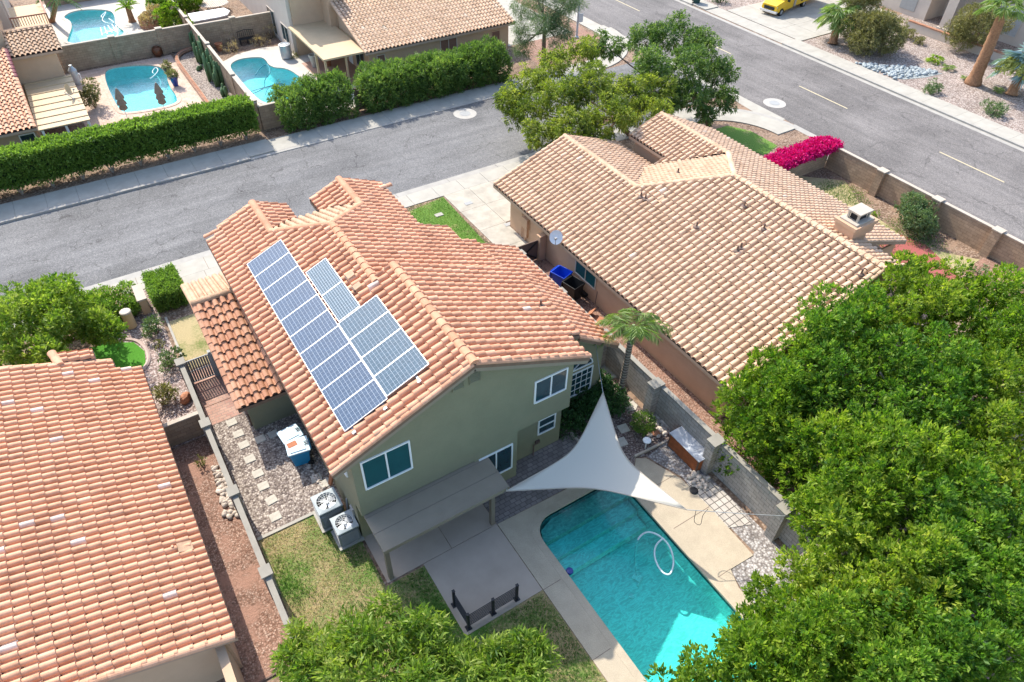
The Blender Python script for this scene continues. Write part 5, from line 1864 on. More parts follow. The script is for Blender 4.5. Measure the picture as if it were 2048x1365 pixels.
M_hose = plain("white_hose", (.62, .70, .70), .05, 4, .5)
hp = [(1274, 1150, -1.3), (1271, 1115, -1.0), (1272, 1090, -.5), (1284, 1070, -.1), (1300, 1066, -.08), (1320, 1072, -.08), (1337, 1090, -.08), (1346, 1110, -.08), (1346, 1135, -.08), (1338, 1149, -.08), (1326, 1146, -.08), (1314, 1128, -.08), (1310, 1105, -.08), (1314, 1090, -.08), (1326, 1077, -.07)]
hp2 = [(1274, 1152, -1.35), (1270, 1110, -.7), (1277, 1078, -.09), (1295, 1065, -.09), (1318, 1072, -.09), (1338, 1092, -.09), (1347, 1122, -.09), (1341, 1147, -.09), (1328, 1147, -.09), (1315, 1130, -.09), (1309, 1108, -.09), (1313, 1090, -.09), (1326, 1077, -.085)]
hose("pool_cleaner", [tuple(G(*p)) for p in hp2], "white looped cleaner hose floating in the teal pool", M_hose, .04, cleaner=tuple(G(1274, 1156, -1.38)))
hose("pool_cleaner", [tuple(G(*p)) for p in [(300, 158, -.09), (310, 150, -.09), (316, 141, -.08), (311, 136, -.08), (305, 145, -.09), (316, 155, -.3), (322, 168, -.6), (318, 178, -1), (330, 180, -1.2), (338, 172, -.9)]], "cleaner hose in the turquoise oval pool", M_hose, .04)
hose("pool_cleaner", [tuple(G(*p)) for p in [(512, 150, -.09), (520, 137, -.08), (534, 130, -.08), (540, 145, -.1), (530, 160, -.3), (528, 175, -.6), (510, 186, -.9), (492, 187, -1.1), (520, 178, -1.3), (560, 168, -1.35), (583, 168, -1.37)]], "cleaner hose trailing along the bottom of the kidney pool", plain("blue_hose", (.03, .25, .32), .1, 4, .5), .045, cleaner=tuple(G(586, 167, -1.35)), cm=M_tealP)
hose("pool_cleaner", [tuple(G(*p)) for p in [(205, 36, -.09), (203, 32, -.08), (212, 25, -.08), (205, 40, -.09), (215, 47, -.1), (228, 46, -.1), (218, 38, -.1)]], "coiled white cleaner hose in the farthest curved pool", M_hose, .045)
# raft of net or foam in the far pool
mb = MB()
for k in range(7):
    a = G(203, 68 - k, -.07)
    b = G(243 - k * 2, 59 + k * 2, -.07)
    mb.beam((a.x + .3 * k, a.y + .2 * k, -.07), (b.x, b.y - .1 * k, -.07), .06, .02)
    mb.beam((a.x + .45 * k, a.y - .5, -.065), (a.x + .35 * k + .2, a.y + 1.8, -.065), .06, .02)
tag(mb.build("pool_net", M_white, loc=tuple(G(220, 66, -.07))), "white net floating on the farthest curved pool", "net")

# ------------------------------------------------------------------ closed umbrellas by the oval pool
for i, (px, py, tx, ty) in enumerate(((258, 245, 230, 180), (334, 233, 312, 172))):
    q = G(px, py)
    t = thing("closed_umbrella", ["closed tan patio umbrella, the left one at the oval pool", "closed tan patio umbrella, the right one at the oval pool"][i], "umbrella", tuple(q), "closed umbrellas at the oval pool")
    MB().tube([(q.x, q.y, 0), (q.x, q.y, 2.75)], .03, 8).build("pole", M_white, t)
    mb = MB()
    N = 16
    rings = []
    for z, r in ((2.75, .03), (2.6, .1), (1.95, .3), (1.93, .16), (1.5, .32), (1.48, .18), (1.15, .28), (1.0, .10)):
        rings.append([(q.x + r * (1 + .22 * (k % 2)) * math.cos(2 * PI * k / N), q.y + r * (1 + .22 * (k % 2)) * math.sin(2 * PI * k / N), z) for k in range(N)])
    mb.add([p for r in rings for p in r], [(i_ * N + k, (i_ + 1) * N + k, (i_ + 1) * N + (k + 1) % N, i_ * N + (k + 1) % N) for i_ in range(len(rings) - 1) for k in range(N)])
    mb.build("folded_canopy", M_umb, t)
    MB().lathe([(.28, 0), (.28, .06), (.06, .1), (.05, .3)], tuple(q), 16).build("base", M_grey, t)


# ------------------------------------------------------------------ pots and yard clutter beyond the street
def pot(px, py, r, h, mat, label, z=0.0, plant=None):
    q = G(px, py, z)
    t = thing("plant_pot", label, "plant pot", tuple(q))
    MB().lathe([(r * .6, 0), (r * .95, h * .8), (r * 1.08, h * .82), (r * 1.08, h), (r * .9, h), (r * .85, h * .86), (0, h * .85)], tuple(q), 18).build("pot", mat, t)
    if plant:
        crown("foliage", [(q.x, q.y, q.z + h + r * .7, r * 1.1, r * 1.1, r * .9)], plant, t, dens=40, per=8, L=.22, W=.06)
    return t


pot(352, 172, .33, .8, M_bluepot, "cobalt blue pot with a yellowish plant at the oval pool", 0, M_leafT)
pot(338, 150, .3, .6, M_black, "black pot with a yellowish plant at the oval pool", 0, M_leafT)
pot(440, 102, .32, .7, M_terra, "terracotta pot on the white deck near the cacti", 0)
pot(630, 134, .38, 1.1, M_pad, "pale stone urn under the tan patio roof", 0)
pot(655, 132, .5, .95, M_terra, "large terracotta jar under the tan patio roof", 0)
q = G(318, 114)
t = thing("copper_ball", "round copper fire bowl at the foot of the block wall", "bowl", tuple(q))
MB().lathe([(.1, 0), (.38, .18), (.48, .5), (.4, .8), (.25, .92), (.2, .85), (0, .7)], tuple(q), 20).build("bowl", plain("dark_copper", (.14, .06, .03), .2, 4, .35, .5, .6), t, smooth=True)
q = G(363, 97)
t = thing("garden_lantern", "grey stone lantern at the end of the block wall", "lantern", tuple(q))
MB().lathe([(.35, 0), (.35, .1), (.15, .2), (.15, .6), (.4, .7), (.3, .8), (.3, 1.0), (.05, 1.2)], tuple(q), 12).build("lantern_body", M_grey, t)
q = G(337, 104)
t = thing("garden_hose", "dark garden hose coiled on the ground by the block wall", "hose", tuple(q))
MB().tube([(q.x + .45 * math.cos(a * .5), q.y - .1 + .12 * math.sin(a * .5) + .01 * a, .5 + .45 * math.sin(a * .5) + .0 * a) for a in range(40)], .04, 6).build("coil", M_black, t)
MB().tube(spline([(q.x, q.y, .06), (q.x + .6, q.y - .8, .04), (q.x + 1.4, q.y - .5, .04), (q.x + 1.0, q.y - .1, .04), (q.x + 1.8, q.y - .7, .04)], 6), .035, 6).build("loose_end", M_black, t)
q = G(152, 160)
t = thing("pool_filter", "grey pool filter tank beside the ribbed patio roof", "pool filter", (q.x, q.y - 1, 0))
MB().lathe([(.3, 0), (.33, .2), (.33, 1.2), (.2, 1.4), (.12, 1.5), (.12, 1.62), (0, 1.65)], (q.x, q.y - 1, 0), 18).build("tank", M_steel, t, smooth=False)
MB().tube([(q.x + .4, q.y - 1.3, .1), (q.x + .4, q.y - 1.3, .9), (q.x, q.y - 1, .9)], .05, 8).build("pipe", M_white, t)
# metal bench
q = G(497, 88)
t = thing("garden_bench", "dark metal bench before the dry bushes", "bench", tuple(q))
MB().box(q.x - .8, q.y - .25, .5, q.x + .8, q.y + .25, .56).build("seat", M_black, t)
mb = MB()
for k in range(9):
    mb.tube([(q.x - .78 + .195 * k, q.y + .27, .56), (q.x - .7 + .175 * k, q.y + .34, 1.15)], .02, 5)
mb.tube([(q.x - .78, q.y + .34, 1.1), (q.x, q.y + .36, 1.22), (q.x + .78, q.y + .34, 1.1)], .03, 6)
mb.build("backrest", M_black, t)
for sx in (-.7, 0, .7):
    MB().tube([(q.x + sx, q.y - .22, 0), (q.x + sx, q.y - .18, .5)], .035, 6).tube([(q.x + sx, q.y + .22, 0), (q.x + sx, q.y + .2, .5)], .035, 6).build("leg", M_black, t)
# covered spa and table
tb = [G(375, 28, 1.0), G(448, 16, 1.0), G(460, 22, 1.0), G(455, 30, 1.0), G(440, 34, 1.0), G(385, 44, 1.0)]
t = thing("covered_spa", "hot tub under a white two piece cover behind the block wall", "hot tub", (tb[0].x, tb[0].y, 0))
MB().prism([(p.x, p.y) for p in tb], 0, .9).build("tub", M_grey, t)
MB().prism([(p.x, p.y) for p in tb], .905, 1.02).build("cover", M_white, t, bevel=.04)
mid = [(G(410, 20, 1.0)), (G(421, 38, 1.0))]
MB().beam((mid[0].x, mid[0].y, 1.025), (mid[1].x, mid[1].y, 1.025), .06, .02).build("cover_seam", M_grey, t)
q = G(425, 5, .8)
t = thing("patio_table", "round slatted patio table at the top edge beyond the covered spa", "table", (q.x, q.y, 0))
mb = MB()
for k in range(15):
    x = -1.5 + .2 * k
    hw = math.sqrt(max(.05, 1.55 ** 2 - x * x))
    mb.box(q.x + x, q.y - hw, .74, q.x + x + .16, q.y + hw, .8)
mb.build("tabletop", M_wallF, t)
for a in range(4):
    MB().tube([(q.x + .9 * math.cos(a * PI / 2 + .6), q.y + .9 * math.sin(a * PI / 2 + .6), 0), (q.x + .8 * math.cos(a * PI / 2 + .6), q.y + .8 * math.sin(a * PI / 2 + .6), .74)], .05, 6).build("leg", M_wallF, t)
# round brick planter in the farthest yard
q = G(313, 58)
t = thing("brick_planter", "round red brick planter in the farthest yard", "planter", tuple(q))
MB().lathe([(1.5, 0), (1.5, .85), (1.35, .85), (1.35, .7), (0, .7)], (q.x + .2, q.y + 1.0, 0), 24).build("planter_wall", M_brickW, t)


# satellite dishes
def dish(base, c, aim, r, label, mat=M_white, mast=True):
    t = thing("satellite_dish", label, "satellite dish", tuple(base))
    aim = Vector(aim).normalized()
    u_ = aim.cross(Vector((0, 0, 1))).normalized()
    v_ = u_.cross(aim)
    c = Vector(c)
    mb = MB()
    N, K = 24, 5
    vs = [c - aim * .12 * r]
    for i in range(1, K + 1):
        for k in range(N):
            a = 2 * PI * k / N
            rr = r * i / K
            vs.append(c - aim * (.12 * r) * (1 - (i / K) ** 2) * 1.6 + u_ * rr * math.cos(a) * .9 + v_ * rr * math.sin(a))
    fs = [(0, 1 + k, 1 + (k + 1) % N) for k in range(N)] + [(1 + (i - 1) * N + k, 1 + i * N + k, 1 + i * N + (k + 1) % N, 1 + (i - 1) * N + (k + 1) % N) for i in range(1, K) for k in range(N)]
    mb.add(vs, fs)
    mb.build("reflector", mat, t, smooth=True)
    e = c + aim * r * .9 - v_ * r * .15
    MB().tube([c - v_ * r, c + aim * r * .5 - v_ * r * .8, e], .022, 6).build("feed_arm", M_steel, t)
    MB().obox(e, (.14, .1, .1)).build("receiver", M_grey, t)
    MB().tube([c - aim * .1, c - aim * .35 - Vector((0, 0, .15)), base], .035, 6).build("mast", M_steel, t)
    return t


q = G(1112, 478, 2.75)
dish((20.6, q.y, 2.75), (q.x, q.y, 2.85), (-.55, -.65, .55), .42, "pale grey satellite dish at the eave of the peach house above the alley")
q = G(143, 195, 2.5)
dish((q.x + .1, q.y - .4, 2.5), (q.x, q.y, 3.1), (.9, -.45, .2), .42, "tan satellite dish on the ribbed patio roof", M_tanP)
# alley clutter
q = G(1160, 585)
t = thing("lawn_mower", "small black garden trolley on the alley floor behind the black bin", "trolley", tuple(q))
MB().obox((q.x + .1, q.y - .35, .16), (.4, .5, .16)).build("body", M_blackP, t)
MB().tube([(q.x + .1, q.y - .2, .2), (q.x - .2, q.y + .5, .75)], .02, 6).build("handle", M_blackP, t)
for s in (-1, 1):
    MB().tube([(q.x + .1 + s * .2, q.y - .4, .1), (q.x + .1 + s * .25, q.y - .4, .1)], .1, 10).build("wheel", M_tyre, t)
q = G(1175, 610)
tag(MB().tube([(q.x, q.y - .6, .0), (q.x + .55, q.y - .1, 1.25)], .022, 6).obox((q.x, q.y - .6, .04), (.3, .06, .08)).build("broom", M_brown, loc=(q.x, q.y - .6, 0)), "thin broom leaning against the peach wall", "broom")
q = G(1170, 625)
tag(MB().obox((q.x + .1, q.y - .4, .25), (.5, .06, .5), rx=.7, rz=.5).obox((q.x + .15, q.y - .95, .06), (.7, .5, .06), rz=.4).build("paving_slab", M_terra, loc=(q.x, q.y - .4, 0)), "broken tan slab lying in the alley beside the wall", "slab")
# umbrella-like clay figure beside the house wall
tag(MB().beam((3.25, 19.2, .1), (3.36, 19.0, .95), .1, .16).build("clay_tile", M_terra, loc=(3.3, 19.1, 0)), "loose terracotta tile leaning against the sage wall by the bin", "roof tile")

# ------------------------------------------------------------------ street things
for px, py, lb in ((930, 228, "pale concrete manhole collar in the side street beside the mesquite"), (1549, 207, "pale concrete manhole collar in the main street near the corner")):
    q = G(px, py)
    t = thing("manhole", lb, "manhole", tuple(q), "manholes in the streets")
    MB().lathe([(.95, 0), (.95, .016), (0, .017)], tuple(q), 36).build("concrete_collar", plain("pale_collar", (.38, .355, .315), .1, 3, .8) if "pale_collar" not in bpy.data.materials else bpy.data.materials["pale_collar"], t)
    MB().lathe([(.46, .0), (.46, .022), (.4, .022), (.4, .018), (.36, .018), (.36, .024), (0, .024)], tuple(q), 30).build("iron_cover", M_grey, t)
for i, (px, py) in enumerate(((878, 431), (937, 408), (1017, 450))):
    q = G(px, py)
    tag(MB().obox((q.x, q.y, .035), (.55, .35, .06)).build("meter_lid", [M_conc, M_grey, M_grey][i], loc=tuple(q), bevel=.01), ["pale meter lid in the front lawn", "grey meter lid set in the driveway slab", "small grey drain lid at the peach house corner"][i], "utility lid")
q = G(264, 653)
t = thing("utility_post", "short cream utility cylinder standing in the pink gravel", "utility post", tuple(q))
MB().lathe([(.27, 0), (.27, 1.0), (.25, 1.06), (0, 1.08)], tuple(q), 22).build("cylinder", plain("cream_plastic", (.56, .40, .22), .08, 3, .6), t)
MB().lathe([(.285, 1.0), (.285, 1.07), (.25, 1.1), (0, 1.12)], tuple(q), 22).build("lid", M_wallF, t)
q = G(296, 612)
t = thing("mailbox_pillar", "low cream stucco pillar half hidden by the clipped green hedge", "pillar", (-1.02, 35.9, 0))
MB().box(-1.25, 35.2, 0, -.85, 36.6, .95).build("pillar", M_wallC, t)
MB().box(-1.3, 35.15, .95, -.8, 36.65, 1.05).build("pillar_cap", M_cap, t)
# street lamp
q = G(1153, 76)
t = thing("street_lamp", "slender grey street lamp post beside the pine tree, its head above the frame", "street lamp", tuple(q))
MB().tube([(q.x, q.y, 0), (q.x, q.y, 9.5)], [.12, .07], 10).build("pole", M_steel, t)
MB().lathe([(.2, 0), (.2, .12), (.13, .2)], tuple(q), 12).build("base", M_steel, t)
MB().tube([(q.x, q.y, 9.4), (q.x + 1.6, q.y - .6, 9.9)], .05, 8).build("arm", M_steel, t)
MB().obox((q.x + 2, q.y - .7, 9.9), (.8, .3, .15)).build("lamp_head", M_grey, t)
q2 = G(1157, 42)
tag(MB().box(q.x - .03, q.y - .16, 1.5, q.x + .5, q.y - .13, 2.3).build("street_sign", M_steel, loc=(q.x, q.y - .15, 1.5)), "small pale sign plate on the street lamp post", "sign")


# ------------------------------------------------------------------ yellow box truck
fl = G(1560, 33)
fr = G(1527, 25)
bk = G(1640, 8)
t = thing("box_truck", "yellow box truck parked on the concrete driveway at the top edge", "truck", (fl.x, fl.y, 0), rotz=0)
fwd = Vector((-.985, -.17, 0)).normalized()
lat = Vector((-fwd.y, fwd.x, 0))
F0 = Vector((65.6, 51.5, 0))       # middle of the front bumper


def tp(a, l, z):
    """a metres behind the bumper, l to the truck's left seen from above, z up"""
    return F0 - fwd * a + lat * l + Vector((0, 0, z))


def hull(sec, m=0):
    """sections of (a, [(l,z)...])"""
    mb = MB()
    n = len(sec[0][1])
    vs = [tp(a, l, z) for a, pr in sec for l, z in pr]
    fs = [(i * n + k, i * n + (k + 1) % n, (i + 1) * n + (k + 1) % n, (i + 1) * n + k) for i in range(len(sec) - 1) for k in range(n)]
    fs += [tuple(range(n))[::-1], tuple((len(sec) - 1) * n + k for k in range(n))]
    mb.add(vs, fs, m)
    return mb


def pr(w, z0, z1, wt=None):
    wt = w if wt is None else wt
    return [(-w, z0), (w, z0), (w, (z0 + z1) / 2), (wt, z1), (-wt, z1), (-w, (z0 + z1) / 2)]


hull([(.15, pr(.92, .5, 1.15, .85)), (.5, pr(1.0, .45, 1.28, .9)), (1.35, pr(1.02, .45, 1.42, .92)), (1.4, pr(1.02, .45, 1.45, .9)), (2.35, pr(1.02, .45, 2.25, .82)), (3.3, pr(1.02, .45, 2.3, .85))]).build("cab", M_yellow, t, bevel=.04)
mb = MB()
mb.face([tp(1.42, -.82, 1.5), tp(1.42, .82, 1.5), tp(2.25, .74, 2.2), tp(2.25, -.74, 2.2)])
mb.v = [tuple(Vector(v) + fwd * .03 + Vector((0, 0, .03))) for v in mb.v]
mb.build("windscreen", plain("blue_glass", (.10, .28, .34), .2, 2, .1, .5), t)
for s in (-1, 1):
    mb = MB()
    mb.face([tp(1.85, s * 1.0, 1.48), tp(2.75, s * 1.03, 1.48), tp(2.75, s * .93, 2.1), tp(2.3, s * .94, 2.1)])
    mb.build("side_window", M_glass, t)
    MB().obox(tp(1.75, s * 1.2, 1.55), (.12, .28, .36)).build("mirror", M_black, t)
    MB().obox(tp(.28, s * .74, .95), (.22, .34, .2), rz=.17).build("headlight", M_alu, t)
    o = MB().obox(tp(.3, s * .72, .76), (.2, .36, .08), rz=.17)
    o.build("turn_signal", plain("amber_plastic", (.6, .12, .02), .05, 3, .4) if "amber_plastic" not in bpy.data.materials else bpy.data.materials["amber_plastic"], t)
    for a in (1.05, 5.6):
        w = MB().tube([tp(a, s * .78, .4), tp(a, s * 1.05, .4)], .4, 20).build("wheel", M_tyre, t)
        MB().tube([tp(a, s * 1.0, .4), tp(a, s * 1.06, .4)], .22, 16).build("rim", M_silver, w)
hull([(-.02, pr(1.0, .38, .62)), (.25, pr(1.05, .38, .62))]).build("bumper", M_silver, t, bevel=.04)
hull([(.1, pr(.62, .68, .98)), (.2, pr(.62, .68, .98))]).build("grille", M_black, t)
hull([(3.35, pr(1.12, .6, 3.0)), (8.8, pr(1.12, .6, 3.0))]).build("cargo_box", M_yellow, t, bevel=.03)
hull([(3.3, pr(1.13, .6, 3.05)), (3.55, pr(1.14, .6, 3.05))]).build("box_edge", M_cap, t)
mb = MB()
side = -1 if tp(5, -1.12, 1).y < tp(5, 1.12, 1).y else 1


def sp_(a, z, d=.012):
    return tp(a, side * (1.12 + d), z)


for pts in ([(4.05, 1.4), (4.6, 2.0), (5.0, 2.0), (4.45, 1.4), (5.0, .85), (4.6, .85)], ):
    mb.face([sp_(*pts[0]), sp_(*pts[1]), sp_(*pts[2]), sp_(*pts[3])])
    mb.face([sp_(*pts[0]), sp_(*pts[3]), sp_(*pts[4]), sp_(*pts[5])])
mb.build("arrow_mark", M_black, t)
mb = MB()
for k, (a0, a1) in enumerate(((5.2, 5.7), (5.85, 6.35), (6.5, 7.0), (7.15, 7.6))):
    mb.face([sp_(a0, 1.15, .013), sp_(a1, 1.15, .013), sp_(a1 - .05, 1.75, .013), sp_(a0 + .05, 1.75, .013)])
    mb.face([sp_(a0 + .14, 1.3, .02), sp_(a1 - .12, 1.3, .02), sp_(a1 - .14, 1.58, .02), sp_(a0 + .16, 1.58, .02)], 1)
mb.build("lettering_block", [M_black, M_yellow], t)
# ------------------------------------------------------------------ trees and shrubs
M_twig = plain("leafy_twigs", (.03, .06, .015), .4, 9, .9, bump=1, bscale=20, bd=.05)
def PXL(lst, r, rz=None, jit=.15):
    """lobes standing at surveyed photo points (px, py, height)"""
    out = []
    for l in lst:
        p = G(l[0], l[1], l[2])
        k = (l[3] if len(l) > 3 else 1.0) * r * random.uniform(1 - jit, 1 + jit)
        out.append((p.x, p.y, p.z, k, k, k * (rz or 1.0)))
    return out


def split_lobes(bl, n, size, core=.7, out_=.86):
    """small lobes scattered over the upper skin of big ones"""
    out = []
    for b in bl:
        out.append((b[0], b[1], b[2], b[3] * core, b[4] * core, b[5] * core))
        for _ in range(n):
            z = random.uniform(-.15, 1)
            a = random.uniform(0, 2 * PI)
            q = math.sqrt(1 - z * z)
            s = b[3] * size * random.uniform(.75, 1.25)
            out.append((b[0] + b[3] * out_ * q * math.cos(a), b[1] + b[4] * out_ * q * math.sin(a), b[2] + b[5] * out_ * z, s, s, s * 1.05))
    return out


def tree(name, label, base, lobe, mat, trunk_mat, r0=.16, group=None, n=5, size=.42, cat="tree", th=.55, **kw):
    t = thing(name, label, cat, tuple(base), group)
    b = Vector(base)
    c = sum((Vector(l[:3]) for l in lobe), Vector()) / len(lobe)
    top = Vector((b.x * .6 + c.x * .4, b.y * .6 + c.y * .4, b.z + (c.z - b.z) * th))
    ends = [Vector(l[:3]) for l in lobe]
    limbs("trunk", b, top, r0, trunk_mat, t, ends)
    crown("crown", split_lobes(lobe, n, size), mat, t, **kw)
    return t


FK = dict(dens=11, per=10, L=.19, W=.08, spread=.55, up=.6, fill=.22, jit=.05, tv=.17)
FG = "dense green trees on the right"
fic = [
    ("dense bright green tree hiding the corner of the peach house above the block wall", [(1522, 775, 3.9), (1562, 722, 4.4), (1520, 850, 2.8), (1580, 800, 4.2), (1545, 890, 2.2), (1605, 860, 3.6), (1565, 935, 1.6, .7)], (1545, 930, 0)),
    ("green tree crown overlapping the lower edge of the pale tile roof", [(1660, 655, 4.8), (1702, 622, 5.0), (1630, 712, 4.8), (1700, 690, 5.0), (1660, 770, 4.6), (1600, 770, 4.4)], (1660, 850, 0)),
    ("green tree crown at the upper tip of the mass, before the red path", [(1780, 575, 5.4), (1835, 558, 5.0, .75), (1885, 590, 5.0), (1770, 650, 5.4), (1845, 650, 5.2), (1905, 625, 4.6, .7)], (1830, 740, 0)),
    ("green tree at the right edge beside the red gravel bed", [(1965, 625, 5.2), (2030, 600, 5.4), (1980, 690, 5.2), (2045, 690, 5.3), (2075, 620, 5.3), (2090, 700, 5.3)], (2020, 760, 0)),
    ("green tree in the middle of the upper tree row", [(1760, 745, 5.2), (1830, 730, 5.3), (1905, 745, 5.2), (1750, 825, 4.9), (1835, 820, 5.1), (1905, 830, 5.0)], (1830, 920, 0)),
    ("green tree at the right edge, halfway down, with bare grey twigs showing", [(1975, 790, 5.2), (2045, 790, 5.3), (1965, 880, 4.9), (2045, 880, 5.0), (2000, 950, 4.9), (2080, 950, 5)], (2010, 1000, 0)),
    ("green tree leaning over the block wall beside the paver grid", [(1665, 920, 4.4), (1720, 905, 4.8), (1785, 920, 5.0), (1650, 990, 3.8, .8), (1690, 990, 4.6), (1770, 1000, 4.8), (1850, 930, 5.0)], (1730, 1060, 0)),
    ("green tree with darker gaps at the right edge, lower half", [(1870, 1010, 4.9), (1950, 1040, 4.9), (2030, 1040, 4.9), (1890, 1100, 4.7), (1985, 1120, 4.9), (2060, 1130, 5)], (1960, 1180, 0)),
    ("green tree on a ringed grey trunk beside the white gravel and pool", [(1620, 1175, 4.0, .7), (1680, 1120, 4.5), (1560, 1210, 4.0, .75), (1640, 1200, 4.7), (1720, 1190, 4.9), (1710, 1105, 4.9), (1790, 1120, 5.0), (1800, 1205, 5.1)], (1590, 1135, 0)),
    ("green tree overhanging the far end of the teal pool at the bottom edge", [(1535, 1262, 4.2, .85), (1565, 1315, 4.7), (1635, 1280, 4.9), (1705, 1280, 5.1), (1500, 1335, 4.4, .8), (1425, 1352, 4.0, .7), (1385, 1380, 3.7, .7), (1560, 1380, 4.9), (1650, 1370, 5.1)], (1620, 1440, 0)),
    ("green tree in the lower right corner", [(1800, 1300, 5.1), (1880, 1210, 4.9), (1900, 1300, 5.1), (1980, 1230, 4.9), (2040, 1300, 4.9), (1760, 1380, 5.1), (1860, 1380, 5.1), (1970, 1380, 4.9)], (1900, 1420, 0)),
]
for i, (lb, ls, bs) in enumerate(fic):
    lobe = PXL(ls, 1.17, 1.2)
    low = [(l[0] + random.uniform(-.3, .3), l[1] + random.uniform(-.3, .3), l[2] - 1.5, l[3] * 1.05, l[4] * 1.05, l[5]) for l in lobe if l[2] > 2.6]
    b = G(*bs)
    t = thing("ficus_tree", lb, "tree", tuple(b), FG)
    c = sum((Vector(l[:3]) for l in lobe), Vector()) / len(lobe)
    limbs("trunk", b, Vector((b.x * .8 + c.x * .2, b.y * .8 + c.y * .2, 2.6)), .19, M_trunkG, t, [Vector(l[:3]) for l in lobe])
    cr = split_lobes(lobe, 6, .43, .58, 1.0) + low
    crown("crown", cr, [M_leafF, M_leafF2, M_leafF3][(i * 2) % 3], t, **dict(FK, L=FK["L"] * random.uniform(.88, 1.12)))

LK = dict(dens=13, per=9, L=.30, W=.065, spread=.75, up=.5, fill=.3, jit=.08, droop=.15)
lobe = PXL([(640, 1295, 2.8), (700, 1262, 3.0), (765, 1250, 3.1), (830, 1275, 3.1), (600, 1330, 2.6, .8), (620, 1370, 2.8), (700, 1340, 3.3), (790, 1340, 3.3), (870, 1310, 3.0), (930, 1345, 2.8, .85), (860, 1380, 3.2)], .82, 1.0)
tree("lance_leaf_tree", "pale green tree with narrow leaves at the bottom edge beside the dry lawn", G(760, 1420), lobe, M_leafY, M_trunk, .12, **LK)
lobe = PXL([(990, 1325, 2.4), (1045, 1315, 2.5), (1085, 1340, 2.4, .9), (1010, 1375, 2.5), (1065, 1378, 2.6), (1062, 1290, 2.9, .45)], .72, 1.0)
tree("lance_leaf_tree", "small narrow leaved tree at the bottom edge near the pool deck", G(1040, 1420), lobe, M_leafY, M_trunk, .09, **LK)

# the round tree before the orange roof
c = G(85, 668, 2.1)
lobe = lobes((c.x - .3, c.y, 2.2), (3.3, 2.7, 2.0), 22, .95, .9, seed=5, top=-.5)
t = thing("rounded_tree", "rounded bright green tree before the orange roof at the left edge", "tree", (c.x, c.y, 0))
limbs("trunk", (c.x, c.y, 0), (c.x, c.y, 1.3), .2, M_trunk, t, [l[:3] for l in lobe[1:10]])
crown("crown", split_lobes(lobe, 2, .45), M_leafY, t, dens=11, per=10, L=.22, W=.085, spread=.7, up=.4, fill=.25)


def shrub(name, label, c, r, mat, n=7, size=.5, dens=26, per=9, L=.12, W=.06, group=None, seed=None, up=.4, cat="shrub", stems=3, spread=.7, droop=0.0, fill=.25):
    t = thing(name, label, cat, (c[0], c[1], 0), group)
    mb = MB()
    for k in range(stems):
        a = 2 * PI * k / max(1, stems) + .4
        mb.tube([(c[0] + .06 * math.cos(a), c[1] + .06 * math.sin(a), 0), (c[0] + r[0] * .5 * math.cos(a), c[1] + r[1] * .5 * math.sin(a), c[2])], [.035, .015], 5)
    mb.build("stem", M_trunk, t)
    crown("foliage", lobes(c, r, n, size, .85, seed, -.5), mat, t, dens=dens, per=per, L=L, W=W, up=up, fill=fill, zmin=.02, spread=spread, droop=droop, jit=.04)
    return t


def clipped(name, label, x0, y0, z0, x1, y1, z1, mat, n, L=.13, W=.065, group=None, cat="hedge", stems=0, rough=.06, skirt=0):
    """box hedge: leaves stand on all clipped faces, with a thinner layer inside"""
    t = thing(name, label, cat, ((x0 + x1) / 2, (y0 + y1) / 2, 0), group)
    w, d, h = x1 - x0, y1 - y0, z1 - z0
    areas = [w * d * 1.2, w * h, w * h, d * h, d * h]
    Ps, Ds = [], []
    for k, a in enumerate(areas):
        m = int(a * n)
        u, v = rng.random(m), rng.random(m)
        if k == 0:
            p = np.stack([x0 + w * u, y0 + d * v, np.full(m, z1)], 1)
            dd = np.tile([0, 0, 1.0], (m, 1))
        elif k in (1, 2):
            p = np.stack([x0 + w * u, np.full(m, y0 if k == 1 else y1), z0 + h * v], 1)
            dd = np.tile([0, -1.0 if k == 1 else 1.0, .45], (m, 1))
        else:
            p = np.stack([np.full(m, x0 if k == 3 else x1), y0 + d * u, z0 + h * v], 1)
            dd = np.tile([-1.0 if k == 3 else 1.0, 0, .45], (m, 1))
        wob = .07 * np.sin(p[:, 0] * 1.7 + 1) * np.cos(p[:, 1] * 2.1) + .05 * np.sin(p[:, 2] * 3 + p[:, 0] * 2.6)
        dep = rng.random(m) ** 3 * .3
        p = p + dd * (wob - dep)[:, None] + rng.normal(size=p.shape) * rough
        # round the arrises
        Ps.append(p)
        Ds.append(dd)
    P, D = np.concatenate(Ps), np.concatenate(Ds)
    T = .5 + .06 * np.sin(P[:, 0] * .9 + P[:, 1] * 1.3) + rng.normal(size=len(P)) * .08
    a, b, c_, e, f = tufts(P, D, T, 5, L, W, .75, .04)
    leaf_mesh("foliage", a, b, c_, e, f, mat, t)
    if stems:
        for k in range(stems):
            x = x0 + w * (k + .5) / stems
            y = (y0 + y1) / 2 - d * .25
            mb = MB()
            for q in (-1, 0, 1):
                mb.tube([(x, y, 0), (x + .35 * q, y + .1 * q, z0 + .3)], [.06, .035], 6)
            mb.build("stem", M_trunkG, t)
    mb = MB()
    mb.box(x0 + .3, y0 + .3, z0 + .12, x1 - .3, y1 - .3, z1 - .3)
    mb.build("woody_core", M_twig, t)
    return t


clipped("clipped_hedge", "long clipped green hedge along the side street, left part of the picture", -16, 51.8, .65, 10.6, 53.4, 2.85, M_leafH, 120, .17, .09, stems=14)
clipped("clipped_hedge", "square clipped bright green hedge by the near sidewalk", -.45, 34.85, .05, 1.05, 37.25, 1.25, M_leafH, 330, .10, .055)
OK_ = dict(dens=17, per=9, L=.24, W=.07, up=.55)
OG = "oleander bushes along the side street"


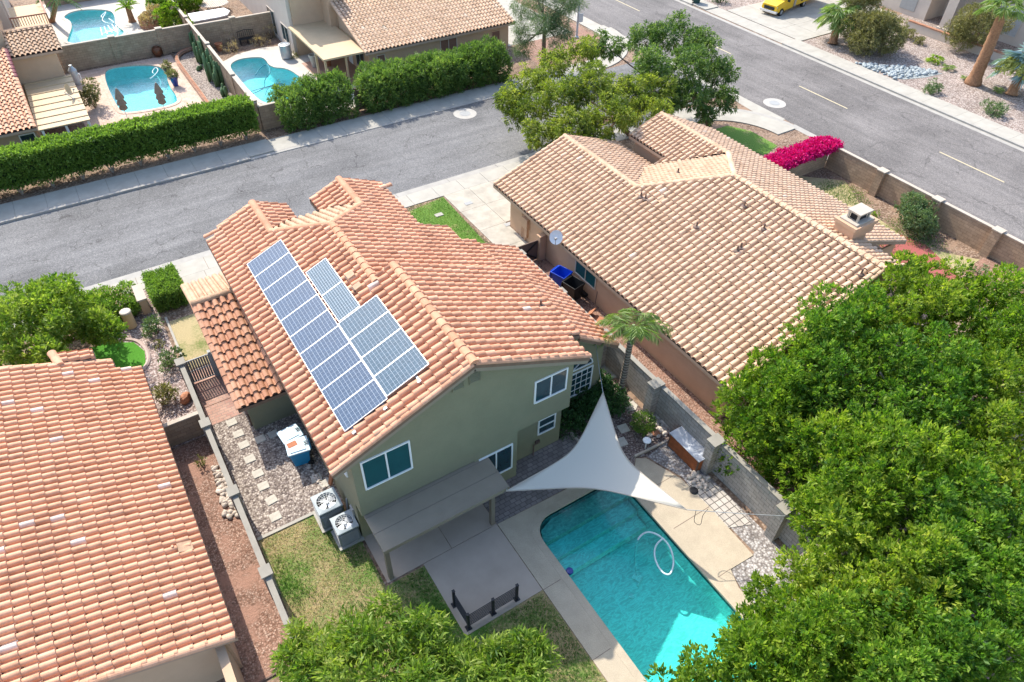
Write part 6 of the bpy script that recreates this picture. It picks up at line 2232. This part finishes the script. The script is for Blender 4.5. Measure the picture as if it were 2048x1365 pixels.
def row(name, label, x0, x1, y0, y1, h, mat, step=1.3, seed=1, kw=OK_, cat="hedge"):
    g_ = random.Random(seed)
    t = thing(name, label, cat, ((x0 + x1) / 2, (y0 + y1) / 2, 0), OG)
    bl = []
    x = x0
    while x < x1:
        for y in (y0 + .6, (y0 + y1) / 2, y1 - .6):
            bl.append((x + g_.uniform(-.3, .3), y + g_.uniform(-.25, .25), h * g_.uniform(.52, .66), .95, .9, h * .46))
        bl.append((x + g_.uniform(-.4, .4), y0 + .35, h * .32, .85, .6, h * .34))
        for _ in range(2):
            bl.append((x + g_.uniform(-.6, .6), g_.uniform(y0, y1), h * g_.uniform(.8, .98), .4, .4, .42))
        x += step
    mb = MB()
    for k in range(int((x1 - x0) / 1.2)):
        xx = x0 + 1.2 * k + .4
        mb.tube([(xx, (y0 + y1) / 2, 0), (xx + .2, (y0 + y1) / 2, h * .6)], [.05, .02], 5)
    mb.build("stem", M_trunk, t)
    crown("foliage", bl, mat, t, fill=.3, zmin=.05, **kw)


row("oleander_hedge", "loose green bush between the short block wall and the wooden gate", 13.6, 18.3, 51.4, 54.4, 2.75, M_leafO, seed=3)
row("oleander_hedge", "long loose green hedge before the tan house across the street", 20.2, 33.0, 51.2, 54.1, 2.75, M_leafO, seed=4)
t = thing("wooden_gate", "dark red wooden gate post and plank between two loose hedges", "gate", (18.95, 52.4, 0))
MB().box(18.75, 52.3, 0, 18.95, 52.5, 1.95).build("post", M_brown, t)
MB().box(18.97, 52.36, .1, 19.9, 52.42, 1.7).build("gate_leaf", M_brown, t)

# clipped bushes below the sail
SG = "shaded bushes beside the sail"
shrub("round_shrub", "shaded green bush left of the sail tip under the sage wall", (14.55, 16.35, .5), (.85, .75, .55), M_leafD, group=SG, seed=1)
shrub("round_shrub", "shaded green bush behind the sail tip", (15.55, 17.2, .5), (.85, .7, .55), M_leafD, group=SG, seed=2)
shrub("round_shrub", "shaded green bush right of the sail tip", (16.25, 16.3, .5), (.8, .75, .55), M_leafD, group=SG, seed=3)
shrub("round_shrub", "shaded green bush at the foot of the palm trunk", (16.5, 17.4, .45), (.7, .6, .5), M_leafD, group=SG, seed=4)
q = G(1287, 845, .55)
t = thing("topiary_shrub", "round clipped sunlit bush beside the river stones", "shrub", (q.x, q.y, 0))
MB().tube([(q.x, q.y, 0), (q.x, q.y, .5)], .04, 6).build("stem", M_trunk, t)
crown("foliage", [(q.x, q.y, .55, .52, .52, .48)], M_leafH, t, dens=110, per=7, L=.08, W=.045, fill=.15, jit=.03)

# front yard left
q = G(210, 612, .65)
t = shrub("flowering_shrub", "oval green bush dotted with pale blossoms beside the utility post", (q.x, q.y, .62), (1.75, 1.2, .72), M_leafH, n=14, size=.6, seed=8, dens=60)
P = np.array([(q.x, q.y, .62)]) + unit(500) * np.array([1.8, 1.25, .8])
P = P[P[:, 2] > .75]
P = P[(P[:, 0] > q.x - .5) | (rng.random(len(P)) < .3)]
leaf_mesh("blossom", P, unit(len(P)) * .4 + [0, 0, 1], .09, .08, rng.random(len(P)), leaf_mat("pale_blossom", (.5, .32, .30), (.62, .48, .45), (.7, .62, .58), .2), t)
for i, (px, py, lb) in enumerate(((310, 655, "sparse rose bush beside the cream pillar"), (335, 722, "sparse rose bush beside the top end of the long block wall"), (324, 798, "yellowish rose bush close to the orange roof edge"))):
    q = G(px, py, .4)
    shrub("rose_bush", lb, (q.x, q.y, .5), (.55, .5, .42), M_leafG if i < 2 else M_leafT, n=6, size=.26, dens=20, per=7, L=.13, W=.07, group="rose bushes in the pink gravel", seed=20 + i, stems=5)
q = G(315, 690, .2)
shrub("small_plant", "thin reddish stem plant between two rose bushes", (q.x, q.y, .25), (.3, .3, .25), M_leafT, n=3, size=.15, dens=14, per=5, seed=31)
q = G(402, 925, .2)
shrub("small_plant", "thin dry sprout in front of the short block wall", (q.x, q.y, .3), (.12, .3, .3), M_leafT, n=2, size=.1, dens=20, per=5, seed=33)

# bougainvillea
t = thing("bougainvillea", "vivid magenta bougainvillea draped over the tan block wall", "bougainvillea", (41.8, 26.9, 0))
bl, gl = [], []
for k in range(22):
    x = 38.9 + 6.2 * k / 21
    bl.append((x, 27.05 + random.uniform(-.2, .2), 1.72 + random.uniform(-.05, .12), .55, .8, .26))
    bl.append((x + random.uniform(-.2, .2), 26.55 + random.uniform(-.1, .1), 1.72, .4, .3, .3))
    gl.append((x, 27.4, 1.1, .55, .45, .7))
MB().tube([(41, 27.3, 0), (41.4, 27.2, 1.0), (40.2, 27.1, 1.7)], [.07, .03], 6).tube([(43, 27.3, 0), (43.4, 27.2, 1.7)], [.07, .03], 6).build("stem", M_trunk, t)
crown("blossom", bl, M_mag, t, dens=55, per=6, L=.13, W=.10, fill=.2, up=.5, jit=.05)
crown("foliage", gl, M_leafG, t, dens=14, per=7, L=.14, W=.07, fill=.2)
q = G(1835, 432, .95)
shrub("large_shrub", "large rounded grey green bush against the long tan block wall", (q.x - .1, q.y, .95), (1.5, 1.25, .95), M_leafG, n=10, size=.55, dens=26, per=9, L=.15, W=.06, seed=41)
q = G(1962, 545, .3)
shrub("small_plant", "twiggy small plant in the red gravel bed", (q.x, q.y, .35), (.6, .45, .35), M_leafG, n=6, size=.2, dens=10, per=6, seed=42)
q = G(1745, 428, .1)
shrub("small_plant", "low green tuft on the grass beside the chimney", (q.x, q.y, .15), (.4, .3, .18), M_leafF, n=3, size=.2, dens=20, per=6, seed=43)

# mesquites and pine at the corner
MK = dict(dens=11, per=10, L=.26, W=.075, spread=.6, up=.25, fill=.2, jit=.08, droop=.3, tv=.2)
lobe = PXL([(1020, 205, 3.2, .8), (1060, 165, 4.0), (1110, 130, 4.6), (1165, 115, 5.0), (1060, 230, 2.9), (1125, 195, 4.4), (1190, 170, 5.0), (1250, 195, 4.6), (1085, 272, 2.6), (1150, 255, 3.5), (1220, 240, 4.0), (1180, 285, 2.9, .8), (1290, 225, 4.0), (1310, 180, 4.6, .8)], 1.5, .8)
tree("mesquite_tree", "broad yellowish green drooping tree over the street corner, left one of two", G(1262, 272), lobe, M_leafM, M_trunk, .2, n=9, size=.30, **MK)
lobe = PXL([(1215, 95, 4.6, .8), (1290, 85, 5.4), (1345, 75, 5.6), (1400, 100, 5.2), (1435, 150, 4.0, .9), (1375, 140, 5.0), (1310, 140, 5.0), (1440, 205, 2.6, .75), (1385, 195, 3.6), (1330, 195, 3.6, .9), (1410, 235, 2.0, .6)], 1.5, .85)
tree("mesquite_tree", "darker green drooping tree at the corner walk, right one of two", G(1418, 252), lobe, M_leafM2, M_trunk, .2, n=9, size=.30, **MK)
lobe = PXL([(1085, -15, 6.4), (1115, 15, 5.2), (1060, 20, 4.6), (1085, 45, 4.4), (1125, 45, 4.0), (1050, 70, 2.8), (1110, 75, 3.0), (1040, 92, 1.8, .7), (1128, 5, 5.6), (1070, -20, 6.6)], 1.15, .9)
tree("pine_tree", "feathery grey green conifer on a dark trunk beside the lamp post", G(1088, 130), lobe, M_leafG, M_trunk, .2, n=3, size=.5, th=.95, dens=11, per=10, L=.34, W=.03, spread=.8, up=.1, fill=.4, jit=.12, droop=.3)

# desert yard
DG = "desert yard plants"
q = G(1742, 68, 1.6)
lobe = lobes((q.x, q.y, 1.7), (2.1, 2.1, 1.6), 14, 1.0, .9, seed=51, top=-.6)
t = thing("desert_bush", "very large olive green bush beside the fan palm in the desert yard", "shrub", (q.x, q.y, 0), DG)
limbs("stem", (q.x, q.y, 0), (q.x, q.y, .8), .12, M_trunk, t, [l[:3] for l in lobe[1:7]])
crown("foliage", lobe, M_leafT, t, dens=16, per=9, L=.24, W=.06, fill=.25, zmin=.05)
q = G(1735, 25, 3.0)
lobe = lobes((q.x + .6, q.y + 1.0, 3.2), (1.8, 1.8, 1.4), 8, .8, .9, seed=52, top=-.6)
crown("upper_foliage", lobe, M_leafT, t, dens=14, per=9, L=.24, W=.06, fill=.25)
q = G(1960, 55, 2.2)
lobe = lobes((q.x, q.y, 2.0), (2.8, 2.2, 1.9), 12, .9, .9, seed=53, top=-.6)
t = thing("desert_bush", "tall olive green bush behind the leaning palm trunk", "shrub", (q.x, q.y, 0), DG)
limbs("stem", (q.x, q.y, 0), (q.x, q.y, 1.0), .12, M_trunk, t, [l[:3] for l in lobe[1:7]])
crown("foliage", lobe, M_leafT, t, dens=13, per=9, L=.24, W=.055, fill=.25, zmin=.05)
for i, (px, py, r, mt, lb) in enumerate(((1818, 72, .75, M_leafT, "low yellow green tuft before the brick topped wall"), (1838, 84, .5, M_leafT, "smaller yellow green tuft before the brick topped wall"), (1862, 182, .75, M_leafG, "small grey bush near the far sidewalk"), (1985, 222, .85, M_leafG, "grey bush at the right edge near the sidewalk"), (1555, 3, .9, M_leafD, "low dark bush behind the truck bonnet at the top edge"), (1440, 2, .8, M_leafD, "low dark bush beside the green bin at the top edge"))):
    q = G(px, py, .2)
    shrub("desert_shrub", lb, (q.x, q.y, r * .55), (r, r * .8, r * .6), mt, n=6, size=.3 * r + .1, dens=16, per=7, L=.2, W=.05, group=DG, seed=60 + i)


def arc_pts(b, az, el, L, sag, n=9):
    d = Vector((math.cos(az) * math.cos(el), math.sin(az) * math.cos(el), math.sin(el)))
    return [b + d * (L * k / (n - 1)) - Vector((0, 0, sag * L * (k / (n - 1)) ** 2)) for k in range(n)]


def feather(parent, b, az, el, L, sag, lw, ll, mat, n=26, hang=.4):
    pts = arc_pts(b, az, el, L, sag, 12)
    P, D, LL = [], [], []
    for k in range(n):
        f = .12 + .88 * k / (n - 1)
        x = f * 11
        i = min(10, int(x))
        p = pts[i].lerp(pts[i + 1], x - i)
        tn = (pts[i + 1] - pts[i]).normalized()
        s = tn.cross(Vector((0, 0, 1))).normalized()
        for sg in (-1, 1):
            P.append(p)
            D.append(tn * .75 + s * sg * .9 - Vector((0, 0, hang * random.uniform(.6, 1.3))))
            LL.append(ll * (1 - .65 * abs(f - .45) ** 1.3 * 1.4) * random.uniform(.85, 1.1))
    # midrib pieces
    for i in range(11):
        P.append(pts[i])
        D.append(pts[i + 1] - pts[i])
        LL.append((pts[i + 1] - pts[i]).length * 1.15)
    W_ = np.array([lw] * (2 * n) + [.06] * 11)
    return leaf_mesh("frond", np.array(P), np.array(D), np.array(LL), W_, .45 + rng.normal(size=len(P)) * .15, mat, parent, bend=.1)


def fan(parent, b, az, el, L, R, mat, n=18, sag=.2, tint=.5):
    pts = arc_pts(b, az, el, L, sag, 5)
    c = pts[-1]
    tn = (pts[-1] - pts[-2]).normalized()
    s = tn.cross(Vector((0, 0, 1))).normalized()
    P, D, LL, W_ = [], [], [], []
    for i in range(4):
        P.append(pts[i])
        D.append(pts[i + 1] - pts[i])
        LL.append((pts[i + 1] - pts[i]).length * 1.1)
        W_.append(.06)
    for k in range(n):
        a = -1.9 + 3.8 * k / (n - 1)
        P.append(c)
        D.append(tn * math.cos(a) + s * math.sin(a) - Vector((0, 0, .25 + .2 * random.random())))
        LL.append(R * random.uniform(.85, 1.1) * (1 - .12 * abs(a)))
        W_.append(R * .16)
    return leaf_mesh("frond", np.array(P), np.array(D), np.array(LL), np.array(W_), tint + rng.normal(size=len(P)) * .14, mat, parent, droop=.12, bend=.15)


def palm_trunk(parent, pts, r0, r1, mat, rings=0):
    sp = spline(pts, 10)
    n = len(sp)
    rs = []
    for i in range(n):
        f = i / (n - 1)
        r = r0 * (1 - f) + r1 * f + r0 * .35 * max(0, 1 - f * 8)
        rs.append(r * (1.06 if i % 2 else .97))
    return MB().tube(sp, rs, 14).build("trunk", mat, parent, smooth=True)


# queen palm by the sail
M_ring = NT("ringed_palm_bark")
_sx = M_ring.n("SeparateXYZ")
M_ring.l(M_ring.coord(), _sx.inputs[0])
_w = M_ring.math("SINE", M_ring.math("ADD", M_ring.math("MULTIPLY", _sx.outputs[2], 34), M_ring.math("MULTIPLY", M_ring.noise(5, 3), 3)))
M_ring.base(M_ring.ramp(_w, [(.0, (.13, .105, .085)), (.6, (.27, .225, .18)), (1, (.34, .29, .24))]))
M_ring.bump(_w, .5, .02)
M_ring = M_ring.done(.9, .15)
pb = Vector((17.3, 16.5, 0))
pt = G(1264, 668, 4.75)
t = thing("palm_tree", "slim feather palm with drooping fronds between the sage house and the block wall", "palm tree", tuple(pb))
palm_trunk(t, [pb, pb.lerp(pt, .5) + Vector((.06, .05, 0)), pt], .17, .13, M_ring)
MB().tube([pt, pt + Vector((0, 0, .55))], [.12, .06], 10).build("crown_shaft", plain("palm_green", (.20, .26, .11), .2, 5), t)
for k in range(15):
    az = 2 * PI * k / 15 + random.uniform(-.2, .2)
    feather(t, pt + Vector((0, 0, .4)), az, random.uniform(.35, .95), random.uniform(1.75, 2.2), random.uniform(.5, .75), .045, .62, M_leafP, 34, .75)

# leaning tall palm in the desert yard
pb = G(1945, 168)
pt = GY(2008, 22, pb.y - .2)
t = thing("palm_tree", "thick trunked fan palm leaning in the desert yard, its crown at the top edge", "palm tree", tuple(pb))
palm_trunk(t, [pb, pb.lerp(pt, .5) + Vector((.1, 0, 0)), pt], .55, .36, M_palmT)
for k in range(20):
    az = 2 * PI * k / 20 * 2.4 + random.uniform(-.2, .2)
    fan(t, pt + Vector((0, 0, .2)), az, random.uniform(-.15, 1.1), random.uniform(1.1, 1.5), 1.0, M_leafP, 18, .3)
pb = G(1665, 88)
t = thing("palm_tree", "short shaggy fan palm beside the concrete driveway", "palm tree", tuple(pb))
pt = pb + Vector((.5, .5, 2.3))
palm_trunk(t, [pb, pb.lerp(pt, .5), pt], .38, .3, M_palmT)
for k in range(30):
    az = 2 * PI * k / 30 * 3.7 + random.uniform(-.2, .2)
    fan(t, pt + Vector((0, 0, .3)), az, random.uniform(-.35, 1.2), random.uniform(1.1, 1.6), 1.2, M_leafP, 18, .3, .6)
pb = G(2022, 190)
t = thing("blue_palm", "silvery blue fan palm with yellow flower plumes at the right edge", "palm tree", tuple(pb))
pt = pb + Vector((.5, .3, 2.2))
palm_trunk(t, [pb, pb.lerp(pt, .5), pt], .4, .35, M_palmT)
for k in range(26):
    az = 2 * PI * k / 26 * 3.7 + random.uniform(-.2, .2)
    fan(t, pt + Vector((0, 0, .2)), az, random.uniform(-.3, 1.2), random.uniform(1.2, 1.8), 1.35, M_leafB, 18, .3)
for k in range(9):
    az = PI * (.72 + .75 * k / 8)
    pts = arc_pts(pt + Vector((0, 0, .4)), az, random.uniform(.35, .9), random.uniform(2.2, 2.9), .75, 10)
    P = np.array([pts[i].lerp(pts[i + 1], random.random()) for i in range(3, 9) for _ in range(55)])
    P += rng.normal(size=P.shape) * .10
    leaf_mesh("flower_plume", P, unit(len(P)) + [0, 0, -.8], .26, .12, rng.random(len(P)), M_leafQ, t)
for i, (px, py, r, lb) in enumerate(((1868, 125, .8, "young green fan palm in the desert yard, upper of two"), (1896, 140, .6, "young yellow green fan palm in the desert yard, lower of two"), (1930, 160, .45, "tiny palm sprout at the foot of the thick trunk"), (1995, 185, .5, "small palm sprout before the blue palm"))):
    pb = G(px, py)
    t = thing("young_palm", lb, "palm", tuple(pb), DG)
    palm_trunk(t, [pb, pb + Vector((0, 0, .15 * r)), pb + Vector((0, 0, .4 * r))], .1, .08, M_palmT)
    for k in range(9):
        fan(t, pb + Vector((0, 0, .35 * r)), 2 * PI * k / 9 + random.uniform(-.2, .2), random.uniform(.2, .9), .6 * r, .75 * r, M_leafF if i == 0 else M_leafP, 14, .2, .6)
# far yard plants
pb = G(265, 44)
t = thing("sago_palm", "small green sago palm on the pale deck beside the curved pool", "palm", tuple(pb))
pt = pb + Vector((0, 0, 1.4))
palm_trunk(t, [pb, pb.lerp(pt, .5), pt], .3, .22, M_palmT)
for k in range(26):
    feather(t, pt, 2 * PI * k / 26 * 3.3, random.uniform(.1, 1.2), random.uniform(1.1, 1.4), .35, .05, .3, M_leafF, 18, .1)
pb = G(104, 44)
t = thing("palm_tree", "drooping palm beside the wooden balcony", "palm tree", tuple(pb))
pt = G(115, -5, 3.6)
palm_trunk(t, [pb, pb.lerp(pt, .5), pt], .22, .18, M_palmT)
for k in range(18):
    feather(t, pt, 2 * PI * k / 18 * 3.3, random.uniform(-.2, 1.0), random.uniform(1.6, 2.2), .5, .05, .5, M_leafG, 24, .5)
for i, (px, py, z, r, mt, lb) in enumerate(((345, 42, 1.2, (1.5, 1.2, 1.2), M_leafF, "round bright green bush behind the block wall in the farthest yard"), (305, 35, 1.0, (1.2, 1.0, .7), M_leafS, "dry straw coloured bush in the brick planter"), (330, 5, 1.2, (1.4, 1.2, 1.1), M_leafH, "green bush at the top edge near the narrow wall"), (385, 8, .8, (.9, .9, .8), M_leafF, "green plant at the top edge beside the covered spa"))):
    q = G(px, py, z)
    shrub("garden_shrub", lb, (q.x, q.y, z), r, mt, n=8, size=.6, dens=15, per=8, L=.24, W=.09, seed=70 + i)
q = G(181, 192, 1.0)
shrub("column_shrub", "tall clipped green column shrub beside the ribbed patio roof", (q.x, q.y, 1.1), (.5, .5, 1.15), M_leafT, n=6, size=.42, dens=26, per=8, L=.14, W=.06, seed=80)
for i, (px, py, h, n_, s, lb) in enumerate(((392, 102, 1.9, 9, .5, "grey green cactus clump nearest the lantern"), (405, 125, 2.2, 9, .6, "grey green cactus clump beside the narrow wall"), (425, 160, 2.6, 11, .7, "tall many armed cactus at the middle of the bed"), (440, 172, 2.0, 8, .6, "tall cactus with thin arms nearest the wall"), (450, 190, .9, 9, .5, "short cactus clump near the clipped hedge"), (400, 140, .5, 6, .4, "low spiny cactus at the brick border"))):
    q = G(px, py)
    t = thing("cactus", lb, "cactus", tuple(q), "cacti in the raised bed")
    for k in range(n_):
        a = random.uniform(0, 2 * PI)
        r = s * random.uniform(.1, 1)
        x, y = q.x + r * math.cos(a) * .6, q.y + r * math.sin(a)
        hh = h * random.uniform(.45, 1.05)
        MB().tube([(x, y, 0), (x + .05 * math.cos(a), y + .05 * math.sin(a), hh * .6), (x + .02, y, hh), (x + .02, y, hh + .06)], [.12, .13, .1, .03], 9).build("stem", M_cactus, t, smooth=True)
for i, (px, py) in enumerate(((455, 78), (478, 66), (500, 62), (522, 60), (540, 66), (465, 92), (520, 80))):
    q = G(px, py, .5)
    shrub("dry_bush", ["dry straw bush at the left end of the block wall behind the bench", "tall dry seed bush before the pilaster", "dry straw bush directly behind the metal bench", "dry straw bush right of the metal bench", "dry straw bush close to the cream wall", "low dry bush beside the terracotta pot", "low dry bush at the right end of the bench"][i], (q.x, q.y, .6 if i < 5 else .3), (.8, .6, .75 if i < 5 else .35), M_leafS, n=5, size=.3, dens=7, per=7, L=.3, W=.03, group="dry bushes behind the kidney pool", seed=90 + i, stems=8)
q = G(585, 112, .1)
shrub("small_plant", "sprawling weed at the foot of the round air conditioner", (q.x, q.y, .2), (.7, .5, .25), M_leafT, n=4, size=.25, dens=16, per=6, seed=98)

# ------------------------------------------------------------------ grass blades and litter
def blades(name, label, region, n, mat, L, loc, keep=None, z=.01, flat=1.0):
    (x0, y0, x1, y1) = region
    P = np.stack([rng.uniform(x0, x1, n), rng.uniform(y0, y1, n), np.full(n, z)], 1)
    if keep is not None:
        P = P[keep(P)]
    D = rng.normal(size=P.shape) * .6
    D[:, 2] = np.abs(D[:, 2]) * .4 + flat
    o = leaf_mesh(name, P, D, L * rng.uniform(.5, 1.2, len(P)), L * .22, .5 + .25 * np.sin(P[:, 0] * 2.3 + np.cos(P[:, 1] * 1.9)) + rng.normal(size=len(P)) * .2, mat, None, loc)
    return tag(o, label, "grass", kind="stuff")


M_blade = leaf_mat("grass_blade", (.05, .13, .02), (.11, .23, .04), (.30, .36, .12), .3)
M_bladeD = leaf_mat("dry_blade", (.28, .22, .10), (.44, .36, .19), (.60, .52, .32), .2)


def patch(P):
    f = np.sin(P[:, 0] * 1.9 + 1.2 * np.sin(P[:, 1] * 1.3)) + np.sin(P[:, 1] * 1.55 + 2 + .8 * np.sin(P[:, 0] * 2.1)) + .6 * np.sin(P[:, 0] * 5.2 + P[:, 1] * 4.1)
    f += np.where(P[:, 0] > 2.1, 1.1, -1.0) + np.where(P[:, 0] < .3, 1.3, 0) + np.where(P[:, 0] > 4.5, .8, 0)
    return f


blades("lawn_blades", "green grass growing in patches over the back lawn", (-.2, 4, 8.4, 18.1), 60000, M_blade, .13, (3, 12, 0), lambda P: (patch(P) + rng.normal(size=len(P)) * .5 > .3) & ~((P[:, 0] > 3.3) & (P[:, 1] > 13.5)) & ~((P[:, 0] > 4.9) & (P[:, 1] > 10.1)))
blades("dry_lawn_blades", "dry straw coloured grass over the back lawn", (-.2, 4, 8.4, 18.1), 52000, M_bladeD, .10, (1, 15, 0), lambda P: (patch(P) + rng.normal(size=len(P)) * .5 < .1) & ~((P[:, 0] > 3.3) & (P[:, 1] > 13.5)) & ~((P[:, 0] > 4.9) & (P[:, 1] > 10.1)), flat=.5)
blades("front_lawn_blades", "short green grass of the front lawn before the garage", (12, 28, 18.6, 37.4), 26000, M_blade, .09, (16, 34, 0))
blades("side_lawn_blades", "thin grass along the long tan block wall", (37, 14, 44.7, 25.5), 22000, M_blade, .14, (42, 20, 0), lambda P: np.sin(P[:, 0] * 1.5) + np.sin(P[:, 1] * 1.1 + 1) + rng.normal(size=len(P)) * .4 > .5)
n = 2600
P = np.stack([3.15 + np.abs(rng.normal(size=n)) * .33, rng.uniform(16.3, 25.5, n), np.zeros(n)], 1)
P[:, 1] = np.round((P[:, 1] - 15.05) / TW - .88) * TW + 15.05 + .88 * TW + rng.normal(size=n) * .035
P = P[(P[:, 0] < 3.75) & (np.sin(P[:, 1] * 1.7) + np.sin(P[:, 0] * 9) > -.6)]
P[:, 2] = .42 * P[:, 0] + 4.974 + .02
D = rng.normal(size=P.shape)
D[:, 2] = np.abs(D[:, 2]) * .4
tag(leaf_mesh("leaf_litter", P, D, .09, .045, rng.random(len(P)), leaf_mat("dead_leaf", (.05, .035, .02), (.12, .08, .05), (.22, .16, .10), .1), None, (3.4, 20, 6.3)), "dry leaf litter caught in the roof tiles left of the solar panels", "leaf litter", kind="stuff")
# ------------------------------------------------------------------ daylight
kx, ky = .085, -.97
sd = Vector((kx, ky, -1)).normalized()
w = bpy.data.worlds.new("World")
bpy.context.scene.world = w
w.use_nodes = True
nt = w.node_tree
bg = nt.nodes["Background"]
sky = nt.nodes.new("ShaderNodeTexSky")
sky.sky_type = 'NISHITA'
sky.sun_disc = False
el = math.asin(-sd.z)
az = math.atan2(-sd.x, -sd.y)
sky.sun_elevation = el
sky.sun_rotation = az
sky.air_density = 1.0
sky.dust_density = 1.5
nt.links.new(sky.outputs[0], bg.inputs[0])
bg.inputs[1].default_value = SKY
sl = bpy.data.lights.new("sun", "SUN")
sl.energy = SUN
sl.angle = rad(.53)
sl.color = (1.0, .945, .85)
so_ = bpy.data.objects.new("sun", sl)
C.objects.link(so_)
so_.location = (-10, 60, 70)
so_.rotation_euler = sd.to_track_quat('-Z', 'Y').to_euler()
sc = bpy.context.scene
sc.view_settings.view_transform = 'Standard'
sc.view_settings.look = 'None'
sc.view_settings.exposure = EXPO
sc.view_settings.gamma = 1.0
sc.view_settings.use_curve_mapping = False
sc.cycles.max_bounces = 8
sc.cycles.transparent_max_bounces = 12
sc.cycles.diffuse_bounces = 4
sc.cycles.glossy_bounces = 3
sc.cycles.sample_clamp_indirect = 6
